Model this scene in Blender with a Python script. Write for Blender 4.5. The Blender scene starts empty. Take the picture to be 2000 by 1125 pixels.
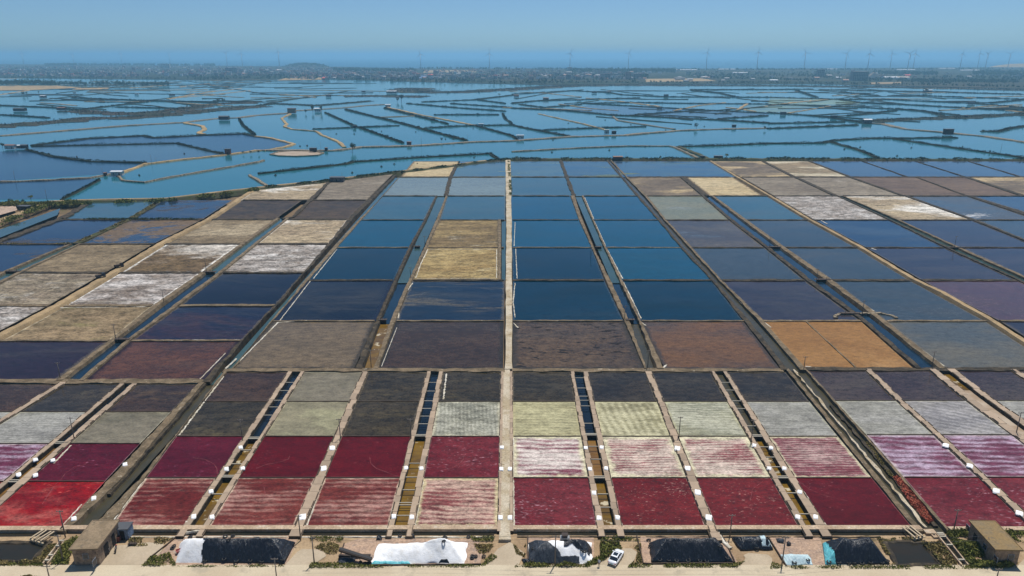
import bpy, bmesh, math, random
from mathutils import Vector, Matrix, noise as mnoise
random.seed(7)
R = math.radians
scene = bpy.context.scene
C = scene.collection

# ------------------------------------------------------------------ camera, sky, sun, exposure
CAM_H, FPX, CX, CY, HORIZON = 90.0, 1400.0, 1000.0, 562.5, 109.0
PITCH = math.atan((CY - HORIZON) / FPX)
cam = bpy.data.cameras.new('camera')
cam.sensor_width = 36.0
cam.lens = FPX / 2000.0 * 36.0
cam.clip_start, cam.clip_end = 1.0, 200000.0
camera = bpy.data.objects.new('camera', cam)
C.objects.link(camera)
camera.location = (0, 0, CAM_H)
camera.rotation_euler = (math.pi / 2 - PITCH, 0, 0)
scene.camera = camera

SUN_EL, SUN_AZ = R(68), R(24)          # azimuth clockwise from +Y (the view direction)
world = bpy.data.worlds.new('World')
scene.world = world
world.use_nodes = True
wn = world.node_tree
wn.nodes.clear()
sky = wn.nodes.new('ShaderNodeTexSky')
sky.sky_type = 'NISHITA'
sky.sun_disc = False
sky.sun_elevation = SUN_EL
sky.sun_rotation = SUN_AZ
sky.altitude = 0
sky.air_density = 0.6
sky.dust_density = 0.55
sky.ozone_density = 4.0
bg = wn.nodes.new('ShaderNodeBackground')
bg.inputs['Strength'].default_value = 0.09
wo = wn.nodes.new('ShaderNodeOutputWorld')
tint = wn.nodes.new('ShaderNodeMix'); tint.data_type = 'RGBA'; tint.blend_type = 'MULTIPLY'
tint.inputs[0].default_value = 1.0
tint.inputs[7].default_value = (0.76, 0.97, 1.08, 1)
wn.links.new(sky.outputs[0], tint.inputs[6])
wn.links.new(tint.outputs[2], bg.inputs[0])
wn.links.new(bg.outputs[0], wo.inputs[0])

sun_data = bpy.data.lights.new('sun', 'SUN')
sun_data.energy = 4.4
sun_data.angle = R(0.53)
sun_data.color = (1.0, 0.955, 0.89)
sun = bpy.data.objects.new('sun', sun_data)
C.objects.link(sun)
sdir = Vector((math.sin(SUN_AZ) * math.cos(SUN_EL), math.cos(SUN_AZ) * math.cos(SUN_EL), math.sin(SUN_EL)))
sun.rotation_euler = sdir.to_track_quat('Z', 'Y').to_euler()
sun.location = sdir * 300

scene.view_settings.view_transform = 'Standard'
scene.view_settings.look = 'None'
scene.view_settings.gamma = 1.0
scene.view_settings.exposure = 0.0
scene.view_settings.use_curve_mapping = False
scene.cycles.use_denoising = True
scene.cycles.max_bounces = 6
scene.cycles.volume_bounces = 1

HAZE_DENSITY = 0.000125

# ------------------------------------------------------------------ helpers
ct, st = math.cos(PITCH), math.sin(PITCH)
def G(px, py, z=0.0):
    """the point of the level plane at height z seen at photo pixel (px, py)"""
    dx = px - CX; v = CY - py
    dy = ct * FPX + st * v
    dz = -st * FPX + ct * v
    t = (z - CAM_H) / dz
    return Vector((dx * t, dy * t, z))
def height_at(base, py):
    """height of the point above `base` that shows at photo row py"""
    v = CY - py
    k = (-st * FPX + ct * v) / (ct * FPX + st * v)
    return CAM_H + base.y * k
def S(r, g, b):
    def f(c):
        c /= 255.0
        return c / 12.92 if c <= 0.04045 else ((c + 0.055) / 1.055) ** 2.4
    return (f(r), f(g), f(b), 1.0)
def line(*pts):
    pts = sorted(pts, key=lambda p: p[1])
    def f(y):
        if len(pts) == 1: return pts[0][0]
        i = 0
        while i < len(pts) - 2 and y > pts[i + 1][1]: i += 1
        (x0, y0), (x1, y1) = pts[i], pts[i + 1]
        return x0 + (x1 - x0) * (y - y0) / (y1 - y0)
    return f
def N3(x, y, z=0.0):
    return mnoise.noise(Vector((x, y, z)))

def obj(name, verts, faces, mat, parent=None, smooth=False, loc=None):
    me = bpy.data.meshes.new(name)
    me.from_pydata([tuple(v) for v in verts], [], faces)
    me.update()
    if mat is not None:
        for m in (mat if isinstance(mat, (list, tuple)) else [mat]): me.materials.append(m)
    if smooth: me.polygons.foreach_set('use_smooth', [True] * len(me.polygons))
    o = bpy.data.objects.new(name, me)
    C.objects.link(o)
    if loc is not None: o.location = loc
    if parent is not None: o.parent = parent
    return o
def tag(o, label=None, cat=None, group=None, kind=None):
    if label: o['label'] = label
    if cat: o['category'] = cat
    if group: o['group'] = group
    if kind: o['kind'] = kind
    return o
def thing(name, label, cat, loc=(0, 0, 0), rz=0.0, group=None):
    o = bpy.data.objects.new(name, None)
    o.empty_display_size = 0.5
    C.objects.link(o)
    o.location = loc
    o.rotation_euler = (0, 0, rz)
    return tag(o, label, cat, group)
def copy_tree(o, parent=None):
    c = o.copy(); C.objects.link(c); c.parent = parent
    for ch in list(o.children): copy_tree(ch, c)
    return c

class MB:
    """collects boxes, bars, lathes into one mesh"""
    def __init__(s): s.v = []; s.f = []; s.mi = []
    def add(s, vs, fs, m=0):
        b = len(s.v); s.v += [Vector(v) for v in vs]
        s.f += [tuple(b + i for i in f) for f in fs]; s.mi += [m] * len(fs)
    def box(s, x0, x1, y0, y1, z0, z1, m=0, rot=0.0, c=(0, 0)):
        vs = [(x, y, z) for z in (z0, z1) for (x, y) in ((x0, y0), (x1, y0), (x1, y1), (x0, y1))]
        if rot:
            cs, sn = math.cos(rot), math.sin(rot)
            vs = [(c[0] + (x - c[0]) * cs - (y - c[1]) * sn, c[1] + (x - c[0]) * sn + (y - c[1]) * cs, z) for x, y, z in vs]
        s.add(vs, [(3, 2, 1, 0), (4, 5, 6, 7), (0, 1, 5, 4), (1, 2, 6, 5), (2, 3, 7, 6), (3, 0, 4, 7)], m)
    def tube(s, p, q, r0, r1=None, n=8, m=0, caps=True):
        p, q = Vector(p), Vector(q); r1 = r0 if r1 is None else r1
        d = (q - p).normalized()
        a = d.orthogonal().normalized(); b = d.cross(a)
        vs = []
        for c, r in ((p, r0), (q, r1)):
            for i in range(n):
                t = 2 * math.pi * i / n
                vs.append(c + (a * math.cos(t) + b * math.sin(t)) * r)
        fs = [(i, (i + 1) % n, n + (i + 1) % n, n + i) for i in range(n)]
        if caps: fs += [tuple(range(n - 1, -1, -1)), tuple(range(n, 2 * n))]
        s.add(vs, fs, m)
    def path(s, pts, r, n=6, m=0):
        for a, b in zip(pts, pts[1:]): s.tube(a, b, r, r, n, m, caps=False)
    def lathe(s, prof, n=16, axis='z', c=(0, 0, 0), m=0, closed=False):
        vs = []
        for r, h in prof:
            for i in range(n):
                t = 2 * math.pi * i / n
                p = (r * math.cos(t), r * math.sin(t), h)
                if axis == 'y': p = (p[0], p[2], p[1])
                elif axis == 'x': p = (p[2], p[0], p[1])
                vs.append((p[0] + c[0], p[1] + c[1], p[2] + c[2]))
        k = len(prof); fs = []
        for j in range(k if closed else k - 1):
            for i in range(n):
                j2 = (j + 1) % k
                fs.append((j * n + i, j * n + (i + 1) % n, j2 * n + (i + 1) % n, j2 * n + i))
        s.add(vs, fs, m)
    def build(s, name, mat, parent=None, smooth=False, loc=None):
        o = obj(name, s.v, s.f, mat, parent, smooth, loc)
        if any(s.mi): o.data.polygons.foreach_set('material_index', s.mi)
        return o

# ------------------------------------------------------------------ materials
class NT:
    def __init__(s, name):
        s.m = bpy.data.materials.new(name); s.m.use_nodes = True
        s.t = s.m.node_tree; s.t.nodes.clear()
        s.out = s.n('ShaderNodeOutputMaterial')
        s.bsdf = s.n('ShaderNodeBsdfPrincipled')
        s.t.links.new(s.bsdf.outputs[0], s.out.inputs[0])
    def n(s, k): return s.t.nodes.new(k)
    def put(s, sock, v):
        if isinstance(v, bpy.types.NodeSocket): s.t.links.new(v, sock)
        else: sock.default_value = v
    def set(s, **kw):
        for k, v in kw.items(): s.put(s.bsdf.inputs[k.replace('_', ' ')], v)
    def math(s, op, a, b=0.0, clamp=False):
        n = s.n('ShaderNodeMath'); n.operation = op; n.use_clamp = clamp
        s.put(n.inputs[0], a); s.put(n.inputs[1], b); return n.outputs[0]
    def mix(s, f, a, b):
        n = s.n('ShaderNodeMix'); n.data_type = 'RGBA'
        s.put(n.inputs[0], f); s.put(n.inputs[6], a); s.put(n.inputs[7], b); return n.outputs[2]
    def mixf(s, f, a, b):
        n = s.n('ShaderNodeMix'); n.data_type = 'FLOAT'
        s.put(n.inputs[0], f); s.put(n.inputs[2], a); s.put(n.inputs[3], b); return n.outputs[0]
    def step(s, v, lo, hi):
        n = s.n('ShaderNodeMapRange'); n.interpolation_type = 'SMOOTHSTEP'
        s.put(n.inputs[0], v); n.inputs[1].default_value = lo; n.inputs[2].default_value = hi; return n.outputs[0]
    def pos(s, local=False):
        """world position shifted by a random amount for each object (or the object's own coordinates)"""
        oi = s.n('ShaderNodeObjectInfo')
        if local:
            tc = s.n('ShaderNodeTexCoord'); src = tc.outputs['Object']
        else:
            ge = s.n('ShaderNodeNewGeometry'); src = ge.outputs['Position']
        r = s.math('MULTIPLY', oi.outputs['Random'], 731.0)
        n = s.n('ShaderNodeVectorMath'); n.operation = 'ADD'
        cx = s.n('ShaderNodeCombineXYZ'); s.put(cx.inputs[0], r); s.put(cx.inputs[1], r); s.put(cx.inputs[2], r)
        s.put(n.inputs[0], src); s.put(n.inputs[1], cx.outputs[0])
        s.rnd = oi.outputs['Random']
        return n.outputs[0]
    def scale(s, v, sc, rot=0.0):
        n = s.n('ShaderNodeMapping'); s.put(n.inputs[0], v)
        n.inputs['Scale'].default_value = sc; n.inputs['Rotation'].default_value = (0, 0, rot); return n.outputs[0]
    def noise(s, v, sc=1.0, det=3.0, rough=0.55, dist=0.0):
        n = s.n('ShaderNodeTexNoise'); s.put(n.inputs['Vector'], v)
        n.inputs['Scale'].default_value = sc; n.inputs['Detail'].default_value = det
        n.inputs['Roughness'].default_value = rough; n.inputs['Distortion'].default_value = dist
        return n.outputs[0]
    def bump(s, h, strength=0.3, dist=0.1):
        n = s.n('ShaderNodeBump'); n.inputs['Strength'].default_value = strength; n.inputs['Distance'].default_value = dist
        s.put(n.inputs['Height'], h); s.put(s.bsdf.inputs['Normal'], n.outputs[0])

def mat_earth(name, a, b, c=None, sc=0.25, rough=0.9, bump=0.5, fine=2.5, cthr=(0.55, 0.68), local=False, spec=0.2, grit=1.4):
    m = NT(name); p = m.pos(local)
    n1 = m.noise(p, sc, 4, 0.6)
    col = m.mix(m.step(n1, 0.36, 0.64), a, b)
    n2 = m.noise(p, fine, 3, 0.6)
    if c is not None:
        n3 = m.noise(p, sc * 2.3, 4, 0.65)
        col = m.mix(m.step(n3, *cthr), col, c)
    dk = m.math('MULTIPLY_ADD', n2, grit); m.t.nodes[-1].inputs[2].default_value = 1 - grit / 2
    hs = m.n('ShaderNodeHueSaturation'); m.put(hs.inputs['Value'], dk); m.put(hs.inputs['Color'], col)
    m.set(Base_Color=hs.outputs[0], Roughness=rough, Specular_IOR_Level=spec)
    if bump: m.bump(n2, bump, 0.12)
    return m.m

def mat_flat(name, col, rough=0.6, var=0.25, sc=1.2, metal=0.0, spec=0.5, byobj=0.0, bump=0.0):
    m = NT(name); p = m.pos(True)
    n = m.noise(p, sc, 4, 0.6)
    v = m.math('MULTIPLY_ADD', n, var * 2); m.t.nodes[-1].inputs[2].default_value = 1 - var
    if byobj:
        w = m.math('MULTIPLY_ADD', m.rnd, byobj); m.t.nodes[-1].inputs[2].default_value = 1 - byobj / 2
        v = m.math('MULTIPLY', v, w)
    hs = m.n('ShaderNodeHueSaturation'); m.put(hs.inputs['Value'], v); hs.inputs['Color'].default_value = col
    m.set(Base_Color=hs.outputs[0], Roughness=rough, Metallic=metal, Specular_IOR_Level=spec)
    if bump: m.bump(n, bump, 0.05)
    return m.m

PANS = {}
def mat_pan(name, a, b, sc=0.05, asp=2.2, thr=(0.38, 0.62), wet=0.95, patch=None, stripes=None, specks=None,
            edge=None, grain=0.25, rot=0.0, fine=1.6):
    """a pan floor: two tones of brine or mud, patches, raked stripes, crystals, a crust along the edges"""
    kk = 1.0 - 0.30 * wet
    if name.startswith(('maroon', 'purple', 'scarlet')): kk *= 0.80
    elif 'stripe' in name or name == 'rosefine': kk *= 0.74
    elif wet <= 0.5 and not name.startswith('khaki'): kk *= 0.78
    if edge is None: edge = (S(112, 102, 86), 0.03, 0.5)
    dim = lambda c: (c[0] * 0.76, c[1] * 0.76, c[2] * 0.76, 1)
    if patch: patch = (dim(patch[0]),) + tuple(patch[1:])
    if stripes: stripes = (dim(stripes[0]),) + tuple(stripes[1:])
    if specks: specks = (dim(specks[0]),) + tuple(specks[1:])
    if edge: edge = (dim(edge[0]),) + tuple(edge[1:])
    a, b = ((c[0] * kk, c[1] * kk, c[2] * kk, 1) for c in (a, b))
    m = NT('pan_' + name); p = m.pos()
    uv = m.n('ShaderNodeUVMap'); sx = m.n('ShaderNodeSeparateXYZ'); m.put(sx.inputs[0], uv.outputs[0])
    u, v = sx.outputs[0], sx.outputs[1]
    q = m.scale(p, (1 / asp, 1, 1), rot)
    n1 = m.noise(q, sc, 7, 0.68, 0.5)
    col = m.mix(m.step(n1, *thr), a, b)
    if wet > 0.88:
        mo = m.noise(m.scale(p, (0.35, 1, 1)), 0.055, 6, 0.7, 0.6)
        col = m.mix(m.math('MULTIPLY', m.step(mo, 0.42, 0.8), 0.12 if name in ('deep', 'blue') else 0.4), col, S(84, 78, 66))
    w = wet
    if patch:       # (colour, scale, lo, hi, dryness, aspect)
        pc, ps, lo, hi, dry, pa = patch
        pn = m.noise(m.scale(p, (1 / pa, 1, 1)), ps, 7, 0.7, 0.5)
        mk = m.step(pn, lo, hi)
        col = m.mix(mk, col, pc); w = m.mixf(mk, w, wet * (1 - dry))
    if stripes:     # (colour, spacing, direction, lo, hi, warp, amount)
        scol, sp, ang, lo, hi, warp, amt = stripes
        rp = m.scale(p, (1, 1, 1), ang)
        s3 = m.n('ShaderNodeSeparateXYZ'); m.put(s3.inputs[0], rp)
        wn1 = m.noise(m.scale(p, (0.45, 1, 1), ang), 0.28, 3, 0.55)
        ph = m.math('MULTIPLY', m.math('ADD', s3.outputs[1], m.math('MULTIPLY', wn1, warp)), 2 * math.pi / sp)
        wv = m.math('MULTIPLY_ADD', m.math('SINE', ph), 0.5); m.t.nodes[-1].inputs[2].default_value = 0.5
        big = m.noise(m.scale(p, (0.5, 1, 1)), 0.13, 3)
        wv = m.math('MULTIPLY', wv, m.math('MULTIPLY', big, 0.46))
        wv = m.math('ADD', wv, m.math('MULTIPLY', m.noise(m.scale(p, (0.3, 1.0, 1), ang), 1.2, 6, 0.85), 0.85))
        wv = m.math('ADD', wv, m.math('MULTIPLY', m.math('SUBTRACT', big, 0.5), 1.0))
        wv = m.math('ADD', wv, m.math('MULTIPLY', m.math('SUBTRACT', m.noise(p, 4.0, 2, 0.6), 0.5), 0.3))
        mk = m.math('MULTIPLY', m.step(wv, lo, hi), amt)
        col = m.mix(mk, col, scol); w = m.mixf(mk, w, wet * 0.25)
    if specks:      # (colour, scale, lo, hi, aspect)
        kc, ks, lo, hi, ka = specks
        kn = m.noise(m.scale(p, (1 / ka, 1, 1), 0.15), ks, 2, 0.5, 0.6)
        big = m.math('MULTIPLY', m.math('SUBTRACT', m.noise(p, 0.11, 3), 0.5), 0.35)
        mk = m.step(m.math('ADD', kn, big), lo, hi)
        col = m.mix(mk, col, kc); w = m.mixf(mk, w, wet * 0.3)
    if edge:        # (colour, width as share of the pan, strength)
        ec, ew, es = edge
        d = m.math('MINIMUM', m.math('MINIMUM', u, m.math('SUBTRACT', 1.0, u)), m.math('MINIMUM', v, m.math('SUBTRACT', 1.0, v)))
        d = m.math('ADD', d, m.math('MULTIPLY', m.math('SUBTRACT', m.noise(p, 0.35, 4, 0.65), 0.5), ew * 2.2))
        mk = m.math('MULTIPLY', m.step(d, ew, ew * 0.3), es)
        col = m.mix(mk, col, ec); w = m.mixf(mk, w, wet * 0.4)
    gn = m.math('ADD', m.math('MULTIPLY', m.noise(m.scale(p, (0.55, 1, 1)), fine * 0.4, 4, 0.7), 0.5), m.math('MULTIPLY', m.noise(m.scale(p, (0.5, 1, 1)), fine * 2.0, 3, 0.7), 0.5))
    gv = m.math('MULTIPLY_ADD', gn, grain * 17.0); m.t.nodes[-1].inputs[2].default_value = 1 - grain * 8.5
    gv = m.math('MINIMUM', m.math('MAXIMUM', gv, 0.4), 1.75)
    hs = m.n('ShaderNodeHueSaturation'); m.put(hs.inputs['Value'], gv); m.put(hs.inputs['Color'], col)
    m.set(Base_Color=hs.outputs[0], IOR=1.33)
    m.put(m.bsdf.inputs['Roughness'], m.mixf(w, 0.85, 0.06))
    m.put(m.bsdf.inputs['Specular IOR Level'], m.mixf(w, 0.1, 0.4))
    PANS[name] = m.m
    return m.m

def mat_water(name, deep, alt, sc=0.01, rough=0.08, rip=0.0, third=None):
    m = NT(name); p = m.pos()
    n1 = m.noise(m.scale(p, (0.5, 1, 1)), sc, 4, 0.6)
    col = m.mix(m.step(n1, 0.35, 0.65), deep, alt)
    if third: col = m.mix(m.step(m.noise(p, third[1], 3), third[2], third[3]), col, third[0])
    m.set(Base_Color=col, Roughness=rough, IOR=1.33)
    if rip: m.bump(m.noise(m.scale(p, (0.6, 1, 1)), 0.9, 3, 0.6), rip, 0.05)
    return m.m

M = {}
M['ground'] = mat_earth('bare_ground', S(120, 100, 76), S(95, 80, 62), S(80, 84, 50), 0.02)
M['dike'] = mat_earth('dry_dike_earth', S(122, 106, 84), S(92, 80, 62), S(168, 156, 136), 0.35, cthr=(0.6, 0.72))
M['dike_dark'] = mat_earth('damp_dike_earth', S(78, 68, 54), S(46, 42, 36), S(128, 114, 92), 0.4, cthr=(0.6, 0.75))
M['dike_rock'] = mat_earth('stony_dike', S(152, 138, 116), S(70, 64, 54), S(190, 178, 158), 0.9, cthr=(0.58, 0.7))
M['dike_weed'] = mat_earth('weedy_bank', S(64, 70, 40), S(72, 66, 48), S(44, 58, 30), 0.2)
M['dike_far'] = mat_earth('overgrown_pond_bank', S(30, 40, 26), S(48, 50, 36), S(20, 30, 18), 0.06, fine=0.6)
M['dike_tan'] = mat_earth('sandy_pond_bank', S(178, 150, 104), S(140, 120, 88), S(96, 92, 62), 0.08, fine=0.8)
M['marsh'] = mat_earth('marsh_grass', S(50, 54, 38), S(66, 56, 46), S(40, 48, 32), 0.02, fine=0.3)
M['track'] = mat_earth('sandy_track', S(166, 142, 106), S(140, 120, 90), S(164, 118, 82), 0.12, cthr=(0.64, 0.76))
M['track_grey'] = mat_earth('worn_track', S(188, 176, 154), S(164, 148, 120), S(134, 116, 86), 0.18, cthr=(0.58, 0.7))
M['yard'] = mat_earth('trodden_yard', S(172, 148, 116), S(146, 122, 94), S(104, 90, 62), 0.1, cthr=(0.6, 0.74), grit=0.9)
M['pad'] = mat_earth('concrete_apron', S(180, 164, 140), S(168, 152, 128), S(152, 144, 134), 0.15, bump=0.05, cthr=(0.62, 0.74), grit=0.4)
M['brickpad'] = mat_earth('brick_pad', S(176, 148, 124), S(158, 134, 116), S(140, 124, 112), 0.4)
M['road'] = mat_earth('pale_concrete_road', S(196, 182, 156), S(184, 168, 142), S(170, 158, 136), 0.08, bump=0.05, grit=0.35)
M['slab'] = mat_flat('walkway_slab', S(158, 138, 116), 0.85, 0.22, 0.8, byobj=0.35, bump=0.3)
M['ledge'] = mat_earth('front_ledge_concrete', S(182, 160, 134), S(160, 138, 114), S(190, 176, 156), 0.3)
M['board'] = mat_flat('weathered_board', S(70, 56, 44), 0.85, 0.35, 1.0, byobj=0.3)
M['beam'] = mat_flat('concrete_beam', S(176, 168, 150), 0.8, 0.2, 1.0, byobj=0.2)
M['wood'] = mat_flat('dark_timber', S(62, 50, 42), 0.8, 0.3, 1.5)
M['plank'] = mat_flat('pale_plank', S(178, 160, 132), 0.8, 0.25, 1.5)
M['pole'] = mat_flat('pole_concrete', S(112, 104, 96), 0.8, 0.15, 1.0)
M['metal'] = mat_flat('galvanised_metal', S(130, 132, 134), 0.45, 0.1, 2.0, metal=0.6)
M['wire'] = mat_flat('power_wire', S(70, 70, 72), 0.5, 0.05)
M['ins'] = mat_flat('insulator_ceramic', S(150, 140, 132), 0.3, 0.05)
def mat_salt():
    m = NT('piled_salt'); p = m.pos(True)
    n = m.noise(p, 0.8, 5, 0.65); n2 = m.noise(p, 5.0, 3, 0.6)
    col = m.mix(m.step(n, 0.45, 0.75), S(250, 250, 249), S(236, 233, 226))
    m.set(Base_Color=col, Roughness=0.75, Specular_IOR_Level=0.3); m.bump(m.math('ADD', n, m.math('MULTIPLY', n2, 0.3)), 0.5, 0.25)
    return m.m
M['salt'] = mat_salt()
M['trail'] = mat_earth('pale_trail', S(140, 88, 88), S(116, 56, 60), None, 0.8)
M['crust'] = mat_earth('salt_crust', S(206, 200, 186), S(176, 166, 144), S(138, 124, 100), 0.4, cthr=(0.58, 0.72), fine=1.5)
def mat_tarp(name, a, b, rough):
    m = NT(name); p = m.pos(True)
    n = m.noise(m.scale(p, (2.2, 0.5, 1)), 0.7, 5, 0.65); n2 = m.noise(p, 2.2, 4, 0.6)
    col = m.mix(m.step(n2, 0.5, 0.8), a, b)
    m.set(Base_Color=col, Roughness=m.mixf(n2, rough, rough + 0.2), Specular_IOR_Level=0.5); m.bump(n, 0.8, 0.5)
    return m.m
M['tarp'] = mat_tarp('black_plastic_sheet', S(22, 26, 34), S(58, 64, 74), 0.24)
M['tarp_grey'] = mat_tarp('grey_plastic_sheet', S(48, 54, 62), S(78, 84, 92), 0.4)
M['tarp_cyan'] = mat_tarp('turquoise_plastic_sheet', S(96, 190, 200), S(150, 215, 215), 0.4)
M['tarp_pale'] = mat_tarp('pale_plastic_sheet', S(196, 220, 224), S(228, 238, 236), 0.4)
M['tyre'] = mat_flat('tyre_rubber', S(26, 26, 28), 0.7, 0.2, 3.0)
M['roof'] = mat_earth('flat_concrete_roof', S(142, 124, 100), S(124, 108, 86), S(106, 96, 80), 0.5, bump=0.1, local=True, grit=0.8)
M['roof_tan'] = mat_earth('ochre_concrete_roof', S(126, 110, 84), S(136, 114, 78), S(112, 100, 78), 0.4, bump=0.1, local=True, grit=0.8)
M['wall'] = mat_earth('stained_render_wall', S(150, 132, 112), S(128, 110, 94), S(96, 84, 74), 1.0, local=True)
M['wall_blue'] = mat_earth('blue_grey_wall', S(128, 146, 168), S(108, 122, 140), S(86, 96, 110), 1.0, local=True)
M['dark'] = mat_flat('dark_opening', S(22, 20, 22), 0.8, 0.1)
M['glass'] = mat_flat('window_glass', S(36, 44, 54), 0.1, 0.05)
M['frame'] = mat_flat('window_frame', S(120, 128, 138), 0.5, 0.1)
M['red'] = mat_flat('faded_red_paint', S(170, 60, 56), 0.6, 0.2)
M['brick_red'] = mat_earth('red_brick_wall', S(128, 78, 66), S(108, 66, 58), S(90, 60, 54), 1.0, local=True)
M['hut_grey'] = mat_earth('grey_block_wall', S(112, 112, 110), S(84, 84, 84), S(70, 70, 72), 0.8, local=True)
M['hut_dark'] = mat_earth('dark_shed_wall', S(62, 56, 52), S(46, 42, 42), S(84, 78, 72), 0.8, local=True)
M['hut_white'] = mat_earth('white_shed_wall', S(196, 196, 192), S(176, 176, 172), S(120, 120, 118), 0.5, local=True)
M['sheet'] = mat_flat('pale_roof_sheet', S(206, 210, 214), 0.5, 0.12, 0.4)
M['sheet_dk'] = mat_flat('dark_roof_sheet', S(74, 76, 80), 0.6, 0.2, 0.4)
M['sheet_rust'] = mat_flat('rusty_roof_sheet', S(122, 84, 66), 0.7, 0.25, 0.4)
M['leaf'] = mat_earth('leaf_green', S(98, 104, 46), S(126, 124, 62), S(72, 84, 38), 0.9, bump=0, fine=3)
M['leaf_dark'] = mat_earth('dark_leaf', S(44, 62, 36), S(62, 78, 42), S(36, 52, 32), 0.3, bump=0, fine=1)
M['scrub'] = mat_earth('salt_marsh_scrub', S(30, 44, 28), S(40, 54, 32), S(22, 34, 22), 0.3, bump=0, fine=1)
M['leaf_dry'] = mat_earth('dry_leaf', S(142, 126, 80), S(112, 104, 58), S(160, 140, 100), 0.9, bump=0, fine=3)
M['saltwort'] = mat_earth('red_saltwort', S(196, 112, 88), S(168, 96, 76), S(140, 92, 66), 0.6, bump=0, fine=3)
M['bark'] = mat_flat('bark', S(72, 60, 48), 0.9, 0.3, 2.0)
M['lagoon'] = mat_water('lagoon_water', S(34, 98, 110), S(46, 104, 112), 0.004, 0.12)
M['pond_blue'] = mat_water('blue_pond_water', S(18, 52, 76), S(26, 60, 80), 0.01, 0.18)
M['pond_slate'] = mat_water('slate_pond_water', S(50, 80, 98), S(58, 88, 104), 0.01, 0.2)
M['pond_teal'] = mat_water('teal_pond_water', S(30, 96, 116), S(36, 104, 118), 0.01, 0.07)
M['pond_algae'] = mat_water('algae_pond_water', S(70, 100, 100), S(140, 150, 70), 0.012, 0.2)
M['sea'] = mat_water('sea_water', S(10, 84, 116), S(16, 92, 120), 0.0006, 0.4)
M['ditch_dark'] = mat_water('dark_brine', S(16, 24, 34), S(22, 34, 46), 0.1, 0.05)
M['ditch_teal'] = mat_water('teal_brine', S(52, 74, 74), S(60, 82, 80), 0.05, 0.06)
M['ditch_navy'] = mat_water('navy_brine', S(16, 34, 48), S(22, 44, 60), 0.05, 0.06)
M['ditch_gold'] = mat_water('ochre_brine', S(120, 92, 30), S(92, 70, 34), 0.25, 0.12, third=(S(190, 178, 150), 0.35, 0.6, 0.68))
M['ditch_brown'] = mat_water('brown_brine', S(100, 72, 40), S(128, 96, 50), 0.2, 0.1)
M['ditch_pale'] = mat_water('dried_ditch_bed', S(176, 160, 140), S(150, 128, 104), 0.2, 0.6)
M['drain'] = mat_water('grey_green_drain_water', S(70, 64, 46), S(58, 56, 44), 0.15, 0.25)
M['pond_dark'] = mat_water('dark_pond_water', S(40, 40, 34), S(48, 42, 32), 0.2, 0.06)

# pan looks ---------------------------------------------------------------------------------
cream, wht, pnk = S(214, 206, 176), S(226, 218, 214), S(200, 168, 164)
mat_pan('maroon', S(104, 16, 24), S(90, 12, 18), 0.06, specks=(S(160, 92, 96), 2.8, 0.68, 0.82, 2.0), edge=(S(150, 90, 92), 0.012, 0.6), grain=0.2, wet=0.7)
mat_pan('maroon_speck', S(104, 18, 24), S(118, 28, 32), 0.09, specks=(S(186, 138, 128), 2.6, 0.62, 0.80, 2.0), edge=(S(190, 160, 150), 0.015, 0.7), grain=0.25, wet=0.6)
mat_pan('maroon_milky', S(108, 24, 34), S(122, 44, 50), 0.08, specks=(S(178, 134, 142), 2.2, 0.60, 0.80, 2.5), edge=(S(190, 160, 160), 0.012, 0.6), grain=0.25, wet=0.6)
mat_pan('purple', S(88, 16, 34), S(102, 22, 40), 0.06, specks=(S(150, 92, 116), 2.4, 0.66, 0.82, 2.5), edge=(S(170, 140, 140), 0.012, 0.6), grain=0.2, wet=0.65)
mat_pan('scarlet', S(160, 12, 20), S(128, 18, 26), 0.12, patch=(S(172, 92, 84), 0.14, 0.47, 0.72, 0.4, 2.2), specks=(S(206, 96, 84), 2.4, 0.62, 0.80, 2.5), edge=(S(200, 120, 120), 0.012, 0.5), grain=0.25, wet=0.5)
mat_pan('pinkstripe', S(104, 34, 34), S(120, 54, 48), 0.08, stripes=(S(178, 138, 126), 1.7, 0.0, 0.4, 0.88, 2.2, 0.85), edge=(S(204, 182, 160), 0.03, 0.8), grain=0.28, wet=0.35)
mat_pan('pinkstripe_pale', S(124, 54, 60), S(140, 72, 72), 0.09, stripes=(S(200, 170, 152), 1.5, 0.02, 0.36, 0.82, 2.6, 0.9), edge=(S(204, 190, 150), 0.07, 0.9), grain=0.28, wet=0.3)
mat_pan('whitestripe', S(132, 66, 84), S(142, 78, 90), 0.09, stripes=(S(222, 210, 200), 1.9, 0.03, 0.26, 0.66, 3.0, 0.95), edge=(S(214, 206, 172), 0.09, 0.95), grain=0.25, wet=0.3)
mat_pan('whitestripe_red', S(136, 60, 70), S(150, 84, 86), 0.09, stripes=(S(214, 198, 182), 1.1, -0.02, 0.24, 0.7, 1.6, 0.9), edge=(S(212, 204, 172), 0.10, 0.95), grain=0.28, wet=0.3)
mat_pan('mauvestripe', S(108, 48, 74), S(120, 62, 84), 0.09, stripes=(S(190, 170, 188), 2.2, 0.04, 0.36, 0.8, 3.0, 0.9), edge=(S(196, 182, 180), 0.05, 0.7), grain=0.25, wet=0.35)
mat_pan('rosefine', S(120, 56, 64), S(132, 66, 78), 0.08, stripes=(S(196, 172, 164), 1.0, -0.03, 0.32, 0.78, 1.4, 0.85), edge=(S(206, 196, 164), 0.06, 0.9), grain=0.25, wet=0.3)
mat_pan('cream_h', S(168, 158, 118), S(150, 144, 112), 0.1, stripes=(S(196, 190, 150), 1.4, 0.02, 0.28, 0.78, 2.0, 0.8), edge=(S(190, 182, 142), 0.05, 0.7), grain=0.2, wet=0.25)
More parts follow.
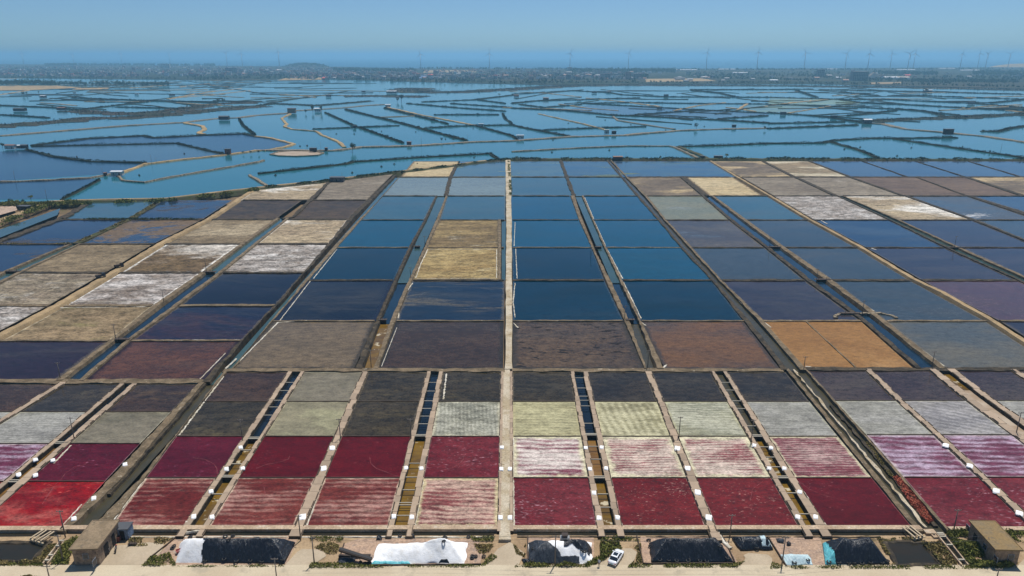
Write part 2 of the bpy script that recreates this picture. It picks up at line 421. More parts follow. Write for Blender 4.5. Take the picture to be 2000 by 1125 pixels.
mat_pan('cream_v', S(152, 146, 112), S(140, 134, 104), 0.1, stripes=(S(208, 202, 166), 1.9, 1.45, 0.28, 0.78, 1.6, 0.85), edge=(S(200, 194, 156), 0.06, 0.8), grain=0.2, wet=0.25)
mat_pan('cream_grey', S(142, 142, 122), S(156, 154, 128), 0.1, stripes=(S(196, 194, 172), 1.3, 0.05, 0.28, 0.78, 2.4, 0.85), edge=(S(190, 186, 150), 0.05, 0.7), grain=0.2, wet=0.25)
mat_pan('grey_grid', S(132, 132, 118), S(150, 148, 130), 0.2, asp=1.0, stripes=(S(186, 184, 168), 1.0, 1.5, 0.28, 0.78, 0.8, 0.7), edge=(S(200, 194, 168), 0.06, 0.6), grain=0.32, wet=0.25)
mat_pan('grey_fine', S(132, 130, 126), S(148, 146, 136), 0.1, asp=3, stripes=(S(180, 178, 170), 0.9, 0.0, 0.28, 0.78, 0.9, 0.7), edge=(S(184, 180, 156), 0.04, 0.6), grain=0.2, wet=0.3)
mat_pan('grey_diag', S(128, 126, 128), S(146, 142, 138), 0.1, stripes=(S(182, 178, 176), 2.0, 0.5, 0.28, 0.78, 1.6, 0.75), edge=(S(190, 184, 164), 0.04, 0.6), grain=0.2, wet=0.3)
mat_pan('olive', S(112, 106, 88), S(128, 120, 102), 0.07, patch=(S(156, 150, 122), 0.08, 0.56, 0.72, 0.4, 3.0), edge=(S(196, 190, 166), 0.015, 0.7), grain=0.18, wet=0.6)
mat_pan('olive_pale', S(140, 134, 110), S(156, 148, 120), 0.09, patch=(S(160, 156, 124), 0.1, 0.52, 0.7, 0.4, 3.0), edge=(S(198, 190, 160), 0.02, 0.6), grain=0.18, wet=0.5)
mat_pan('drab', S(54, 48, 36), S(72, 62, 44), 0.09, patch=(S(104, 92, 62), 0.14, 0.52, 0.76, 0.1, 2.5), grain=0.3, wet=0.9)
mat_pan('drab_blue', S(48, 44, 40), S(62, 54, 44), 0.08, patch=(S(92, 82, 62), 0.12, 0.54, 0.78, 0.1, 2.5), grain=0.28, wet=0.9)
mat_pan('drab_brown', S(58, 46, 40), S(78, 58, 44), 0.07, patch=(S(104, 82, 56), 0.1, 0.54, 0.76, 0.1, 2.5), grain=0.28, wet=0.9)
mat_pan('drab_plum', S(66, 54, 54), S(80, 68, 62), 0.06, grain=0.25, wet=0.9)
mat_pan('taupe', S(112, 96, 72), S(124, 106, 80), 0.03, edge=(S(48, 46, 44), 0.05, 0.8), grain=0.22, wet=0.9)
mat_pan('umber', S(64, 50, 40), S(76, 58, 44), 0.04, edge=(S(40, 40, 40), 0.05, 0.8), grain=0.25, wet=0.9)
mat_pan('mottled', S(100, 80, 58), S(80, 66, 52), 0.06, specks=(S(36, 32, 34), 0.5, 0.58, 0.68, 2.0), edge=(S(50, 48, 46), 0.06, 0.8), grain=0.3, wet=0.9)
mat_pan('rust_umber', S(86, 70, 58), S(118, 84, 52), 0.025, edge=(S(52, 52, 54), 0.05, 0.8), grain=0.22, wet=0.9)
mat_pan('rust_dark', S(60, 42, 38), S(98, 62, 42), 0.035, edge=(S(36, 30, 44), 0.06, 0.9), grain=0.25, wet=0.92)
mat_pan('rust_navy', S(20, 26, 50), S(84, 50, 42), 0.035, thr=(0.45, 0.7), grain=0.25, wet=0.92)
mat_pan('plum_dark', S(44, 30, 40), S(58, 38, 38), 0.04, grain=0.22, wet=0.92)
mat_pan('ink', S(14, 14, 24), S(26, 24, 34), 0.04, grain=0.2, wet=0.95)
mat_pan('navy', S(14, 20, 34), S(36, 38, 44), 0.03, edge=(S(20, 34, 60), 0.05, 0.9), grain=0.2, wet=0.95)
mat_pan('navy_streak', S(8, 34, 58), S(26, 44, 62), 0.04, patch=(S(116, 104, 78), 0.07, 0.54, 0.72, 0.1, 4.0), grain=0.2, wet=0.95)
mat_pan('deep', S(0, 48, 68), S(0, 42, 56), 0.03, edge=(S(70, 84, 96), 0.022, 0.5), grain=0.16, wet=0.97)
mat_pan('blue', S(0, 78, 106), S(4, 74, 96), 0.03, edge=(S(60, 96, 120), 0.02, 0.4), grain=0.16, wet=0.97)
mat_pan('blue_mid', S(50, 92, 106), S(64, 98, 108), 0.03, patch=(S(90, 124, 130), 0.05, 0.56, 0.8, 0.1, 4), grain=0.16, wet=0.96)
mat_pan('blue_pale', S(128, 138, 130), S(136, 146, 136), 0.03, grain=0.12, wet=0.9)
mat_pan('algae', S(60, 96, 116), S(84, 112, 116), 0.04, patch=(S(150, 150, 56), 0.035, 0.56, 0.66, 0.5, 2.5), grain=0.2, wet=0.92)
mat_pan('algae_blue', S(40, 78, 108), S(66, 96, 110), 0.05, patch=(S(120, 126, 64), 0.03, 0.58, 0.7, 0.4, 4), grain=0.25, wet=0.92)
mat_pan('slate', S(56, 70, 78), S(68, 78, 84), 0.03, grain=0.15, wet=0.95)
mat_pan('slate_blue', S(30, 58, 88), S(58, 78, 100), 0.025, grain=0.15, wet=0.95)
mat_pan('slate_tan', S(86, 92, 92), S(112, 106, 90), 0.03, grain=0.15, wet=0.9)
mat_pan('slate_purple', S(48, 46, 58), S(64, 58, 66), 0.03, grain=0.15, wet=0.95)
mat_pan('rose_slate', S(100, 72, 74), S(90, 68, 76), 0.03, grain=0.15, wet=0.95)
mat_pan('brown_shallow', S(78, 68, 60), S(96, 84, 68), 0.05, patch=(S(96, 112, 124), 0.04, 0.54, 0.7, 0.0, 3), grain=0.25, wet=0.85)
mat_pan('green_grey', S(122, 124, 102), S(136, 132, 104), 0.04, patch=(S(140, 146, 140), 0.04, 0.52, 0.7, 0.0, 3), grain=0.2, wet=0.7)
mat_pan('orange', S(166, 122, 70), S(142, 100, 56), 0.05, thr=(.3,.7), patch=(S(196, 156, 104), 0.04, 0.44, 0.72, 0.2, 2), specks=(S(120, 86, 60), 0.7, 0.72, 0.78, 2.2), edge=(S(160, 130, 90), 0.02, 0.6), grain=0.15, wet=0.4)
mat_pan('khaki', S(134, 112, 72), S(156, 136, 92), 0.06, patch=(S(190, 178, 146), 0.09, 0.54, 0.72, 0.5, 2.2), grain=0.35, wet=0.25, fine=0.9)
mat_pan('khaki_wet', S(112, 94, 64), S(142, 122, 82), 0.05, patch=(S(196, 188, 166), 0.11, 0.6, 0.72, 0.5, 3), grain=0.35, wet=0.3, fine=0.8)
mat_pan('mud', S(150, 132, 104), S(126, 110, 86), 0.04, patch=(S(176, 160, 132), 0.03, 0.54, 0.68, 0.4, 2.5), grain=0.3, wet=0.25, fine=0.8)
mat_pan('mud_grey', S(152, 140, 122), S(132, 120, 104), 0.03, patch=(S(190, 182, 168), 0.06, 0.6, 0.75, 0.4, 2.5), grain=0.25, wet=0.25, fine=0.8)
mat_pan('mud_brown', S(118, 98, 82), S(134, 112, 92), 0.02, patch=(S(96, 78, 66), 0.025, 0.55, 0.72, 0.0, 3), grain=0.18, wet=0.4, fine=0.6)
mat_pan('mud_sand', S(118, 102, 82), S(128, 112, 92), 0.02, patch=(S(190, 168, 130), 0.024, 0.46, 0.60, 0.6, 2.0), grain=0.25, wet=0.4, fine=0.6)
mat_pan('sand', S(196, 174, 132), S(206, 186, 146), 0.03, patch=(S(120, 100, 80), 0.02, 0.60, 0.66, 0.0, 2.0), edge=(S(112, 96, 78), 0.06, 0.9), grain=0.25, wet=0.25, fine=0.7)
mat_pan('sand_white', S(140, 122, 94), S(160, 140, 110), 0.03, patch=(S(216, 204, 176), 0.028, 0.44, 0.62, 0.6, 2.5), grain=0.25, wet=0.3, fine=0.6)
mat_pan('crust', S(150, 138, 126), S(122, 108, 96), 0.05, patch=(S(214, 208, 202), 0.07, 0.40, 0.74, 0.5, 2.0), edge=(S(226, 222, 214), 0.03, 0.8), grain=0.45, wet=0.25, fine=0.9)
mat_pan('crust_white', S(166, 158, 150), S(146, 136, 126), 0.06, patch=(S(208, 204, 198), 0.14, 0.44, 0.74, 0.5, 1.8), specks=(S(120, 108, 96), 0.5, 0.60, 0.70, 1.4), grain=0.5, wet=0.15, fine=0.9)
mat_pan('crust_brown', S(118, 98, 70), S(104, 86, 64), 0.05, patch=(S(196, 188, 176), 0.03, 0.46, 0.62, 0.5, 1.6), edge=(S(224, 220, 210), 0.05, 0.9), grain=0.4, wet=0.25, fine=0.8)
mat_pan('crust_grey', S(150, 138, 116), S(134, 120, 102), 0.05, patch=(S(190, 184, 174), 0.09, 0.5, 0.7, 0.4, 2), grain=0.45, wet=0.2, fine=0.8)
mat_pan('beige_white', S(180, 162, 132), S(160, 142, 116), 0.04, patch=(S(226, 220, 208), 0.035, 0.5, 0.62, 0.4, 2.5), edge=(S(220, 214, 204), 0.02, 0.6), grain=0.35, wet=0.2, fine=0.8)
mat_pan('tan_grass', S(146, 126, 98), S(130, 114, 88), 0.04, patch=(S(124, 116, 78), 0.08, 0.54, 0.7, 0.0, 2), edge=(S(190, 178, 150), 0.02, 0.6), grain=0.35, wet=0.1, fine=0.8)
mat_pan('flood', S(26, 48, 76), S(40, 58, 82), 0.03, patch=(S(72, 62, 58), 0.028, 0.54, 0.60, 0.3, 2.0), grain=0.2, wet=0.95)
mat_pan('flood_sand', S(40, 60, 84), S(52, 68, 90), 0.03, patch=(S(120, 100, 76), 0.03, 0.46, 0.54, 0.5, 1.8), grain=0.3, wet=0.95)
mat_pan('flood_white', S(70, 86, 100), S(88, 84, 78), 0.03, patch=(S(206, 206, 206), 0.03, 0.56, 0.66, 0.5, 3.0), grain=0.25, wet=0.8)
mat_pan('brown_mud', S(92, 74, 52), S(76, 64, 52), 0.04, patch=(S(110, 108, 104), 0.04, 0.6, 0.72, 0.0, 3), grain=0.35, wet=0.5, fine=0.8)

# ------------------------------------------------------------------ ground and water sheets
def sheet(name, px_pts, z, mat, label=None, kind='structure'):
    vs = [G(x, y, z) for x, y in px_pts]
    o = obj(name, vs, [tuple(range(len(vs)))], mat)
    bm = bmesh.new(); bm.from_mesh(o.data); bmesh.ops.triangulate(bm, faces=bm.faces)
    for f in bm.faces:
        if f.normal.z < 0: f.normal_flip()
    bm.to_mesh(o.data); bm.free()
    return tag(o, label, None, None, kind)
def rect(name, x0, x1, y0, y1, z, mat, label):
    return tag(obj(name, [(x0, y0, z), (x1, y0, z), (x1, y1, z), (x0, y1, z)], [(0, 1, 2, 3)], mat), label, None, None, 'structure')
rect('ground', -60000, 60000, -500, 70000, -2.6, M['ground'], 'bare brown earth under the whole salt works')
LAND_Y = G(1000, 136).y
rect('sea', -60000, 60000, G(1000, 150).y, 69000, -1.2, M['sea'], 'hazy blue sea along the horizon')
MAIN = [(-1200, 402), (0, 399), (95, 397), (180, 394), (325, 391), (400, 382), (500, 370), (640, 355), (750, 341), (875, 326), (950, 316), (1000, 311.5), (1500, 311.5), (2000, 313), (2900, 315)]
sheet('lagoon', MAIN + [(6000, 146), (-4000, 146)], -0.5, M['lagoon'], 'wide teal lagoon of fish ponds behind the salt pans')
def mat_land():
    m = NT('far_farmland'); p = m.pos()
    n1 = m.noise(m.scale(p, (0.45, 1, 1)), 0.006, 5, 0.65)
    n2 = m.noise(m.scale(p, (0.5, 1, 1)), 0.011, 5, 0.65); n3 = m.noise(p, 0.02, 4, 0.7)
    col = m.mix(m.step(n1, 0.4, 0.6), S(40, 50, 36), S(66, 62, 48))
    col = m.mix(m.step(n2, 0.56, 0.66), col, S(28, 40, 28))
    col = m.mix(m.step(n3, 0.62, 0.72), col, S(108, 96, 76))
    m.set(Base_Color=col, Roughness=0.95, Specular_IOR_Level=0.1)
    return m.m
M['land'] = mat_land()
LAND = [(-1600, 152), (0, 152), (300, 155), (450, 157), (600, 152.5), (760, 158), (950, 163), (1090, 166), (1250, 164), (1600, 164), (1800, 168.5), (2000, 173), (3600, 176)]
sheet('land', LAND + [(3600, 127), (2000, 131), (1500, 134), (800, 133.5), (640, 130), (0, 125), (-1600, 122)], 0.4, M['land'], 'low green and tan coastal land across the lagoon')
# ------------------------------------------------------------------ builders for pans, dikes, ditches
def pan_mesh(name, corners, z, mat, label, n=6, m=6):
    tl, tr, br, bl = [G(x, y, z) for x, y in corners]
    vs, fs, uv = [], [], []
    for j in range(m + 1):
        for i in range(n + 1):
            u, v = i / n, j / m
            vs.append((bl * (1 - u) + br * u) * (1 - v) + (tl * (1 - u) + tr * u) * v); uv.append((u, v))
    for j in range(m):
        for i in range(n):
            a = j * (n + 1) + i; fs.append((a, a + 1, a + n + 2, a + n + 1))
    o = obj(name, vs, fs, mat)
    ul = o.data.uv_layers.new(name='UVMap')
    for lp in o.data.loops: ul.data[lp.index].uv = uv[lp.vertex_index]
    return tag(o, label, None, None, 'structure')
def pan(L, Rr, y0, y1, look, label, z=0.0, pad=0.0):
    return pan_mesh('salt_pan', [(L(y0) - pad, y0), (Rr(y0) + pad, y0), (Rr(y1) + pad, y1), (L(y1) - pad, y1)], z, PANS[look], label)

def band(name, L, Rr, y0, y1, z, mat, zb=-2.0, inset=0.0, parent=None, n=8, jit=0.0, zl=None, zr=None):
    """a dike between two photo lines: top at z, foot at zb, sides leaning in by `inset`"""
    vs, fs = [], []
    for i in range(n + 1):
        t = i / n
        # equal steps on the ground
        Y0, Y1 = G(1000, y0).y, G(1000, y1).y
        Yt = Y0 + (Y1 - Y0) * t
        k = (0 - CAM_H) / Yt
        v = FPX * (k * ct + st) / (ct - k * st)
        py = CY - v
        a, b = G(L(py), py, 0), G(Rr(py), py, 0)
        w = b - a
        ja, jb = (random.uniform(-jit, jit) for _ in (0, 1))
        hz = random.uniform(-jit, jit) * 0.35
        a = a + w.normalized() * ja; b = b + w.normalized() * jb
        vs += [(a.x, a.y, zb), (a.x + w.x * inset, a.y + w.y * inset, z + hz), (b.x - w.x * inset, b.y - w.y * inset, z + hz), (b.x, b.y, zb)]
    for i in range(n):
        o = i * 4
        for k in range(3): fs.append((o + k, o + k + 4, o + k + 5, o + k + 1))
    fs += [(0, 1, 2, 3), (n * 4 + 3, n * 4 + 2, n * 4 + 1, n * 4)]
    return obj(name, vs, fs, mat, parent)

def ribbon_geo(pts, width, ztop, zbot, slope=0.35, jit=0.15, step=4.0, hj=0.1, seed=0):
    rnd = random.Random(seed)
    P = [Vector((p[0], p[1])) for p in pts]
    out = []
    for a, b in zip(P, P[1:]):
        k = max(1, int((b - a).length / step))
        out += [a + (b - a) * (i / k) for i in range(k)]
    out.append(P[-1])
    vs, fs = [], []
    for i, p in enumerate(out):
        d = (out[min(i + 1, len(out) - 1)] - out[max(i - 1, 0)]).normalized()
        nn = Vector((-d.y, d.x))
        w = width * 0.5 * (1 + rnd.uniform(-jit, jit)); w2 = width * 0.5 * (1 + rnd.uniform(-jit, jit)); h = ztop + rnd.uniform(-hj, hj)
        l0, l1, r1, r0 = p + nn * (w + slope), p + nn * w, p - nn * w2, p - nn * (w2 + slope)
        vs += [(l0.x, l0.y, zbot), (l1.x, l1.y, h), (r1.x, r1.y, h), (r0.x, r0.y, zbot)]
    n = len(out) - 1
    for i in range(n):
        o = i * 4
        for k in range(3): fs.append((o + k, o + k + 1, o + k + 5, o + k + 4))
    fs += [(3, 2, 1, 0), (n * 4, n * 4 + 1, n * 4 + 2, n * 4 + 3)]
    return vs, fs
_seed = [0]
def ribbon(name, px, width, ztop, mat, zbot=-2.0, slope=0.35, jit=0.15, step=4.0, hj=0.1, label=None, kind='structure'):
    _seed[0] += 1
    vs, fs = ribbon_geo([G(x, y, 0) for x, y in px], width, ztop, zbot, slope, jit, step, hj, _seed[0])
    return tag(obj(name, vs, fs, mat), label, None, None, kind)

def water(name, L, Rr, y0, y1, z, mat, label, pad=1.5):
    vs = [G(L(y0) - pad, y0), G(Rr(y0) + pad, y0), G(Rr(y1) + pad, y1), G(L(y1) - pad, y1)]
    vs = [(v.x, v.y, z) for v in vs]
    return tag(obj(name, vs, [(3, 2, 1, 0)], mat), label, None, None, 'structure')

def slab_dike(L, Rr, y0, y1, label, z=0.34, step=3.0, ext=None, boards=(True, True)):
    """a walkway dike of single concrete slabs, low boards along the pan sides"""
    core = band('walkway_dike', L, Rr, y0, y1, z - 0.12, M['dike_dark'], inset=0.03, n=10)
    tag(core, label, None, None, 'structure')
    Y0, Y1 = G(1000, y1).y, G(1000, y0).y
    y = Y0
    def row(Y):
        k = -CAM_H / Y
        return CY - FPX * (k * ct + st) / (ct - k * st)
    while y < Y1 - 0.5:
        y2 = min(Y1, y + step * random.uniform(0.7, 1.3))
        pa, pb = row(y), row(y2)
        tight = random.choice((0.0, 0.0, 0.10, 0.16)); t2 = random.choice((0.0, 0.0, 0.08, 0.14))
        vs = []
        zz = z + random.uniform(-0.03, 0.03)
        for zq in (z - 0.2, zz):
            for (pp, yy) in ((pa, y + 0.04), (pb, y2 - 0.04)):
                a, b = G(L(pp), pp), G(Rr(pp), pp)
                w = b.x - a.x
                vs += [(a.x + w * tight + 0.02, yy, zq), (b.x - w * t2 - 0.02, yy, zq)]
        obj('slab', vs, [(4, 5, 7, 6), (0, 1, 5, 4), (2, 0, 4, 6), (1, 3, 7, 5), (3, 2, 6, 7)], M['slab'], core)
        for side, on in ((0, boards[0]), (1, boards[1])):
            if not on or random.random() < 0.22: continue
            mb = MB()
            ea = (vs[4][0] if side == 0 else vs[5][0]); eb = (vs[6][0] if side == 0 else vs[7][0])
            s = 0.02 if side == 0 else -0.02
            q = 0.13 if side == 0 else -0.13
            c0, c1 = y + (y2 - y) * random.uniform(0.02, 0.2), y + (y2 - y) * random.uniform(0.7, 0.98)
            f = lambda yy: ea + (eb - ea) * (yy - y) / (y2 - y)
            mb.add([(f(c0) + s, c0, z - .3), (f(c0) + s + q, c0, z - .3), (f(c1) + s + q, c1, z - .3), (f(c1) + s, c1, z - .3),
                    (f(c0) + s, c0, z + .16), (f(c0) + s + q, c0, z + .16), (f(c1) + s + q, c1, z + .16), (f(c1) + s, c1, z + .16)],
                   [(4, 5, 6, 7), (0, 1, 5, 4), (1, 2, 6, 5), (2, 3, 7, 6), (3, 0, 4, 7)])
            mb.build('side_board', M['board'], core)
        y = y2
    return core

def row_board(x0, x1, y, label, w=0.22, z=0.2, mat='board'):
    return ribbon('row_dike', [(x0, y), (x1, y)], w, z, M[mat], zbot=-0.6, slope=0.05, jit=0.25, step=1.5, hj=0.03, label=label)

# ------------------------------------------------------------------ the crystallising pans nearest the road
A = {}
A['A1'] = (line((437, 727), (213, 1034)), line((562, 727), (356, 1031)))
A['A2'] = (line((596, 727), (407, 1031)), line((707, 727), (572, 1031)))
A['A3'] = (line((720, 727), (596, 1031)), line((833, 727), (757, 1031)))
A['A4'] = (line((867, 727), (810, 1031)), line((978, 727), (971, 1031)))
A['A5'] = (line((1002, 727), (1003, 1031)), line((1113, 727), (1165, 1031)))
A['A6'] = (line((1148, 727), (1216, 1031)), line((1260, 727), (1378, 1031)))
A['A7'] = (line((1273, 727), (1400, 1031)), line((1387, 727), (1561, 1031)))
A['A8'] = (line((1421, 727), (1615, 1031)), line((1533, 727), (1781, 1031)))
ROWS = [(727, 784.5), (784.5, 852.5), (852.5, 933.5), (933.5, 1029)]
LOOK = {
 'A1': ['drab_brown', 'drab', 'purple', 'pinkstripe'], 'A2': ['olive', 'olive_pale', 'maroon', 'pinkstripe'],
 'A3': ['drab', 'drab', 'maroon', 'pinkstripe'], 'A4': ['drab', 'grey_grid', 'maroon_milky', 'pinkstripe_pale'],
 'A5': ['drab', 'cream_h', 'whitestripe', 'maroon_milky'], 'A6': ['drab_blue', 'cream_v', 'whitestripe_red', 'maroon_speck'],
 'A7': ['drab_blue', 'cream_grey', 'whitestripe_red', 'maroon_speck'], 'A8': ['drab_blue', 'grey_fine', 'rosefine', 'maroon']}
TONE = {'drab': 'dark drab brown', 'drab_brown': 'dark brown', 'drab_blue': 'dark blue-brown', 'drab_plum': 'dark plum grey', 'olive': 'olive grey', 'olive_pale': 'pale olive',
 'purple': 'purple maroon', 'maroon': 'plain dark maroon', 'maroon_milky': 'milky maroon', 'maroon_speck': 'maroon speckled', 'scarlet': 'bright red', 'pinkstripe': 'pink striped',
 'pinkstripe_pale': 'pale pink striped', 'whitestripe': 'white and purple striped', 'whitestripe_red': 'white and rose striped', 'mauvestripe': 'mauve striped', 'rosefine': 'finely striped rose',
 'cream_h': 'cream', 'cream_v': 'cream ridged', 'cream_grey': 'grey cream', 'grey_grid': 'grey grid-marked', 'grey_fine': 'finely striped grey', 'grey_diag': 'diagonally striped grey'}
COLN = {'A1': 'fourth column left of the central track', 'A2': 'third column left of the central track', 'A3': 'second column left of the central track', 'A4': 'first column left of the central track',
        'A5': 'first column right of the central track', 'A6': 'second column right of the central track', 'A7': 'third column right of the central track', 'A8': 'fourth column right of the central track'}
ROWN = ['fourth row from the road', 'third row from the road', 'second row from the road', 'row nearest the road']
for k, (L, Rr) in A.items():
    for i, (y0, y1) in enumerate(ROWS):
        pan(L, Rr, y0, y1, LOOK[k][i], '%s salt pan, %s, %s' % (TONE[LOOK[k][i]], COLN[k], ROWN[i]), pad=1.0)
        if i: row_board(L(y0) + .5, Rr(y0) - .5, y0, 'dark board dike in the %s, %s' % (COLN[k], ROWN[i]))
W = {1: (line((572, 727), (371, 1031)), line((587, 727), (394, 1031))), 2: (line((842, 727), (769, 1031)), line((857, 727), (795, 1031))),
     3: (line((1121.5, 727), (1180, 1031)), line((1138, 727), (1201, 1031))), 4: (line((1396, 727), (1577, 1031)), line((1412, 727), (1595, 1031)))}
DN = {1: 'second ditch left of the central track', 2: 'first ditch left of the central track', 3: 'first ditch right of the central track', 4: 'second ditch right of the central track'}
FRONT = 1050
for i, (a, b) in {1: ('A1', 'A2'), 2: ('A3', 'A4'), 3: ('A5', 'A6'), 4: ('A7', 'A8')}.items():
    slab_dike(A[a][1], W[i][0], 727, FRONT, 'left walkway of the %s' % DN[i], boards=(True, False))
    slab_dike(W[i][1], A[b][0], 727, FRONT, 'right walkway of the %s' % DN[i], boards=(False, True))
slab_dike(A['A2'][1], A['A3'][0], 727, FRONT, 'walkway between second and third columns left of the track')
slab_dike(A['A6'][1], A['A7'][0], 727, 1058, 'walkway between second and third columns right of the track')
up = {1: 'ditch_dark', 2: 'ditch_dark', 3: 'ditch_dark', 4: 'drain'}; lo = {1: 'ditch_gold', 2: 'ditch_gold', 3: 'ditch_brown', 4: 'ditch_gold'}
BEAMS = {1: [748, 764, 783, 796, 812, 880, 907, 966], 2: [748, 765, 784, 799, 814, 829, 906, 933, 958, 983, 987.5, 1008],
         3: [739, 759, 775, 783, 794, 828, 873, 898, 966, 992], 4: [748, 763, 784, 799, 833, 874, 894, 913, 964, 1005]}
GATES = {1: [857, 932], 2: [852], 3: [850, 933.5], 4: [852.5, 933.5]}
for i in W:
    a, b = W[i]
    w1 = water('ditch_water', a, b, 722, 854, -0.75, M[up[i]], 'dark far half of the %s' % DN[i])
    w2 = water('ditch_water', a, b, 852, 1040, -0.95, M[lo[i]], 'ochre near half of the %s' % DN[i])
    if i == 3: water('ditch_water', a, b, 934, 1041, -0.9, M['ditch_gold'], 'golden front end of the first ditch right of the track')
    for y in BEAMS[i]:
        p, q = G(a(y) - 1.5, y), G(b(y) + 1.5, y)
        mb = MB(); mb.box(p.x, q.x, p.y - .09, p.y + .09, 0.02, 0.22)
        mb.build('cross_beam', M['beam'], w1 if y < 853 else w2)
    for y in GATES[i]:
        p, q = G(a(y) - 1, y), G(b(y) + 1, y)
        mb = MB(); mb.box(p.x, q.x, p.y - .25, p.y + .25, -1.6, 0.1); mb.build('weir', M['board'], w1 if y < 853 else w2)
        mb = MB(); mb.box(p.x - .3, q.x + .3, p.y - .45, p.y - .2, 0.12, 0.3); mb.box(p.x - .3, q.x + .3, p.y + .2, p.y + .45, 0.12, 0.3)
        mb.build('weir_rail', M['beam'], w1 if y < 853 else w2)

# central track
trackL, trackR = line((978, 727), (971, 1031)), line((1002, 727), (1003, 1031))
slab_dike(trackL, line((984, 727), (978, 1031)), 727, 1040, 'left edging of the central track', boards=(True, False))
slab_dike(line((995.5, 727), (994.5, 1031)), trackR, 727, 1040, 'right edging of the central track', boards=(False, True))
tag(band('track', line((983, 727), (977, 1031), (975, 1052)), line((996, 727), (995.5, 1031), (998, 1052)), 722, 1056, 0.27, M['track_grey'], n=30, jit=0.08), 'straight sandy track running away from the road', None, None, 'structure')
tag(band('track', line((986, 311), (988, 430), (985, 722)), line((998, 311), (1000.5, 430), (1002, 722)), 313, 723, 0.4, M['track_grey'], n=60, jit=0.15, inset=0.1), 'far half of the straight sandy track', None, None, 'structure')
# ledge across the front, with the dark gutter in front of it
tag(band('front_ledge', line((120, 1032), (115, 1040)), line((972, 1029), (972, 1037)), 1028.5, 1036.5, 0.36, M['ledge'], n=2), 'concrete ledge along the front, left of the track', None, None, 'structure')
tag(band('front_ledge', line((1000, 1029), (1000, 1037)), line((1795, 1029), (1803, 1037)), 1028.5, 1036.5, 0.36, M['ledge'], n=2), 'concrete ledge along the front, right of the track', None, None, 'structure')
tag(band('front_ledge', line((1850, 1032), (1860, 1040)), line((2150, 1032), (2160, 1040)), 1031, 1038, 0.36, M['ledge'], n=2), 'concrete ledge at the right end of the front', None, None, 'structure')
tag(band('front_ledge', line((-200, 1032), (-210, 1040)), line((124, 1032), (116, 1040)), 1030, 1038, 0.36, M['ledge'], n=2), 'concrete ledge under the bright red pan', None, None, 'structure')

# left near block
LR = [(751, 804.5), (804.5, 866.5), (866.5, 940.5), (940.5, 1031)]
L2 = (line((267, 752), (138, 866), (56, 940), (-48, 1032)), line((384, 752), (273, 866), (204, 940), (122, 1030)))
L1 = (line((126, 752), (22, 816)), line((232, 752), (97, 866), (9, 940), (-92, 1030)))
L0 = (line((-90, 752), (-260, 866)), line((112, 750), (8, 816)))
WL = (line((243, 752), (109, 866), (21, 940), (-84, 1030)), line((256, 752), (123, 866), (38, 940), (-64, 1030)))
for nm, c, looks in (('beside the left drain', L2, ['drab_brown', 'olive', 'purple', 'scarlet']), ('left of the left ditch', L1, ['drab_blue', 'grey_fine', 'mauvestripe', 'scarlet']), ('at the left edge', L0, ['drab_brown', 'grey_fine', 'mauvestripe', None])):
    for i, (y0, y1) in enumerate(LR):
        if looks[i] is None: continue
        pan(c[0], c[1], y0, y1, looks[i], '%s salt pan %s, %s' % (TONE[looks[i]], nm, ROWN[i]), pad=1.0)
        if i: row_board(c[0](y0), c[1](y0), y0, 'dark board dike %s, %s' % (nm, ROWN[i]))
slab_dike(L1[1], WL[0], 751, 1036, 'left walkway of the ditch by the bright red pan', boards=(True, False))
slab_dike(WL[1], L2[0], 751, 1036, 'right walkway of the ditch by the bright red pan', boards=(False, True))
slab_dike(L0[1], L1[0], 748, 900, 'walkway at the lower left edge')
wl = water('ditch_water', WL[0], WL[1], 748, 868, -0.8, M['ditch_dark'], 'dark purple far half of the ditch by the bright red pan')
wl2 = water('ditch_water', WL[0], WL[1], 866, 1036, -0.9, M['ditch_brown'], 'brown near half of the ditch by the bright red pan')
for y in (866, 941):
    p, q = G(WL[0](y) - 1, y), G(WL[1](y) + 1, y)
    mb = MB(); mb.box(p.x, q.x, p.y - .3, p.y + .3, -1.6, 0.1); mb.build('weir', M['board'], wl2)
    mb = MB(); mb.box(p.x - .3, q.x + .3, p.y + .2, p.y + .45, 0.12, 0.3); mb.box(p.x - .3, q.x + .3, p.y - .5, p.y - .25, .12, .3); mb.build('weir_rail', M['beam'], wl2)

# right near block
RR = [(722.5, 782.5), (782.5, 849.5), (849.5, 932.5), (932.5, 1031)]
B1 = (line((1579, 725), (1631, 782), (1693, 849), (1766, 932), (1851, 1031)), line((1691, 725), (1748, 782), (1822, 849), (1909, 932), (2012, 1031)))
B2 = (line((1705, 725), (1763, 782), (1838, 849), (1927, 932), (2033, 1031)), line((1816, 725), (1884, 782), (1974, 849), (2085, 932), (2205, 1031)))
WB = (line((1833, 725), (1903, 782), (1994, 849)), line((1853, 725), (1927, 782), (2020, 849)))
B3 = (line((1868, 725), (1942, 782), (2040, 849)), line((1975, 725), (2060, 782), (2160, 849)))
B4 = (line((1990, 725), (2076, 782)), line((2110, 725), (2200, 782)))
for nm, c, looks in (('beside the right drain', B1, ['drab_plum', 'grey_fine', 'mauvestripe', 'maroon_milky']), ('second from the right drain', B2, ['drab_plum', 'grey_diag', 'mauvestripe', 'maroon_milky']),
                     ('right of the right ditch', B3, ['drab_plum', 'grey_fine', None, None]), ('at the right edge', B4, ['drab_plum', None, None, None])):
    for i, (y0, y1) in enumerate(RR):
        if looks[i] is None: continue
        pan(c[0], c[1], y0, y1, looks[i], '%s salt pan %s, %s' % (TONE[looks[i]], nm, ROWN[i]), pad=1.0)
        if i: row_board(c[0](y0), c[1](y0), y0, 'dark board dike %s, %s' % (nm, ROWN[i]))
slab_dike(B1[1], B2[0], 722, 1036, 'walkway right of the first column beyond the right drain')
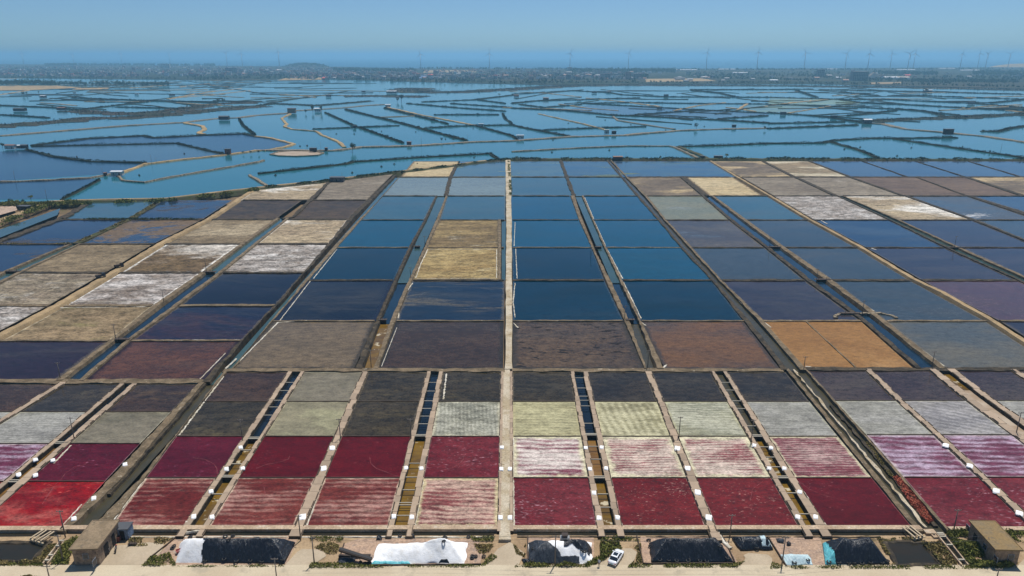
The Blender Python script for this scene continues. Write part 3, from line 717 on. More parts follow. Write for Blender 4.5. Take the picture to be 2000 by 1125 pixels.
slab_dike(B2[1], WB[0], 722, 900, 'left walkway of the ditch at the right edge', boards=(True, False))
slab_dike(WB[1], B3[0], 722, 900, 'right walkway of the ditch at the right edge', boards=(False, True))
slab_dike(B3[1], B4[0], 722, 800, 'walkway at the right edge')
water('ditch_water', WB[0], WB[1], 718, 758, -0.7, M['ditch_gold'], 'golden far end of the ditch at the right edge')
water('ditch_water', WB[0], WB[1], 756, 900, -0.72, M['ditch_pale'], 'pale dry bed of the ditch at the right edge')
# ------------------------------------------------------------------ the two drains
def strip(name, L, Rr, y0, y1, z, mat, label, n=40, jit=0.2, zb=-2.2, inset=0.15):
    return tag(band(name, L, Rr, y0, y1, z, mat, zb=zb, inset=inset, n=n, jit=jit), label, None, None, 'structure')
# left drain: bank, water, bank
DLa = line((384, 752), (122, 1030), (100, 1048)); DLb = line((397, 752), (240, 940), (141, 1031), (118, 1050))
DLc = line((424, 752), (269, 940), (175, 1031), (150, 1050)); DLd = line((430, 735), (437, 727), (213, 1034), (200, 1044))
strip('drain_bank', DLa, DLb, 748, 1040, 0.3, M['dike'], 'left bank of the left drain beside the near pans')
strip('drain_bank', DLc, DLd, 722, 1034, 0.3, M['dike'], 'right bank of the left drain beside the near pans')
water('drain_water', DLb, DLc, 722, 1046, -0.7, M['drain'], 'grey-green water of the left drain beside the near pans', pad=3)
ribbon('drain_berm', [(412, 735), (345, 815), (262, 908), (212, 965)], 0.8, 0.05, M['dike_dark'], label='weedy berm inside the left drain', jit=0.5, step=2)
ULa = line((397, 741), (472, 664), (540, 593), (593, 532), (642, 474), (679, 427), (717, 389), (765, 346), (775, 339)); ULb = line((418, 741), (476, 664), (547, 593), (598, 532), (650, 474), (692, 427), (731, 389), (768, 350))
ULc = line((441, 741), (500, 664), (559, 593), (607, 532), (658, 474), (703, 427), (742, 389), (776, 350)); ULd = line((455, 718), (780, 346))
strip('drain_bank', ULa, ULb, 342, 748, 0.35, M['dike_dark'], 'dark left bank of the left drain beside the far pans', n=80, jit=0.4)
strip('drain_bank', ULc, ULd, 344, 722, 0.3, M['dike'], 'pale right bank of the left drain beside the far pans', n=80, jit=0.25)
water('drain_water', ULb, ULc, 346, 748, -0.55, M['ditch_teal'], 'teal water of the left drain beside the far pans')
# right drain: several banks and channels
def lerp(f, g, t): return lambda y: f(y) * (1 - t) + g(y) * t
RDl, RDr = line((1533, 722), (1781, 1031), (1790, 1040)), line((1579, 725), (1851, 1031), (1858, 1040))
strip('drain_bank', RDl, lerp(RDl, RDr, 0.22), 722, 1040, 0.3, M['dike'], 'slabbed left bank of the right drain beside the near pans', n=36, jit=0.15)
strip('drain_bank', lerp(RDl, RDr, 0.36), lerp(RDl, RDr, 0.47), 722, 1030, 0.05, M['track_grey'], 'sandy berm along the right drain', n=40, jit=0.3)
strip('drain_bank', lerp(RDl, RDr, 0.66), lerp(RDl, RDr, 0.80), 790, 1026, -0.1, M['dike_dark'], 'reddish planted berm in the right drain', n=40, jit=0.3)
strip('drain_bank', lerp(RDl, RDr, 0.88), RDr, 722, 1040, 0.3, M['dike'], 'right bank of the right drain beside the near pans', n=36, jit=0.15)
water('drain_water', lerp(RDl, RDr, 0.15), lerp(RDl, RDr, 0.95), 716, 1046, -0.6, M['drain'], 'grey-green water of the right drain beside the near pans')
URl = line((1520, 718), (1450, 627), (1388, 548), (1328, 484), (1284, 430), (1242, 383), (1212, 346), (1185, 315)); URr = line((1572, 718), (1492, 627), (1410, 548), (1352, 484), (1302, 430), (1264, 383), (1226, 346), (1199, 318))
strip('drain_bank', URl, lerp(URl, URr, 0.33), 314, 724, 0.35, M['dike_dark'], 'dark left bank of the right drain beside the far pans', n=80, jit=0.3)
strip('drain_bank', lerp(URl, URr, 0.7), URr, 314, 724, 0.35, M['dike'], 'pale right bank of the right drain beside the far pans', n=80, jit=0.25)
water('drain_water', lerp(URl, URr, 0.3), lerp(URl, URr, 0.75), 314, 722, -0.5, M['drain'], 'grey water of the right drain beside the far pans')

# ------------------------------------------------------------------ evaporating pans further back
MR = [(627, 721), (548, 627), (484, 548), (430, 484), (383, 430)]
M1R = line((692, 716), (732, 627), (767, 548), (797, 484), (827, 430), (850, 383)); M1L = line((455, 718), (780, 346))
WM1 = (line((713, 716), (744, 627), (779, 548), (805, 484), (835, 430), (855, 383)), line((729, 716), (760, 627), (796, 548), (827, 484), (850, 430), (870, 383)))
M2L = line((743, 716), (775, 627), (807, 548), (836, 484), (860, 430), (875, 383)); M2R = line((981, 721), (984, 548), (986, 383))
M3L, M3R = line((1003, 716), (1003, 548), (1001, 430), (997, 318)), line((1256, 718), (1216, 627), (1179, 548), (1154, 484), (1129, 430), (1112, 383))
WM2 = (line((1263, 718), (1232, 627), (1195, 548), (1160, 484), (1139, 430), (1125, 383)), line((1277, 718), (1245, 627), (1208, 548), (1179, 484), (1156, 430), (1135, 383)))
M4L, M4R = line((1299, 718), (1253, 627), (1217, 548), (1185, 484), (1160, 430), (1141, 383)), URl
khR = line((971, 430), (971, 548))
RN = ['seventh', 'sixth', 'fifth', 'fourth', 'third', 'second', 'first']
def mid(L, Rr, rows, looks, where, pad=1.5, start=0):
    for i, (y0, y1) in enumerate(rows):
        if looks[i] is None: continue
        words = looks[i].replace('_', ' ')
        WORD = {'deep': 'deep blue', 'ink': 'inky dark', 'navy streak': 'navy, tan-streaked', 'flood': 'flooded dark blue', 'flood sand': 'half flooded, sandy', 'flood white': 'white-streaked wet', 'algae': 'algae-tinged', 'algae blue': 'algae-streaked blue',
                'crust': 'white-crusted grey', 'crust white': 'white-crusted', 'crust brown': 'brown, white-rimmed', 'crust grey': 'dry grey', 'mud': 'dry tan mud', 'mud grey': 'dry grey mud', 'mud brown': 'brown mud', 'mud sand': 'mud and sand', 'slate': 'slate blue', 'blue pale': 'pale blue', 'blue mid': 'mid blue', 'rust dark': 'dark rusty', 'rust navy': 'navy and rust', 'rust umber': 'rusty umber'}
        pan(L, Rr, y0, y1, looks[i], '%s pan, %s, %s row from the lagoon bank' % (WORD.get(words, words), where, RN[start + i]), pad=pad)
c1, c2, c3, c4 = 'next to the left drain', 'just left of the central track', 'just right of the central track', 'next to the right drain'
mid(M1L, M1R, MR, ['taupe', 'navy', 'deep', 'blue', 'blue_mid'], c1)
mid(M2L, M2R, [MR[0], MR[1]], ['umber', 'navy_streak'], c2)
mid(M2L, khR, [MR[2], MR[3]], ['khaki', 'khaki_wet'], c2, start=2)
mid(M2L, M2R, [MR[4]], ['blue_mid'], c2, start=4)
mid(M3L, M3R, MR, ['mottled', 'deep', 'deep', 'blue', 'blue'], c3)
mid(M4L, M4R, MR, ['rust_umber', 'deep', 'blue', 'blue', 'blue'], c4)
T1, T2 = line((872, 381), (882, 346), (892, 326)), line((1121, 381), (1107, 346), (1095, 315))
TR = [(346, 383), (315, 346)]
mid(M1L, T1, TR[:1], ['blue_pale'], c1, start=5)
mid(line((783, 346), (800, 326)), T1, TR[1:], ['sand'], c1, start=6)
mid(T1, line((986, 383), (990, 316)), TR, ['blue_pale', 'algae'], c2, start=5)
mid(M3L, T2, TR, ['blue_mid', 'algae'], c3, start=5)
mid(T2, URl, TR, ['blue_mid', 'algae_blue'], c4, start=5)
def dike2(L, Rr, segs, mat, label, z=0.45, inset=0.22, jit=0.2):
    for k, (y0, y1) in enumerate(segs):
        tag(band('earth_dike', L, Rr, y0, y1, z, M[mat], inset=inset, n=max(6, int((G(1000, y0).y - G(1000, y1).y) / 2.5)), jit=jit), label if len(segs) == 1 else label + ', %s stretch' % ('near', 'far')[k], None, None, 'structure')
dike2(M1R, WM1[0], [(383, 722)], 'dike_dark', 'left dike of the far ditch left of the track')
dike2(WM1[1], M2L, [(383, 722)], 'dike', 'right dike of the far ditch left of the track')
dike2(M3R, WM2[0], [(383, 722)], 'dike', 'left dike of the far ditch right of the track')
dike2(WM2[1], M4L, [(383, 722)], 'dike', 'right dike of the far ditch right of the track')
for (W_, nm, low) in ((WM1, 'left of the track', 'ditch_gold'), (WM2, 'right of the track', 'drain')):
    water('ditch_water', W_[0], W_[1], 627, 719, -0.85, M[low], 'near reach of the far ditch %s' % nm)
    water('ditch_water', W_[0], W_[1], 549, 629, -0.75, M['ditch_navy'], 'middle reach of the far ditch %s' % nm)
    water('ditch_water', W_[0], W_[1], 381, 551, -0.4, M['ditch_teal'], 'teal far reach of the far ditch %s' % nm)
water('ditch_water', line((980, 430), (980, 548)), line((988, 430), (987, 548)), 431, 546, -0.3, M['ditch_teal'], 'narrow canal beside the two khaki pans', pad=0)
dike2(khR, line((980, 430), (980, 548)), [(430, 548)], 'dike', 'dike between the khaki pans and the narrow canal')
# thin dikes going back
for pts, w, mt, lb in (([(871, 383), (880, 346), (890, 326)], 2.6, 'dike_dark', 'thin dike left of the track by the lagoon'), ([(1121, 383), (1107, 346), (1095, 314)], 2.6, 'dike_dark', 'thin dike right of the track by the lagoon')):
    ribbon('earth_dike', pts, w, 0.45, M[mt], label=lb, jit=0.35)
# row dikes of the middle block
for y, w, mt in ((724, 2.2, 'dike'), (627.5, .9, 'dike'), (548, 1.9, 'dike_dark'), (484, 1.1, 'dike'), (430, 1.5, 'dike_dark'), (383, 2.6, 'dike_dark'), (346, 3.6, 'dike_dark')):
    nm = {724: 'first', 627.5: 'second', 548: 'third', 484: 'fourth', 430: 'fifth', 383: 'sixth', 346: 'seventh'}[y]
    seg = [(M1L(y) if y < 700 else 437, M1R(y), 'left'), (M2L(y), 984, 'centre left'), (1001, M3R(y), 'centre right'), (M4L(y), URl(y) + 4, 'right')] if y >= 383 and y < 700 else [(M1L(y) if y < 700 else 437, 986, 'left'), (1000, URl(y) + 4, 'right')]
    for a, b, sd in seg: ribbon('row_dike', [(a, y), (b, y)], w, 0.32, M[mt], slope=0.3, jit=0.35, hj=0.12, step=3, label='%s cross dike behind the near pans, %s piece' % (nm, sd))

# right of the right drain
N1L = URr; N1R = line((1781, 718), (1679, 627), (1660, 612), (1570, 548), (1484, 478), (1422, 430), (1369, 383), (1326, 346))
N2L = line((1847, 718), (1732, 627), (1711, 611), (1628, 548), (1535, 484), (1460, 430), (1395, 383), (1340, 346))
RP = [(2140, 757), (2070, 712), (1999, 667), (1937, 627), (1841, 573), (1782, 545), (1675, 480), (1582, 430), (1500, 381), (1440, 346), (1388, 315)]
rpf = line(*RP)
N2R = lambda y: rpf(y) - 13 * (y - 106) / 454
N3L = lambda y: rpf(y) + 15 * (y - 106) / 454
N3R = line((2120, 610), (1987, 549), (1855, 490), (1735, 430), (1635, 384)); N4L = line((2150, 606), (2000, 540), (1878, 485), (1757, 430), (1650, 384))
N4R = line((2180, 545), (2000, 472), (1895, 430), (1760, 382)); N5L = line((2195, 545), (2010, 472), (1908, 430), (1772, 382)); N5R = line((2150, 473), (2000, 422), (1882, 382)); N6L = line((2015, 418), (1900, 384)); FR = line((2300, 300), (2301, 800))
NR = [(627.5, 721.5), (548, 627.5), (484, 548), (430, 484), (383, 430)]
n1, n2, n3, n4, n5, n6 = 'just right of the right drain', 'left of the orange track', 'right of the orange track', 'second right of the orange track', 'third right of the orange track', 'at the far right edge'
mid(N1L, N1R, NR, ['orange', 'slate_purple', 'slate', 'brown_shallow', 'green_grey'], n1)
ribbon('earth_dike', [(1575, 629), (1620, 671), (1672, 719)], 0.5, 0.2, M['dike'], label='pale low dike splitting the orange pan')
mid(N2L, N2R, NR, ['slate_tan', 'slate', 'slate', 'slate', 'blue_mid'], n2)
mid(N3L, FR, NR[:1], ['slate_purple'], n3)
mid(N3L, N3R, NR[1:], ['rose_slate', 'slate_purple', 'slate_blue', 'crust_white'], n3, start=1)
mid(N4L, FR, [NR[2]], ['slate_purple'], n4, start=2); mid(N4L, N4R, NR[3:], ['slate_purple', 'beige_white'], n4, start=3)
mid(N5L, FR, [NR[3]], ['slate'], n5, start=3); mid(N5L, N5R, NR[4:], ['flood_white'], n5, start=4)
mid(N6L, FR, NR[4:], ['slate_blue'], n6, start=4)
R6 = [(line((1226, 346), (1264, 382)), line((1326, 346), (1368, 382)), 'mud_sand'), (line((1340, 346), (1386, 382)), line((1431, 346), (1489, 382)), 'sand'), (line((1449, 346), (1512, 382)), line((1548, 346), (1624, 382)), 'mud_grey'),
      (line((1558, 346), (1637, 382)), line((1655, 346), (1757, 382)), 'mud_grey'), (line((1664, 346), (1767, 382)), line((1786, 346), (1882, 382)), 'mud_brown'), (line((1791, 346), (1889, 382)), line((1881, 346), (1988, 382)), 'mud_brown'), (line((1892, 346), (2004, 382)), line((2100, 346), (2230, 382)), 'mud_sand')]
R7 = [(line((1199, 315), (1215, 346)), line((1384, 315), (1438, 346)), 'algae_blue'), (line((1392, 315), (1448, 346)), line((1486, 315), (1546, 346)), 'mud_sand'), (line((1494, 315), (1557, 346)), line((1577, 315), (1656, 346)), 'sand_white'), (line((1584, 315), (1665, 346)), line((1683, 315), (1770, 346)), 'slate_blue'),
      (line((1686, 315), (1774, 346)), line((1786, 315), (1884, 346)), 'slate_blue'), (line((1789, 315), (1888, 346)), line((1889, 315), (1993, 346)), 'slate_blue'), (line((1892, 315), (1997, 346)), line((2100, 315), (2300, 346)), 'slate_blue')]
OR = ['first', 'second', 'third', 'fourth', 'fifth', 'sixth', 'seventh']
for rw, (y0, y1), nm in ((R6, (346, 383), 'second'), (R7, (315, 346), 'first')):
    for i, (L, Rr, lk) in enumerate(rw):
        pan(L, Rr, y0, y1, lk, '%s pan, %s right of the right drain, %s row from the lagoon bank' % (lk.replace('_', ' '), OR[i], nm), pad=1)
    for i, ((_, a, _), (b, _, _)) in enumerate(zip(rw, rw[1:])):
        if rw is R7 and i == 0 or rw is R6 and i == 1: continue
        tag(band('earth_dike', a, b, y0, y1, 0.4, M['dike_dark'], inset=0.15, n=14, jit=0.35), '%s thin dike right of the right drain, %s row from the lagoon bank' % (OR[i], nm), None, None, 'structure')
ribbon('track', RP, 1.9, 0.5, M['track'], slope=0.9, jit=0.2, hj=0.08, step=3, label='orange sandy track crossing the right-hand pans')
for L, Rr, y0, y1, lb in ((N1R, N2L, 383, 721, 'ditch right of the right drain'), (N3R, N4L, 384, 600, 'ditch right of the orange track')):
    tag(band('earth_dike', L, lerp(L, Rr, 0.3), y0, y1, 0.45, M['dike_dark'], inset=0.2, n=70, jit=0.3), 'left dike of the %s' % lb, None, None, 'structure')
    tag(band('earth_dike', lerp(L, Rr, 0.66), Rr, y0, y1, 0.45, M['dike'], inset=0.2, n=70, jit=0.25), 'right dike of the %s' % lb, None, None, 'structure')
    water('ditch_water', lerp(L, Rr, 0.25), lerp(L, Rr, 0.72), y0 - 1, y1, -0.4, M['ditch_navy'] if L is N1R else M['ditch_teal'], 'water of the %s' % lb)
for L, Rr, y0, y1, lb in ((N4R, N5L, 382, 545, 'dike second right of the orange track'), (N5R, N6L, 382, 430, 'dike third right of the orange track')):
    tag(band('earth_dike', L, Rr, y0, y1, 0.45, M['dike_dark'], inset=0.2, n=40, jit=0.3), lb, None, None, 'structure')
for y, w, mt, nm in ((722, 2.4, 'dike_dark', 'first'), (627.5, 1.4, 'dike', 'second'), (548, 2.4, 'dike_dark', 'third'), (484, 1.6, 'dike_dark', 'fourth'), (430, 1.9, 'dike_dark', 'fifth'), (383, 2.4, 'dike_dark', 'sixth'), (346, 3.2, 'dike_dark', 'seventh')):
    if y == 346:
        segs = [(N1L(y), 1426), (1450, 2300)]
    elif y == 722:
        segs = [(N1L(y) - 4, 2300)]
    else:
        segs = [(N1L(y) - 3, N1R(y) + 1), (N2L(y) - 1, N2R(y) + 3), (N3L(y) - 2, N3R(y)), (N4L(y), 2300)]
        if y == 627.5: segs = segs[:2] + [(N3L(y) - 2, 2300)]
    for k, (a, b) in enumerate(segs):
        if b > a: ribbon('row_dike', [(a, y), (b, y)], w, 0.32, M[mt], slope=0.3, jit=0.35, hj=0.12, step=3, label='%s cross dike right of the right drain, %s piece' % (nm, OR[k]))

# left of the left drain
QRL = line((171, 741), (259, 665), (357, 594), (437, 533), (507, 475), (566, 427)); QRR = ULa
QMR = line((110, 741), (213, 665), (296, 597), (393, 531), (470, 475), (538, 427))
PL = [(-150, 742), (-60, 690), (0, 656), (112, 597), (229, 528), (312, 477), (410, 427), (470, 387), (492, 374)]
plf = line(*PL)
QML = lambda y: plf(y) + 20 * (y - 106) / 494
QLR = lambda y: plf(y) - 20 * (y - 106) / 494
QLL = line((-80, 600), (0, 556), (50, 530), (160, 477), (262, 427), (305, 400)); QKR = line((-60, 560), (7, 530), (135, 477), (250, 427), (293, 400)); QKL = line((-120, 520), (0, 472), (120, 427), (165, 402))
LROW = [(666, 745), (597.5, 666), (533, 597.5), (477, 533), (429, 477), (391, 429)]
q1, q2, q3, q4 = 'left of the left drain', 'right of the left track', 'left of the left track', 'at the far left edge'
mid(QRL, QRR, LROW, ['rust_dark', 'rust_navy', 'ink', 'crust_white', 'beige_white', 'brown_mud'], q1)
mid(line((-200, 666), (-260, 745)), QMR, LROW[:1], ['plum_dark'], q2)
mid(QML, QMR, LROW[1:], ['tan_grass', 'crust', 'crust_brown', 'mud', 'brown_mud'], q2, start=1)
mid(line((-160, 597), (-160, 666)), QLR, LROW[1:2], ['crust_white'], q3, start=1)
mid(QLL, QLR, LROW[2:], ['crust_grey', 'mud', 'flood_sand', 'flood'], q3, start=2)
mid(line((-200, 470), (-200, 540)), QKR, LROW[3:4], ['flood'], q4, start=3)
mid(QKL, QKR, LROW[4:], ['flood', 'blue_mid'], q4, start=4)
pan_mesh('salt_pan', [(500, 371), (642, 354), (610, 391), (470, 391)], 0, PANS['beige_white'], 'white and beige pan against the lagoon bank, left of the grey hut')
pan_mesh('salt_pan', [(646, 354), (768, 340), (716, 391), (616, 391)], 0, PANS['mud_grey'], 'grey mud pan against the lagoon bank, right of the grey hut')
ribbon('track', PL, 2.6, 0.4, M['track'], slope=1.6, jit=0.25, hj=0.1, step=3, label='sandy track crossing the left-hand pans')
dike2(QMR, lerp(QMR, QRL, 0.36), [(427, 745)], 'dike', 'left dike of the ditch right of the left track')
dike2(lerp(QMR, QRL, 0.72), QRL, [(427, 745)], 'dike', 'right dike of the ditch right of the left track')
water('ditch_water', lerp(QMR, QRL, 0.3), lerp(QMR, QRL, 0.78), 426, 534, -0.4, M['ditch_teal'], 'teal far half of the ditch right of the left track')
water('ditch_water', lerp(QMR, QRL, 0.3), lerp(QMR, QRL, 0.78), 533, 745, -0.55, M['ditch_navy'], 'navy near half of the ditch right of the left track')
dike2(QKR, lerp(QKR, QLL, 0.3), [(477, 560)], 'dike', 'left dike of the ditch at the far left')
dike2(lerp(QKR, QLL, 0.72), QLL, [(477, 560)], 'dike', 'right dike of the ditch at the far left')
water('ditch_water', lerp(QKR, QLL, 0.2), lerp(QKR, QLL, 0.8), 476, 570, -0.4, M['ditch_teal'], 'teal water of the ditch at the far left')
ribbon('earth_dike', [(148, 477), (256, 428), (299, 402)], 3.2, 0.45, M['dike_weed'], jit=0.4, label='weedy dike between the two flooded pans on the left')
ribbon('earth_dike', [(552, 428), (572, 425), (607, 391), (641, 357)], 2.6, 0.45, M['dike_dark'], jit=0.3, label='dike running up to the grey hut on the lagoon bank')
ribbon('earth_dike', [(-120, 523), (0, 472), (120, 428), (168, 401)], 4.5, 0.5, M['dike_dark'], jit=0.4, label='bank beside the slanting canal at the far left')
for y, w, mt, nm in ((746, 2.8, 'dike', 'first'), (666, 1.2, 'dike', 'second'), (597.5, 2.2, 'dike', 'third'), (533, 2.4, 'dike_dark', 'fourth'), (477, 2.4, 'dike_dark', 'fifth'), (429, 3.2, 'dike_dark', 'sixth'), (391, 3.0, 'dike_dark', 'seventh')):
    segs = {746: [(-250, 398)], 666: [(-200, QMR(y)), (QRL(y), QRR(y))], 391: [(QML(y), 604), (612, QRR(y))]}.get(y)
    if segs is None:
        segs = [(QRL(y), QRR(y)), (QML(y) - 4, QMR(y) + 1), (QLL(y) - 1, QLR(y) + 4)]
        if y in (477, 429): segs.append((QKL(y), QKR(y)))
        if y in (533,): segs.append((-200, QKR(y)))
        if y == 597.5: segs[2] = (-160, QLR(y) + 4)
    for k, (a, b) in enumerate(segs): ribbon('row_dike', [(a, y), (b, y)], w, 0.32, M[mt], slope=0.3, jit=0.35, hj=0.12, step=3, label='%s cross dike left of the left drain, %s piece' % (nm, OR[k]))
# slanting canal and red pond at the far left
sheet('canal_water', [(-60, 500), (0, 464), (112, 420), (118, 407), (0, 448), (-60, 470)], -0.35, M['ditch_teal'], 'pale teal slanting canal at the far left')
ribbon('track', [(-80, 468), (0, 432), (60, 411), (96, 397)], 4.5, 0.7, M['track'], jit=0.2, label='sandy track beside the slanting canal')
sheet('salt_pan', [(-60, 425), (0, 420), (34, 410), (30, 402), (-60, 403)], 0.05, PANS['pinkstripe'], 'small pink pan beside the hut at the far left edge')

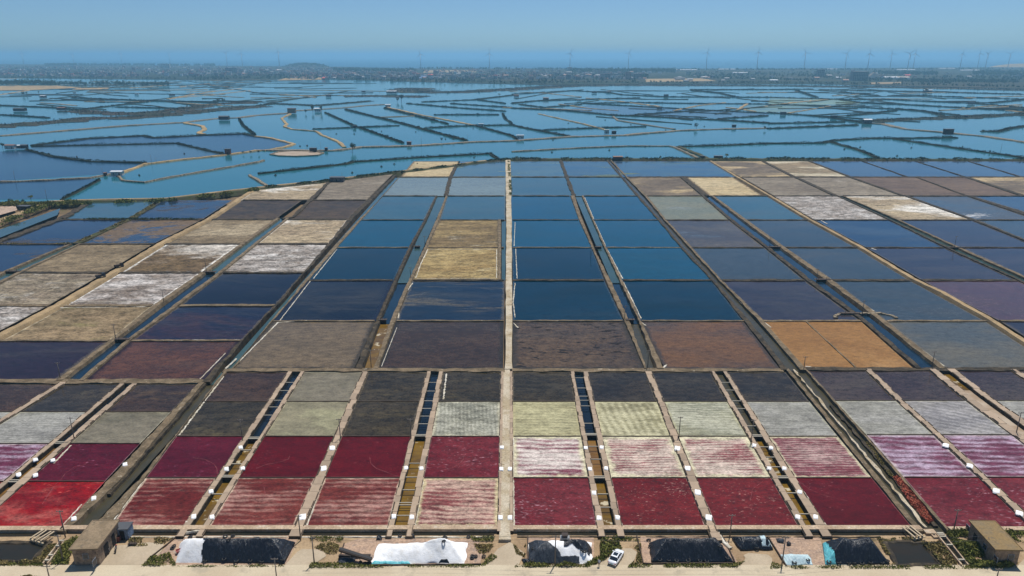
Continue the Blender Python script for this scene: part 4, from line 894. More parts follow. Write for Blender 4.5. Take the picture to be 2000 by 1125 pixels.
# ------------------------------------------------------------------ lagoon bank and pond dikes
ribbon('lagoon_bank', MAIN[1:], 5.0, 0.9, M['dike_weed'], slope=3.0, jit=0.3, hj=0.25, step=5, zbot=-2.0, label='weedy bank between the salt pans and the lagoon')
ribbon('bank_path', [(95, 396.0), (180, 393.0), (325, 390), (400, 381), (500, 369), (640, 354), (750, 340.2), (875, 325.3), (950, 315.3)], 2.2, 1.25, M['track'], slope=0.6, jit=0.3, hj=0.08, step=6, zbot=0.5, label='pale path along the lagoon bank')
FAR = [
 ([(0, 265), (100, 257), (250, 245), (355, 239), (425, 231), (462, 230), (500, 225), (560, 221), (575, 216), (645, 212), (675, 210), (712, 206), (750, 204)], 9, 'dike_rock', 'stony'),
 ([(360, 240), (395, 246), (400, 252), (388, 259), (398, 262)], 7, 'dike_tan', 'yellow winding'),
 ([(62, 284), (175, 270), (280, 265), (300, 269), (390, 264), (475, 261), (500, 266)], 5, 'dike_far', 'long dark'),
 ([(500, 266), (530, 270), (575, 281), (557, 287), (515, 294)], 5, 'dike_tan', 'yellow hooked'),
 ([(62, 286), (345, 280), (437, 301)], 3, 'dike_far', 'thin bent'),
 ([(50, 292), (105, 306), (175, 315), (285, 318)], 3.5, 'dike_far', 'curving'),
 ([(237, 337), (285, 320), (350, 312), (425, 304), (450, 301), (500, 294), (530, 292)], 4, 'dike_tan', 'sandy'),
 ([(0, 355), (85, 352), (175, 347), (217, 340), (230, 339)], 3.2, 'dike_rock', 'stony lower left'),
 ([(230, 342), (240, 352), (265, 355), (282, 356), (325, 347), (412, 332), (500, 317), (515, 313)], 2.4, 'dike_rock', 'stone-edged'),
 ([(118, 391), (150, 375), (175, 362), (195, 351)], 1.0, 'dike_far', 'thin net-fenced'),
 ([(467, 232), (475, 245), (490, 257), (497, 262)], 4, 'dike_far', 'short cross'),
 ([(567, 222), (550, 231), (560, 242), (555, 247), (570, 252), (617, 256), (630, 264), (650, 272), (662, 277), (672, 287)], 4, 'dike_tan', 'snaking'),
 ([(635, 220), (690, 245), (787, 279)], 3.5, 'dike_far', 'straight slanting'),
 ([(610, 252), (690, 249), (780, 245)], 1.6, 'dike_far', 'thin level'),
 ([(675, 214), (740, 230), (782, 240), (825, 252), (910, 274)], 6, 'dike_far', 'wide dark slanting'),
 ([(740, 229), (812, 226)], 2, 'dike_tan', 'short thin'),
 ([(755, 209), (825, 225), (930, 245)], 5, 'dike_tan', 'road-topped slanting'),
 ([(750, 211), (875, 242)], 2, 'dike_far', 'companion slanting'),
 ([(830, 250), (900, 246), (1000, 244)], 2, 'dike_far', 'thin level middle'),
 ([(930, 246), (1000, 265), (1010, 272)], 3, 'dike_far', 'slanting middle'),
 ([(1000, 244), (1030, 251), (1112, 266)], 4, 'dike_far', 'slanting right middle'),
 ([(522, 293), (600, 294), (650, 294), (705, 287), (800, 285), (925, 277), (1000, 275), (1112, 267), (1180, 265), (1220, 264), (1250, 261), (1325, 255), (1400, 252), (1500, 250)], 8, 'dike_rock', 'long channel-side'),
 ([(505, 339), (675, 320), (690, 316), (825, 307), (957, 300), (972, 309)], 3.5, 'dike_far', 'long rocky front'),
 ([(487, 342), (505, 352), (522, 363)], 3, 'dike_rock', 'short stub'),
 ([(795, 202), (900, 211), (987, 217)], 5, 'dike_far', 'dark upper'),
 ([(847, 224), (975, 224)], 2, 'dike_far', 'thin upper'),
 ([(982, 222), (987, 232), (1000, 241)], 4, 'dike_far', 'short green cross'),
 ([(825, 199), (925, 195), (1000, 186)], 9, 'dike_far', 'channel-edge upper'),
 ([(880, 202), (1000, 210)], 4, 'dike_far', 'upper slanting'),
 ([(932, 195), (987, 202)], 3, 'dike_far', 'upper short slanting'),
 ([(500, 207), (532, 202), (620, 206), (725, 197)], 24, 'dike_far', 'marshy'),
 ([(1000, 184), (1120, 177), (1190, 181), (1215, 185), (1300, 189), (1500, 190)], 8, 'dike_far', 'long upper right'),
 ([(1000, 202), (1047, 197), (1117, 195), (1250, 191)], 6, 'dike_far', 'upper middle right'),
 ([(1015, 204), (1062, 210), (1135, 204)], 5, 'dike_far', 'shallow V'),
 ([(1135, 202), (1237, 200), (1350, 202), (1500, 203)], 5, 'dike_far', 'level upper right'),
 ([(1142, 202), (1287, 210), (1375, 215), (1500, 221)], 5, 'dike_far', 'gently falling'),
 ([(1000, 211), (1105, 216), (1200, 225), (1300, 229), (1400, 234), (1500, 240)], 8, 'dike_far', 'thick green'),
 ([(1230, 225), (1375, 215)], 4, 'dike_far', 'rising'),
 ([(1052, 222), (1140, 242), (1185, 254)], 3, 'dike_tan', 'sandy slanting'),
 ([(1197, 227), (1207, 235), (1250, 242), (1317, 252)], 4, 'dike_rock', 'kinked'),
 ([(1060, 254), (1160, 250), (1262, 247)], 1.6, 'dike_far', 'hair-thin'),
 ([(1402, 232), (1500, 226)], 4, 'dike_far', 'rising right'),
 ([(1440, 215), (1460, 202)], 6, 'dike_tan', 'short pale'),
 ([(1000, 296), (1125, 289), (1225, 285), (1307, 285), (1317, 287), (1360, 307), (1368, 311)], 3, 'dike_rock', 'long stone-edged front'),
 ([(1325, 286), (1350, 296), (1375, 306), (1385, 311)], 5, 'dike_weed', 'grassy causeway'),
 ([(1325, 286), (1400, 284), (1500, 280), (1607, 279), (1630, 274), (1700, 270), (1870, 269)], 4, 'dike_far', 'right-hand front'),
 ([(1622, 277), (1675, 292), (1717, 309)], 4, 'dike_far', 'slanting front right'),
 ([(1745, 271), (1875, 290), (1995, 307), (2050, 314)], 3.5, 'dike_far', 'long slanting right'),
 ([(1500, 251), (1675, 244)], 6, 'dike_far', 'channel-top right'),
 ([(1500, 241), (1650, 238)], 5, 'dike_far', 'double channel-top right'),
 ([(1685, 240), (1725, 242), (1770, 252), (1850, 259), (1925, 266), (2000, 277), (2060, 284)], 9, 'dike_rock', 'wide stony right'),
 ([(1500, 220), (1575, 225), (1625, 230), (1685, 240)], 6, 'dike_far', 'hut-lined'),
 ([(1695, 237), (1775, 232), (1850, 230), (1925, 227), (2000, 222), (2080, 216)], 50, 'dike_far', 'very wide dark right'),
 ([(1655, 226), (1752, 216)], 3, 'dike_far', 'rising far right'),
 ([(1537, 221), (1622, 207)], 3, 'dike_tan', 'pale rising'),
 ([(1500, 204), (1600, 206), (1675, 209), (1800, 216), (1847, 227)], 5, 'dike_far', 'long falling right'),
 ([(1640, 195), (1685, 201), (1782, 205), (2000, 217)], 5, 'dike_far', 'second falling right'),
 ([(1750, 212), (1875, 225)], 4, 'dike_far', 'short falling right'),
 ([(1500, 190), (1640, 194), (1725, 194), (1905, 202), (2000, 211)], 7, 'dike_far', 'third falling right'),
 ([(1555, 177), (1595, 190)], 10, 'dike_far', 'upper right cross'),
 ([(1640, 179), (1662, 182), (1717, 187)], 9, 'dike_far', 'upper right bent'),
 ([(1735, 187), (1782, 186), (2000, 194)], 5, 'dike_far', 'upper right level'),
 ([(1347, 175), (1500, 175), (1587, 174)], 10, 'dike_far', 'top right level'),
 ([(1600, 175), (1800, 179), (2000, 184), (2100, 187)], 50, 'dike_far', 'top right thick'),
 ([(1350, 177), (1405, 182), (1440, 190)], 8, 'dike_far', 'top right slanting'),
 ([(1915, 256), (1950, 257), (1975, 250), (2000, 247), (2050, 244)], 8, 'dike_far', 'marshy right edge'),
 ([(1935, 201), (2000, 195), (2060, 190)], 10, 'dike_far', 'upper right edge'),
 ([(-60, 250), (0, 246), (90, 239), (175, 231), (280, 228), (420, 214), (500, 207)], 75, 'marsh', 'broad brown marsh'),
 ([(137, 216), (225, 222), (275, 222), (362, 212), (425, 202), (500, 200)], 60, 'marsh', 'upper brown marsh'),
 ([(0, 206), (100, 210), (160, 215), (175, 212), (300, 197), (425, 200)], 7, 'dike_far', 'upper left dark'),
 ([(140, 191), (300, 197), (420, 200)], 6, 'dike_far', 'upper left falling'),
 ([(225, 209), (362, 212)], 3, 'dike_far', 'upper left thin'),
 ([(0, 224), (95, 230)], 6, 'dike_far', 'left edge'),
 ([(672, 188), (740, 187), (830, 189)], 80, 'marsh', 'grassy island'),
 ([(800, 172), (812, 180), (900, 180), (1000, 174), (1100, 168), (1200, 166)], 130, 'marsh', 'curved green shore'),
 ([(1200, 166), (1500, 167), (1800, 171), (2000, 176), (2200, 180)], 140, 'marsh', 'far green shore'),
]
DIKE_SPOTS = []
for pts, w, mt, adj in FAR:
    far = max(6.0, (G(*pts[0]).length) / 110)
    ribbon('pond_dike', pts, w * 0.8, 0.45 if w < 20 else 0.0, M[mt], slope=0.9, jit=0.45, hj=0.25, step=far, zbot=-1.5, label='%s dike among the fish ponds' % adj)
    if mt in ('dike_far', 'marsh'): DIKE_SPOTS.append((pts, w))
# many faint level dikes on the far left and far right
rf = random.Random(21)
for i in range(64):
    y = rf.uniform(149, 200) if i < 46 else rf.uniform(170, 215)
    x = rf.uniform(-40, 620) if i < 46 else rf.uniform(1050, 1950)
    if y < 158 and x < 350: y += 12
    ln = rf.uniform(50, 240) * (1 if y < 185 else 0.7)
    ty = rf.uniform(-3, 3) * ln / 160
    pts = [(x, y), (x + ln * .5, y + ty * .6 + rf.uniform(-.6, .6)), (x + ln, y + ty)]
    ribbon('pond_dike', pts, rf.uniform(4, 9), 0.5, M[rf.choice(('dike_far', 'dike_far', 'dike_tan', 'marsh'))], slope=1.0, jit=0.5, hj=0.3, step=16, zbot=-1.5, label='low level dike among the distant ponds')
for i in range(95):
    y = rf.uniform(152, 232); lft = i % 2 == 0
    x = rf.uniform(-40, 560) if lft else rf.uniform(980, 1980)
    if not lft and y < 172: y = rf.uniform(174, 232)
    if lft and y > 205: y = rf.uniform(160, 205)
    sc = (y - 109) / 90
    ln = rf.uniform(30, 110) * (.6 + sc); dy = rf.choice((-1, 1)) * rf.uniform(0.02, .16) * ln
    ribbon('pond_dike', [(x, y), (x + ln * .5, y + dy * rf.uniform(.3, .7)), (x + ln, y + dy)], rf.uniform(2, 5), 0.45, M[rf.choice(('dike_far', 'dike_far', 'dike_far', 'dike_tan'))], slope=1.0, jit=0.6, hj=0.3, step=12, zbot=-1.5, label='thin slanting dike among the distant ponds')
for i, (pts, mt, lb) in enumerate((
    ([(0, 296), (50, 293), (105, 307), (175, 316), (285, 319), (237, 336), (217, 339), (0, 353), (-200, 356), (-200, 290)], 'pond_blue', 'blue pond at the left edge below the curving dike'),
    ([(66, 287), (345, 281), (437, 301), (350, 311), (285, 317), (175, 314), (105, 305), (52, 291)], 'pond_slate', 'slate grey pond above the curving dike'),
    ([(66, 285), (175, 271), (280, 266), (300, 270), (390, 265), (475, 262), (530, 271), (573, 281), (515, 293), (440, 300), (346, 279)], 'pond_blue', 'deep blue pond inside the yellow hooked dike'),
    ([(-200, 357), (0, 356), (175, 348), (194, 352), (122, 388), (-200, 392)], 'pond_blue', 'blue pond at the left above the slanting net'),
    ([(1150, 205), (1290, 211), (1375, 216), (1230, 224), (1105, 215)], 'pond_slate', 'pale pond with small grassy islets'),
    ([(1504, 191), (1640, 195), (1680, 201), (1672, 208), (1600, 205), (1500, 203)], 'pond_algae', 'yellowish algae pond on the upper right'),
    ([(1450, 216), (1460, 205), (1600, 207), (1540, 220), (1500, 219)], 'pond_algae', 'second yellowish algae pond on the upper right'),
    ([(1380, 216), (1500, 222), (1500, 225), (1402, 231), (1310, 228), (1240, 225)], 'pond_slate', 'pale pond below the gently falling dike'))):
    sheet('pond', pts, -0.44 + i * 0.004, M[mt], lb)
# ------------------------------------------------------------------ the yard strip, the road
sheet('yard', [(-300, 1126), (-300, 1043), (2300, 1043), (2300, 1126), (2300, 1230), (-300, 1230)], -0.35, M['yard'], 'trodden sandy yard between the pans and the road')
tag(band('road', line((-400, 1100), (-420, 1300)), line((2400, 1100), (2420, 1300)), 1101.5, 1260, -0.2, M['road'], n=3, zb=-0.9), 'pale concrete road along the bottom edge', None, None, 'structure')
for y, lb in ((1118, 'lengthwise joint in the concrete road'),):
    pass
def apron(pts, lb, z=-0.25, mat='pad'): return sheet('apron', pts, z, M[mat], lb)
apron([(190, 1103), (196, 1092), (215, 1066), (248, 1064), (262, 1062), (290, 1059), (318, 1062), (321, 1068), (314, 1078), (300, 1090), (280, 1103)], 'pale apron beside the flat-roofed house on the left')
apron([(556, 1104), (580, 1078), (590, 1072), (620, 1073), (634, 1078), (637, 1086), (622, 1096), (604, 1106)], 'pale apron right of the first black sheeted heap')
apron([(940, 1108), (956, 1092), (972, 1072), (996, 1058), (1024, 1080), (1012, 1106)], 'pale apron at the foot of the central track')
apron([(1158, 1107), (1180, 1092), (1205, 1078), (1216, 1071), (1234, 1071), (1244, 1078), (1240, 1092), (1226, 1108)], 'pale apron under the white car')
apron([(1446, 1107), (1456, 1090), (1452, 1084), (1462, 1080), (1500, 1083), (1508, 1090), (1508, 1108)], 'pale apron between the two small sheeted heaps')
apron([(1982, 1110), (2004, 1088), (2100, 1060), (2300, 1060), (2300, 1110)], 'pale apron right of the flat-roofed house on the right', -0.24)
apron([(278, 1104), (315, 1078), (345, 1046), (585, 1046), (560, 1101), (500, 1103)], 'brick pad under the first black sheeted heap', -0.27, 'brickpad')
apron([(660, 1101), (672, 1062), (700, 1052), (930, 1052), (945, 1070), (938, 1101)], 'brick pad under the large white salt heap', -0.27, 'brickpad')
apron([(1028, 1102), (1030, 1050), (1160, 1050), (1160, 1102)], 'brick pad under the half-covered salt heap', -0.27, 'brickpad')
apron([(1256, 1101), (1250, 1048), (1410, 1046), (1440, 1098)], 'brick pad under the largest black sheeted heap', -0.27, 'brickpad')
apron([(1502, 1048), (1600, 1048), (1618, 1103), (1600, 1104), (1536, 1104)], 'brick pad between the pale sheet and the right black heap', -0.27, 'brickpad')
# ponds in the yard
def yard_pond(pts, mat, lb):
    c = sum((Vector((x, y)) for x, y in pts), Vector((0, 0))) / len(pts)
    sheet('yard_pond', pts, -0.3, M[mat], lb)
    ribbon('pond_edge', pts + pts[:1], 0.7, -0.1, M['dike_dark'], slope=0.4, jit=0.5, hj=0.08, step=1.5, zbot=-0.6, label='earth rim of the ' + lb)
yard_pond([(-60, 1058), (97, 1057), (62, 1094), (-60, 1096)], 'pond_dark', 'dark brown pond at the lower left corner')
yard_pond([(1728, 1056), (1805, 1056), (1838, 1100), (1752, 1102)], 'pond_dark', 'dark pond right of the right black heap')
sheet('gutter', [(-100, 1049), (112, 1047), (112, 1041), (-100, 1042)], -0.31, M['pond_dark'], 'narrow dark gutter below the bright red pan')
sheet('gutter', [(225, 1045.5), (965, 1045.5), (965, 1039), (225, 1039)], -0.31, M['pond_dark'], 'narrow gutter below the ledge left of the track')
sheet('gutter', [(1010, 1045.5), (1795, 1045.5), (1795, 1039), (1010, 1039)], -0.31, M['pond_dark'], 'narrow gutter below the ledge right of the track')
ribbon('gutter_kerb', [(225, 1046.5), (600, 1046.5), (965, 1047)], 0.25, -0.2, M['crust'], slope=0.05, jit=0.5, step=1.2, zbot=-0.6, label='white crusted kerb of the gutter left of the track')
ribbon('gutter_kerb', [(1010, 1046.5), (1400, 1046.5), (1720, 1047)], 0.25, -0.2, M['dike_dark'], slope=0.05, jit=0.5, step=1.2, zbot=-0.6, label='dark kerb of the gutter right of the track')
for pts, lb in (([(287, 1093), (345, 1047)], 'plank edging left of the first salt heap'), ([(660, 1098), (672, 1060)], 'plank edging left of the large white heap'), ([(1030, 1100), (1031, 1047)], 'plank edging left of the half-covered heap'), ([(1257, 1100), (1244, 1046)], 'plank edging left of the largest black heap'),
                ([(1436, 1098), (1420, 1062), (1410, 1046)], 'plank edging right of the largest black heap'), ([(1536, 1104), (1500, 1047)], 'plank edging left of the pale sheet'), ([(940, 1101), (720, 1103)], 'front edging of the large white heap'), ([(1258, 1100), (1432, 1099)], 'front edging of the largest black heap')):
    ribbon('edging', pts, 0.18, 0.05, M['board'], slope=0.02, jit=0.3, step=1.0, hj=0.05, zbot=-0.6, label=lb)

# ------------------------------------------------------------------ salt heaps and plastic sheets
HEAPS = []
def heap_fn(quad, h, slope, seed, rough=0.12, taper=None):
    tl, tr, br, bl = [G(x, y, -0.27) for x, y in quad]
    def P(u, v): return (bl * (1 - u) + br * u) * (1 - v) + (tl * (1 - u) + tr * u) * v
    Wd = ((br - bl).length + (tr - tl).length) / 2; Dp = ((tl - bl).length + (tr - br).length) / 2
    def H(u, v):
        d = min(min(u, 1 - u) * Wd, min(v, 1 - v) * Dp)
        e = (u * Wd, v * Dp)
        a = max(0.0, min(1.0, d / slope))
        a = a * (1.25 - 0.25 * a * a) if a < 1 else 1.0
        top = h * (taper(u, v) if taper else 1.0)
        return max(0.0, top * min(1, a) * (1 + rough * N3(e[0] * .45 + seed, e[1] * .45)) + rough * 0.5 * N3(e[0] * 1.3, e[1] * 1.3 + seed) * min(1, a * 2))
    return P, H, Wd, Dp
def heap(name, quad, h, slope, mat, label, cat, seed=0, n=46, m=26, mask=None, off=0.0, group=None, fn=None, wrinkle=0.0, edge_noise=0.02):
    P, H, Wd, Dp = fn if fn else heap_fn(quad, h, slope, seed)
    vs, fs, idx = [], [], {}
    def keep(u, v): return mask is None or mask(u + edge_noise * N3(u * 9 + seed, v * 9), v + edge_noise * N3(u * 9, v * 9 + seed + 5))
    for j in range(m + 1):
        for i in range(n + 1):
            u, v = i / n, j / m
            p = P(u, v); wob = 0.35 * N3(p.x * .5, p.y * .5, seed)
            if mask is None:
                if i in (0, n): p.x += wob
                if j in (0, m): p.y += wob
            z = H(u, v) + off
            if wrinkle: z += wrinkle * N3(u * Wd * 1.1 + seed, v * Dp * 0.35) + wrinkle * 0.5 * N3(u * Wd * 3, v * Dp * 1.1 + seed)
            vs.append((p.x, p.y, -0.27 + max(z, off)))
    for j in range(m):
        for i in range(n):
            if keep((i + .5) / n, (j + .5) / m):
                a = j * (n + 1) + i; fs.append((a, a + 1, a + n + 2, a + n + 1))
    used = sorted({k for f in fs for k in f}); rem = {k: i for i, k in enumerate(used)}
    c = P(.5, 0); c.z = -0.27
    o = obj(name, [Vector(vs[k]) - c for k in used], [tuple(rem[k] for k in f) for f in fs], mat, None, True, c)
    if off: 
        md = o.modifiers.new('thickness', 'SOLIDIFY'); md.thickness = 0.04; md.offset = 1
    tag(o, label, cat, group)
    HEAPS.append((P, H))
    return o, (P, H, Wd, Dp)
def surf(px, py):
    """first point of a salt heap (or the yard) seen at photo pixel (px, py)"""
    o = Vector((0, 0, CAM_H)); g = G(px, py, -0.27); d = (g - o)
    best = None
    for k in range(260):
        t = 0.9 + 0.1 * k / 260
        p = o + d * t
        for P, H in HEAPS:
            b0, b1, b2 = P(0, 0), P(1, 0), P(0, 1)
            e1, e2, w = b1 - b0, b2 - b0, p - b0
            det = e1.x * e2.y - e1.y * e2.x
            u = (w.x * e2.y - w.y * e2.x) / det; v = (e1.x * w.y - e1.y * w.x) / det
            if 0 <= u <= 1 and 0 <= v <= 1 and p.z <= -0.27 + H(u, v): return p
    return g
q = [(352, 1060), (577, 1060), (556, 1101), (343, 1099)]
f1 = heap_fn(q, 3.2, 3.0, 1)
heap('salt_heap', q, 0, 0, M['salt'], 'bare white end of the salt heap under the first black sheet', 'salt heap', 1, fn=f1, mask=lambda u, v: u < 0.34)
heap('plastic_sheet', q, 0, 0, M['tarp'], 'black plastic sheet over the leftmost salt heap', 'plastic sheet', 2, fn=f1, mask=lambda u, v: u > 0.235 + 0.04 * v, off=0.06, wrinkle=0.07, n=110, m=50)
q = [(738, 1063), (914, 1060), (908, 1101), (724, 1101)]
f2 = heap_fn(q, 3.4, 3.8, 3, 0.2, lambda u, v: (0.45 + 0.55 * min(1, u * 2.2)) * (0.8 + 0.35 * math.exp(-((u - .72) / .13) ** 2) + 0.1 * math.exp(-((u - .3) / .12) ** 2)))
heap('salt_heap', q, 0, 0, M['salt'], 'large uncovered white salt heap beside the conveyor', 'salt heap', 3, fn=f2, n=60, m=34)
q = [(1032, 1061), (1156, 1060), (1156, 1101), (1032, 1101)]
f3 = heap_fn(q, 2.8, 3.0, 4, 0.2)
heap('salt_heap', q, 0, 0, M['salt'], 'white salt heap half covered by two dark sheets', 'salt heap', 4, fn=f3, n=50, m=34)
heap('plastic_sheet', q, 0, 0, M['tarp_grey'], 'dark grey sheet draped over the left half of a white heap', 'plastic sheet', 5, fn=f3, mask=lambda u, v: (u < 0.62 - 0.62 * v and u < .5) or v < 0.14 and u < .8 or (u < 0.28 and v < .86), off=0.07, wrinkle=0.12, n=130, m=90)
heap('plastic_sheet', q, 0, 0, M['tarp'], 'small black sheet with tyres on the right of a white heap', 'plastic sheet', 6, fn=f3, mask=lambda u, v: ((u - .84) / .17) ** 2 + ((v - .55) / .26) ** 2 < 1 or (.55 < u < .8 and abs(v - .42 - (u - .55) * .5) < .09), off=0.07, wrinkle=0.1, n=130, m=90)
q = [(1268, 1061), (1404, 1058), (1434, 1099), (1272, 1100)]
heap('plastic_sheet', q, 3.3, 3.2, M['tarp'], 'black plastic sheet over the widest salt heap, right of the car', 'plastic sheet', 7, off=0.05, wrinkle=0.1, n=64, m=34)
q = [(1428, 1053), (1500, 1053), (1510, 1074), (1446, 1076)]
f5 = heap_fn(q, 1.6, 1.4, 8, 0.3)
heap('plastic_sheet', q, 0, 0, M['tarp'], 'crumpled low black sheet with a pale patch near the front ledge', 'plastic sheet', 8, fn=f5, off=0.05, wrinkle=0.16, n=40, m=20)
heap('plastic_sheet', q, 0, 0, M['tarp_pale'], 'pale green scrap of sheet on the crumpled low black sheet', 'plastic sheet', 9, fn=f5, off=0.12, wrinkle=0.16, n=40, m=20, mask=lambda u, v: u > .68 and .1 < v < .75)
q = [(1522, 1084), (1578, 1084), (1588, 1104), (1534, 1104)]
heap('plastic_sheet', q, 1.1, 1.6, M['tarp_pale'], 'low heap under a pale blue sheet held by two tyres', 'plastic sheet', 10, off=0.04, wrinkle=0.06, n=36, m=20)
q = [(1606, 1062), (1704, 1059), (1738, 1102), (1612, 1104)]
f7 = heap_fn(q, 3.3, 3.2, 11, 0.15)
heap('plastic_sheet', q, 0, 0, M['tarp_cyan'], 'turquoise sheet showing under the left edge of the right black heap', 'plastic sheet', 12, fn=f7, mask=lambda u, v: u < .34, off=0.03, wrinkle=0.12, n=60, m=30)
heap('plastic_sheet', q, 0, 0, M['tarp'], 'black plastic sheet over the rightmost salt heap', 'plastic sheet', 11, fn=f7, mask=lambda u, v: u > .17 - .12 * v, off=0.12, wrinkle=0.08, n=110, m=60)
heap('plastic_sheet', [(662, 1090), (694, 1090), (692, 1101), (660, 1101)], 0.5, 0.8, M['tarp_grey'], 'bundled grey sheet under the conveyor', 'plastic sheet', 13, off=0.03, wrinkle=0.1, n=20, m=12)
heap('plastic_sheet', [(730, 1096), (800, 1096), (802, 1102), (726, 1102)], 0.25, 0.5, M['tarp_cyan'], 'strip of bluish sheet along the front of the large white heap', 'plastic sheet', 14, off=0.03, wrinkle=0.12, n=30, m=8)
heap('plastic_sheet', [(858, 1094), (878, 1094), (878, 1101), (856, 1101)], 0.8, 0.7, M['tarp'], 'small black bundle at the front of the large white heap', 'plastic sheet', 15, off=0.03, wrinkle=0.12, n=16, m=10)
heap('plastic_sheet', [(1515, 1052), (1532, 1054), (1531, 1062), (1518, 1060)], 0.5, 0.5, M['tarp_grey'], 'small dark bundle left of the yard pole', 'plastic sheet', 16, off=0.03, wrinkle=0.1, n=14, m=8)
heap('plastic_sheet', [(1536, 1060), (1544, 1060), (1543, 1067), (1536, 1067)], 0.6, 0.4, M['tarp'], 'small black bundle right of the yard pole', 'plastic sheet', 17, off=0.03, wrinkle=0.1, n=12, m=8)
heap('plastic_sheet', [(736, 1048), (744, 1048), (745, 1056), (734, 1056)], 0.6, 0.5, M['tarp'], 'dark bundle behind the conveyor', 'plastic sheet', 18, off=0.03, wrinkle=0.1, n=12, m=8)
heap('plastic_sheet', [(801, 1045), (810, 1045), (811, 1051), (800, 1051)], 0.6, 0.5, M['tarp'], 'dark bundle behind the large white heap', 'plastic sheet', 19, off=0.03, wrinkle=0.1, n=12, m=8)
heap('plastic_sheet', [(1020, 1092), (1034, 1092), (1036, 1100), (1022, 1100)], 0.4, 0.5, M['tarp'], 'black bundle in the weeds left of the half-covered heap', 'plastic sheet', 20, off=0.03, wrinkle=0.1, n=12, m=8)

# tyres
tb = MB(); prof = []
for i in range(7):
    t_ = 2 * math.pi * i / 7; prof.append((0.33 + 0.13 * math.cos(t_), 0.12 + 0.12 * math.sin(t_)))
tb.lathe(prof, 12, closed=True)
ty0 = tb.build('tyre', M['tyre'], None, True)
TY = [(372, 1048, 'behind the first white heap end'), (340, 1066, 'on the pad left of the first heap, upper of two'), (337, 1070, 'on the pad left of the first heap, lower of two'), (440, 1047, 'at the upper edge of the first black sheet, left'), (455, 1046, 'at the upper edge of the first black sheet, middle'), (447, 1053, 'at the upper edge of the first black sheet, lowest'),
      (401, 1094, 'at the foot of the first black sheet, leftmost'), (438, 1091, 'at the foot of the first black sheet, second'), (462, 1095, 'at the foot of the first black sheet, third'), (489, 1094, 'at the foot of the first black sheet, fourth'), (511, 1096, 'at the foot of the first black sheet, fifth'), (551, 1093, 'at the foot of the first black sheet, rightmost'), (556, 1071, 'on the right flank of the first black sheet'), (566, 1059, 'high on the right flank of the first black sheet'),
      (869, 1049, 'on the top of the large white heap, farther'), (867, 1056.5, 'on the top of the large white heap, nearer'), (915, 1048, 'right behind the large white heap'), (781, 1045.5, 'on the walkway end behind the large white heap'), (923, 1086, 'right of the large white heap, upper of a pair'), (922, 1089, 'right of the large white heap, lower of a pair'), (929, 1086, 'right of the large white heap, beside a pair'), (945, 1086, 'in the dry weeds right of the large white heap'), (713, 1100, 'at the front left of the large white heap'), (721, 1099, 'at the front of the bluish strip'),
      (1039, 1093, 'at the lower left of the dark grey sheet'), (1041, 1071, 'on the left side of the dark grey sheet'), (1137, 1074, 'on the small black sheet, upper'), (1141, 1077, 'on the small black sheet, middle'), (1148, 1080, 'on the small black sheet, lower'),
      (1267, 1054, 'on the left edge of the widest sheet, top'), (1270, 1066, 'on the left edge of the widest sheet, middle'), (1289, 1093, 'at the foot of the widest sheet, leftmost'), (1306, 1094, 'at the foot of the widest sheet, second'), (1321, 1094, 'at the foot of the widest sheet, third'), (1344, 1094, 'at the foot of the widest sheet, fourth'), (1367, 1094.5, 'at the foot of the widest sheet, fifth'), (1380, 1095, 'at the foot of the widest sheet, sixth'), (1420, 1089, 'at the foot of the widest sheet, rightmost'), (1407, 1066, 'on the right flank of the widest sheet'),
      (1551, 1098, 'on the pale blue sheet, left'), (1578, 1093, 'on the pale blue sheet, right'), (1478, 1069, 'on the crumpled low sheet'), (1619, 1097, 'on the turquoise sheet'), (1638, 1098, 'at the foot of the rightmost sheet, leftmost'), (1657, 1099, 'at the foot of the rightmost sheet, second'), (1668, 1099, 'at the foot of the rightmost sheet, third'), (1683, 1099, 'at the foot of the rightmost sheet, fourth'), (1700, 1098, 'at the foot of the rightmost sheet, fifth'), (1723, 1098, 'at the foot of the rightmost sheet, sixth'), (1733, 1095, 'at the foot of the rightmost sheet, rightmost')]
for i, (x, y, lb) in enumerate(TY):
    o = ty0 if i == 0 else ty0.copy()
    if i: C.objects.link(o)
    p = surf(x, y + 2); o.location = p + Vector((0, 0, 0.08))
    e = 0.25
    o.rotation_euler = (random.uniform(.05, .35), random.uniform(-.2, .2), random.uniform(0, 6))
    s_ = random.uniform(0.9, 1.15); o.scale = (s_, s_, s_)
    tag(o, 'old black tyre ' + lb, 'tyre', 'tyres lying around the salt heaps')

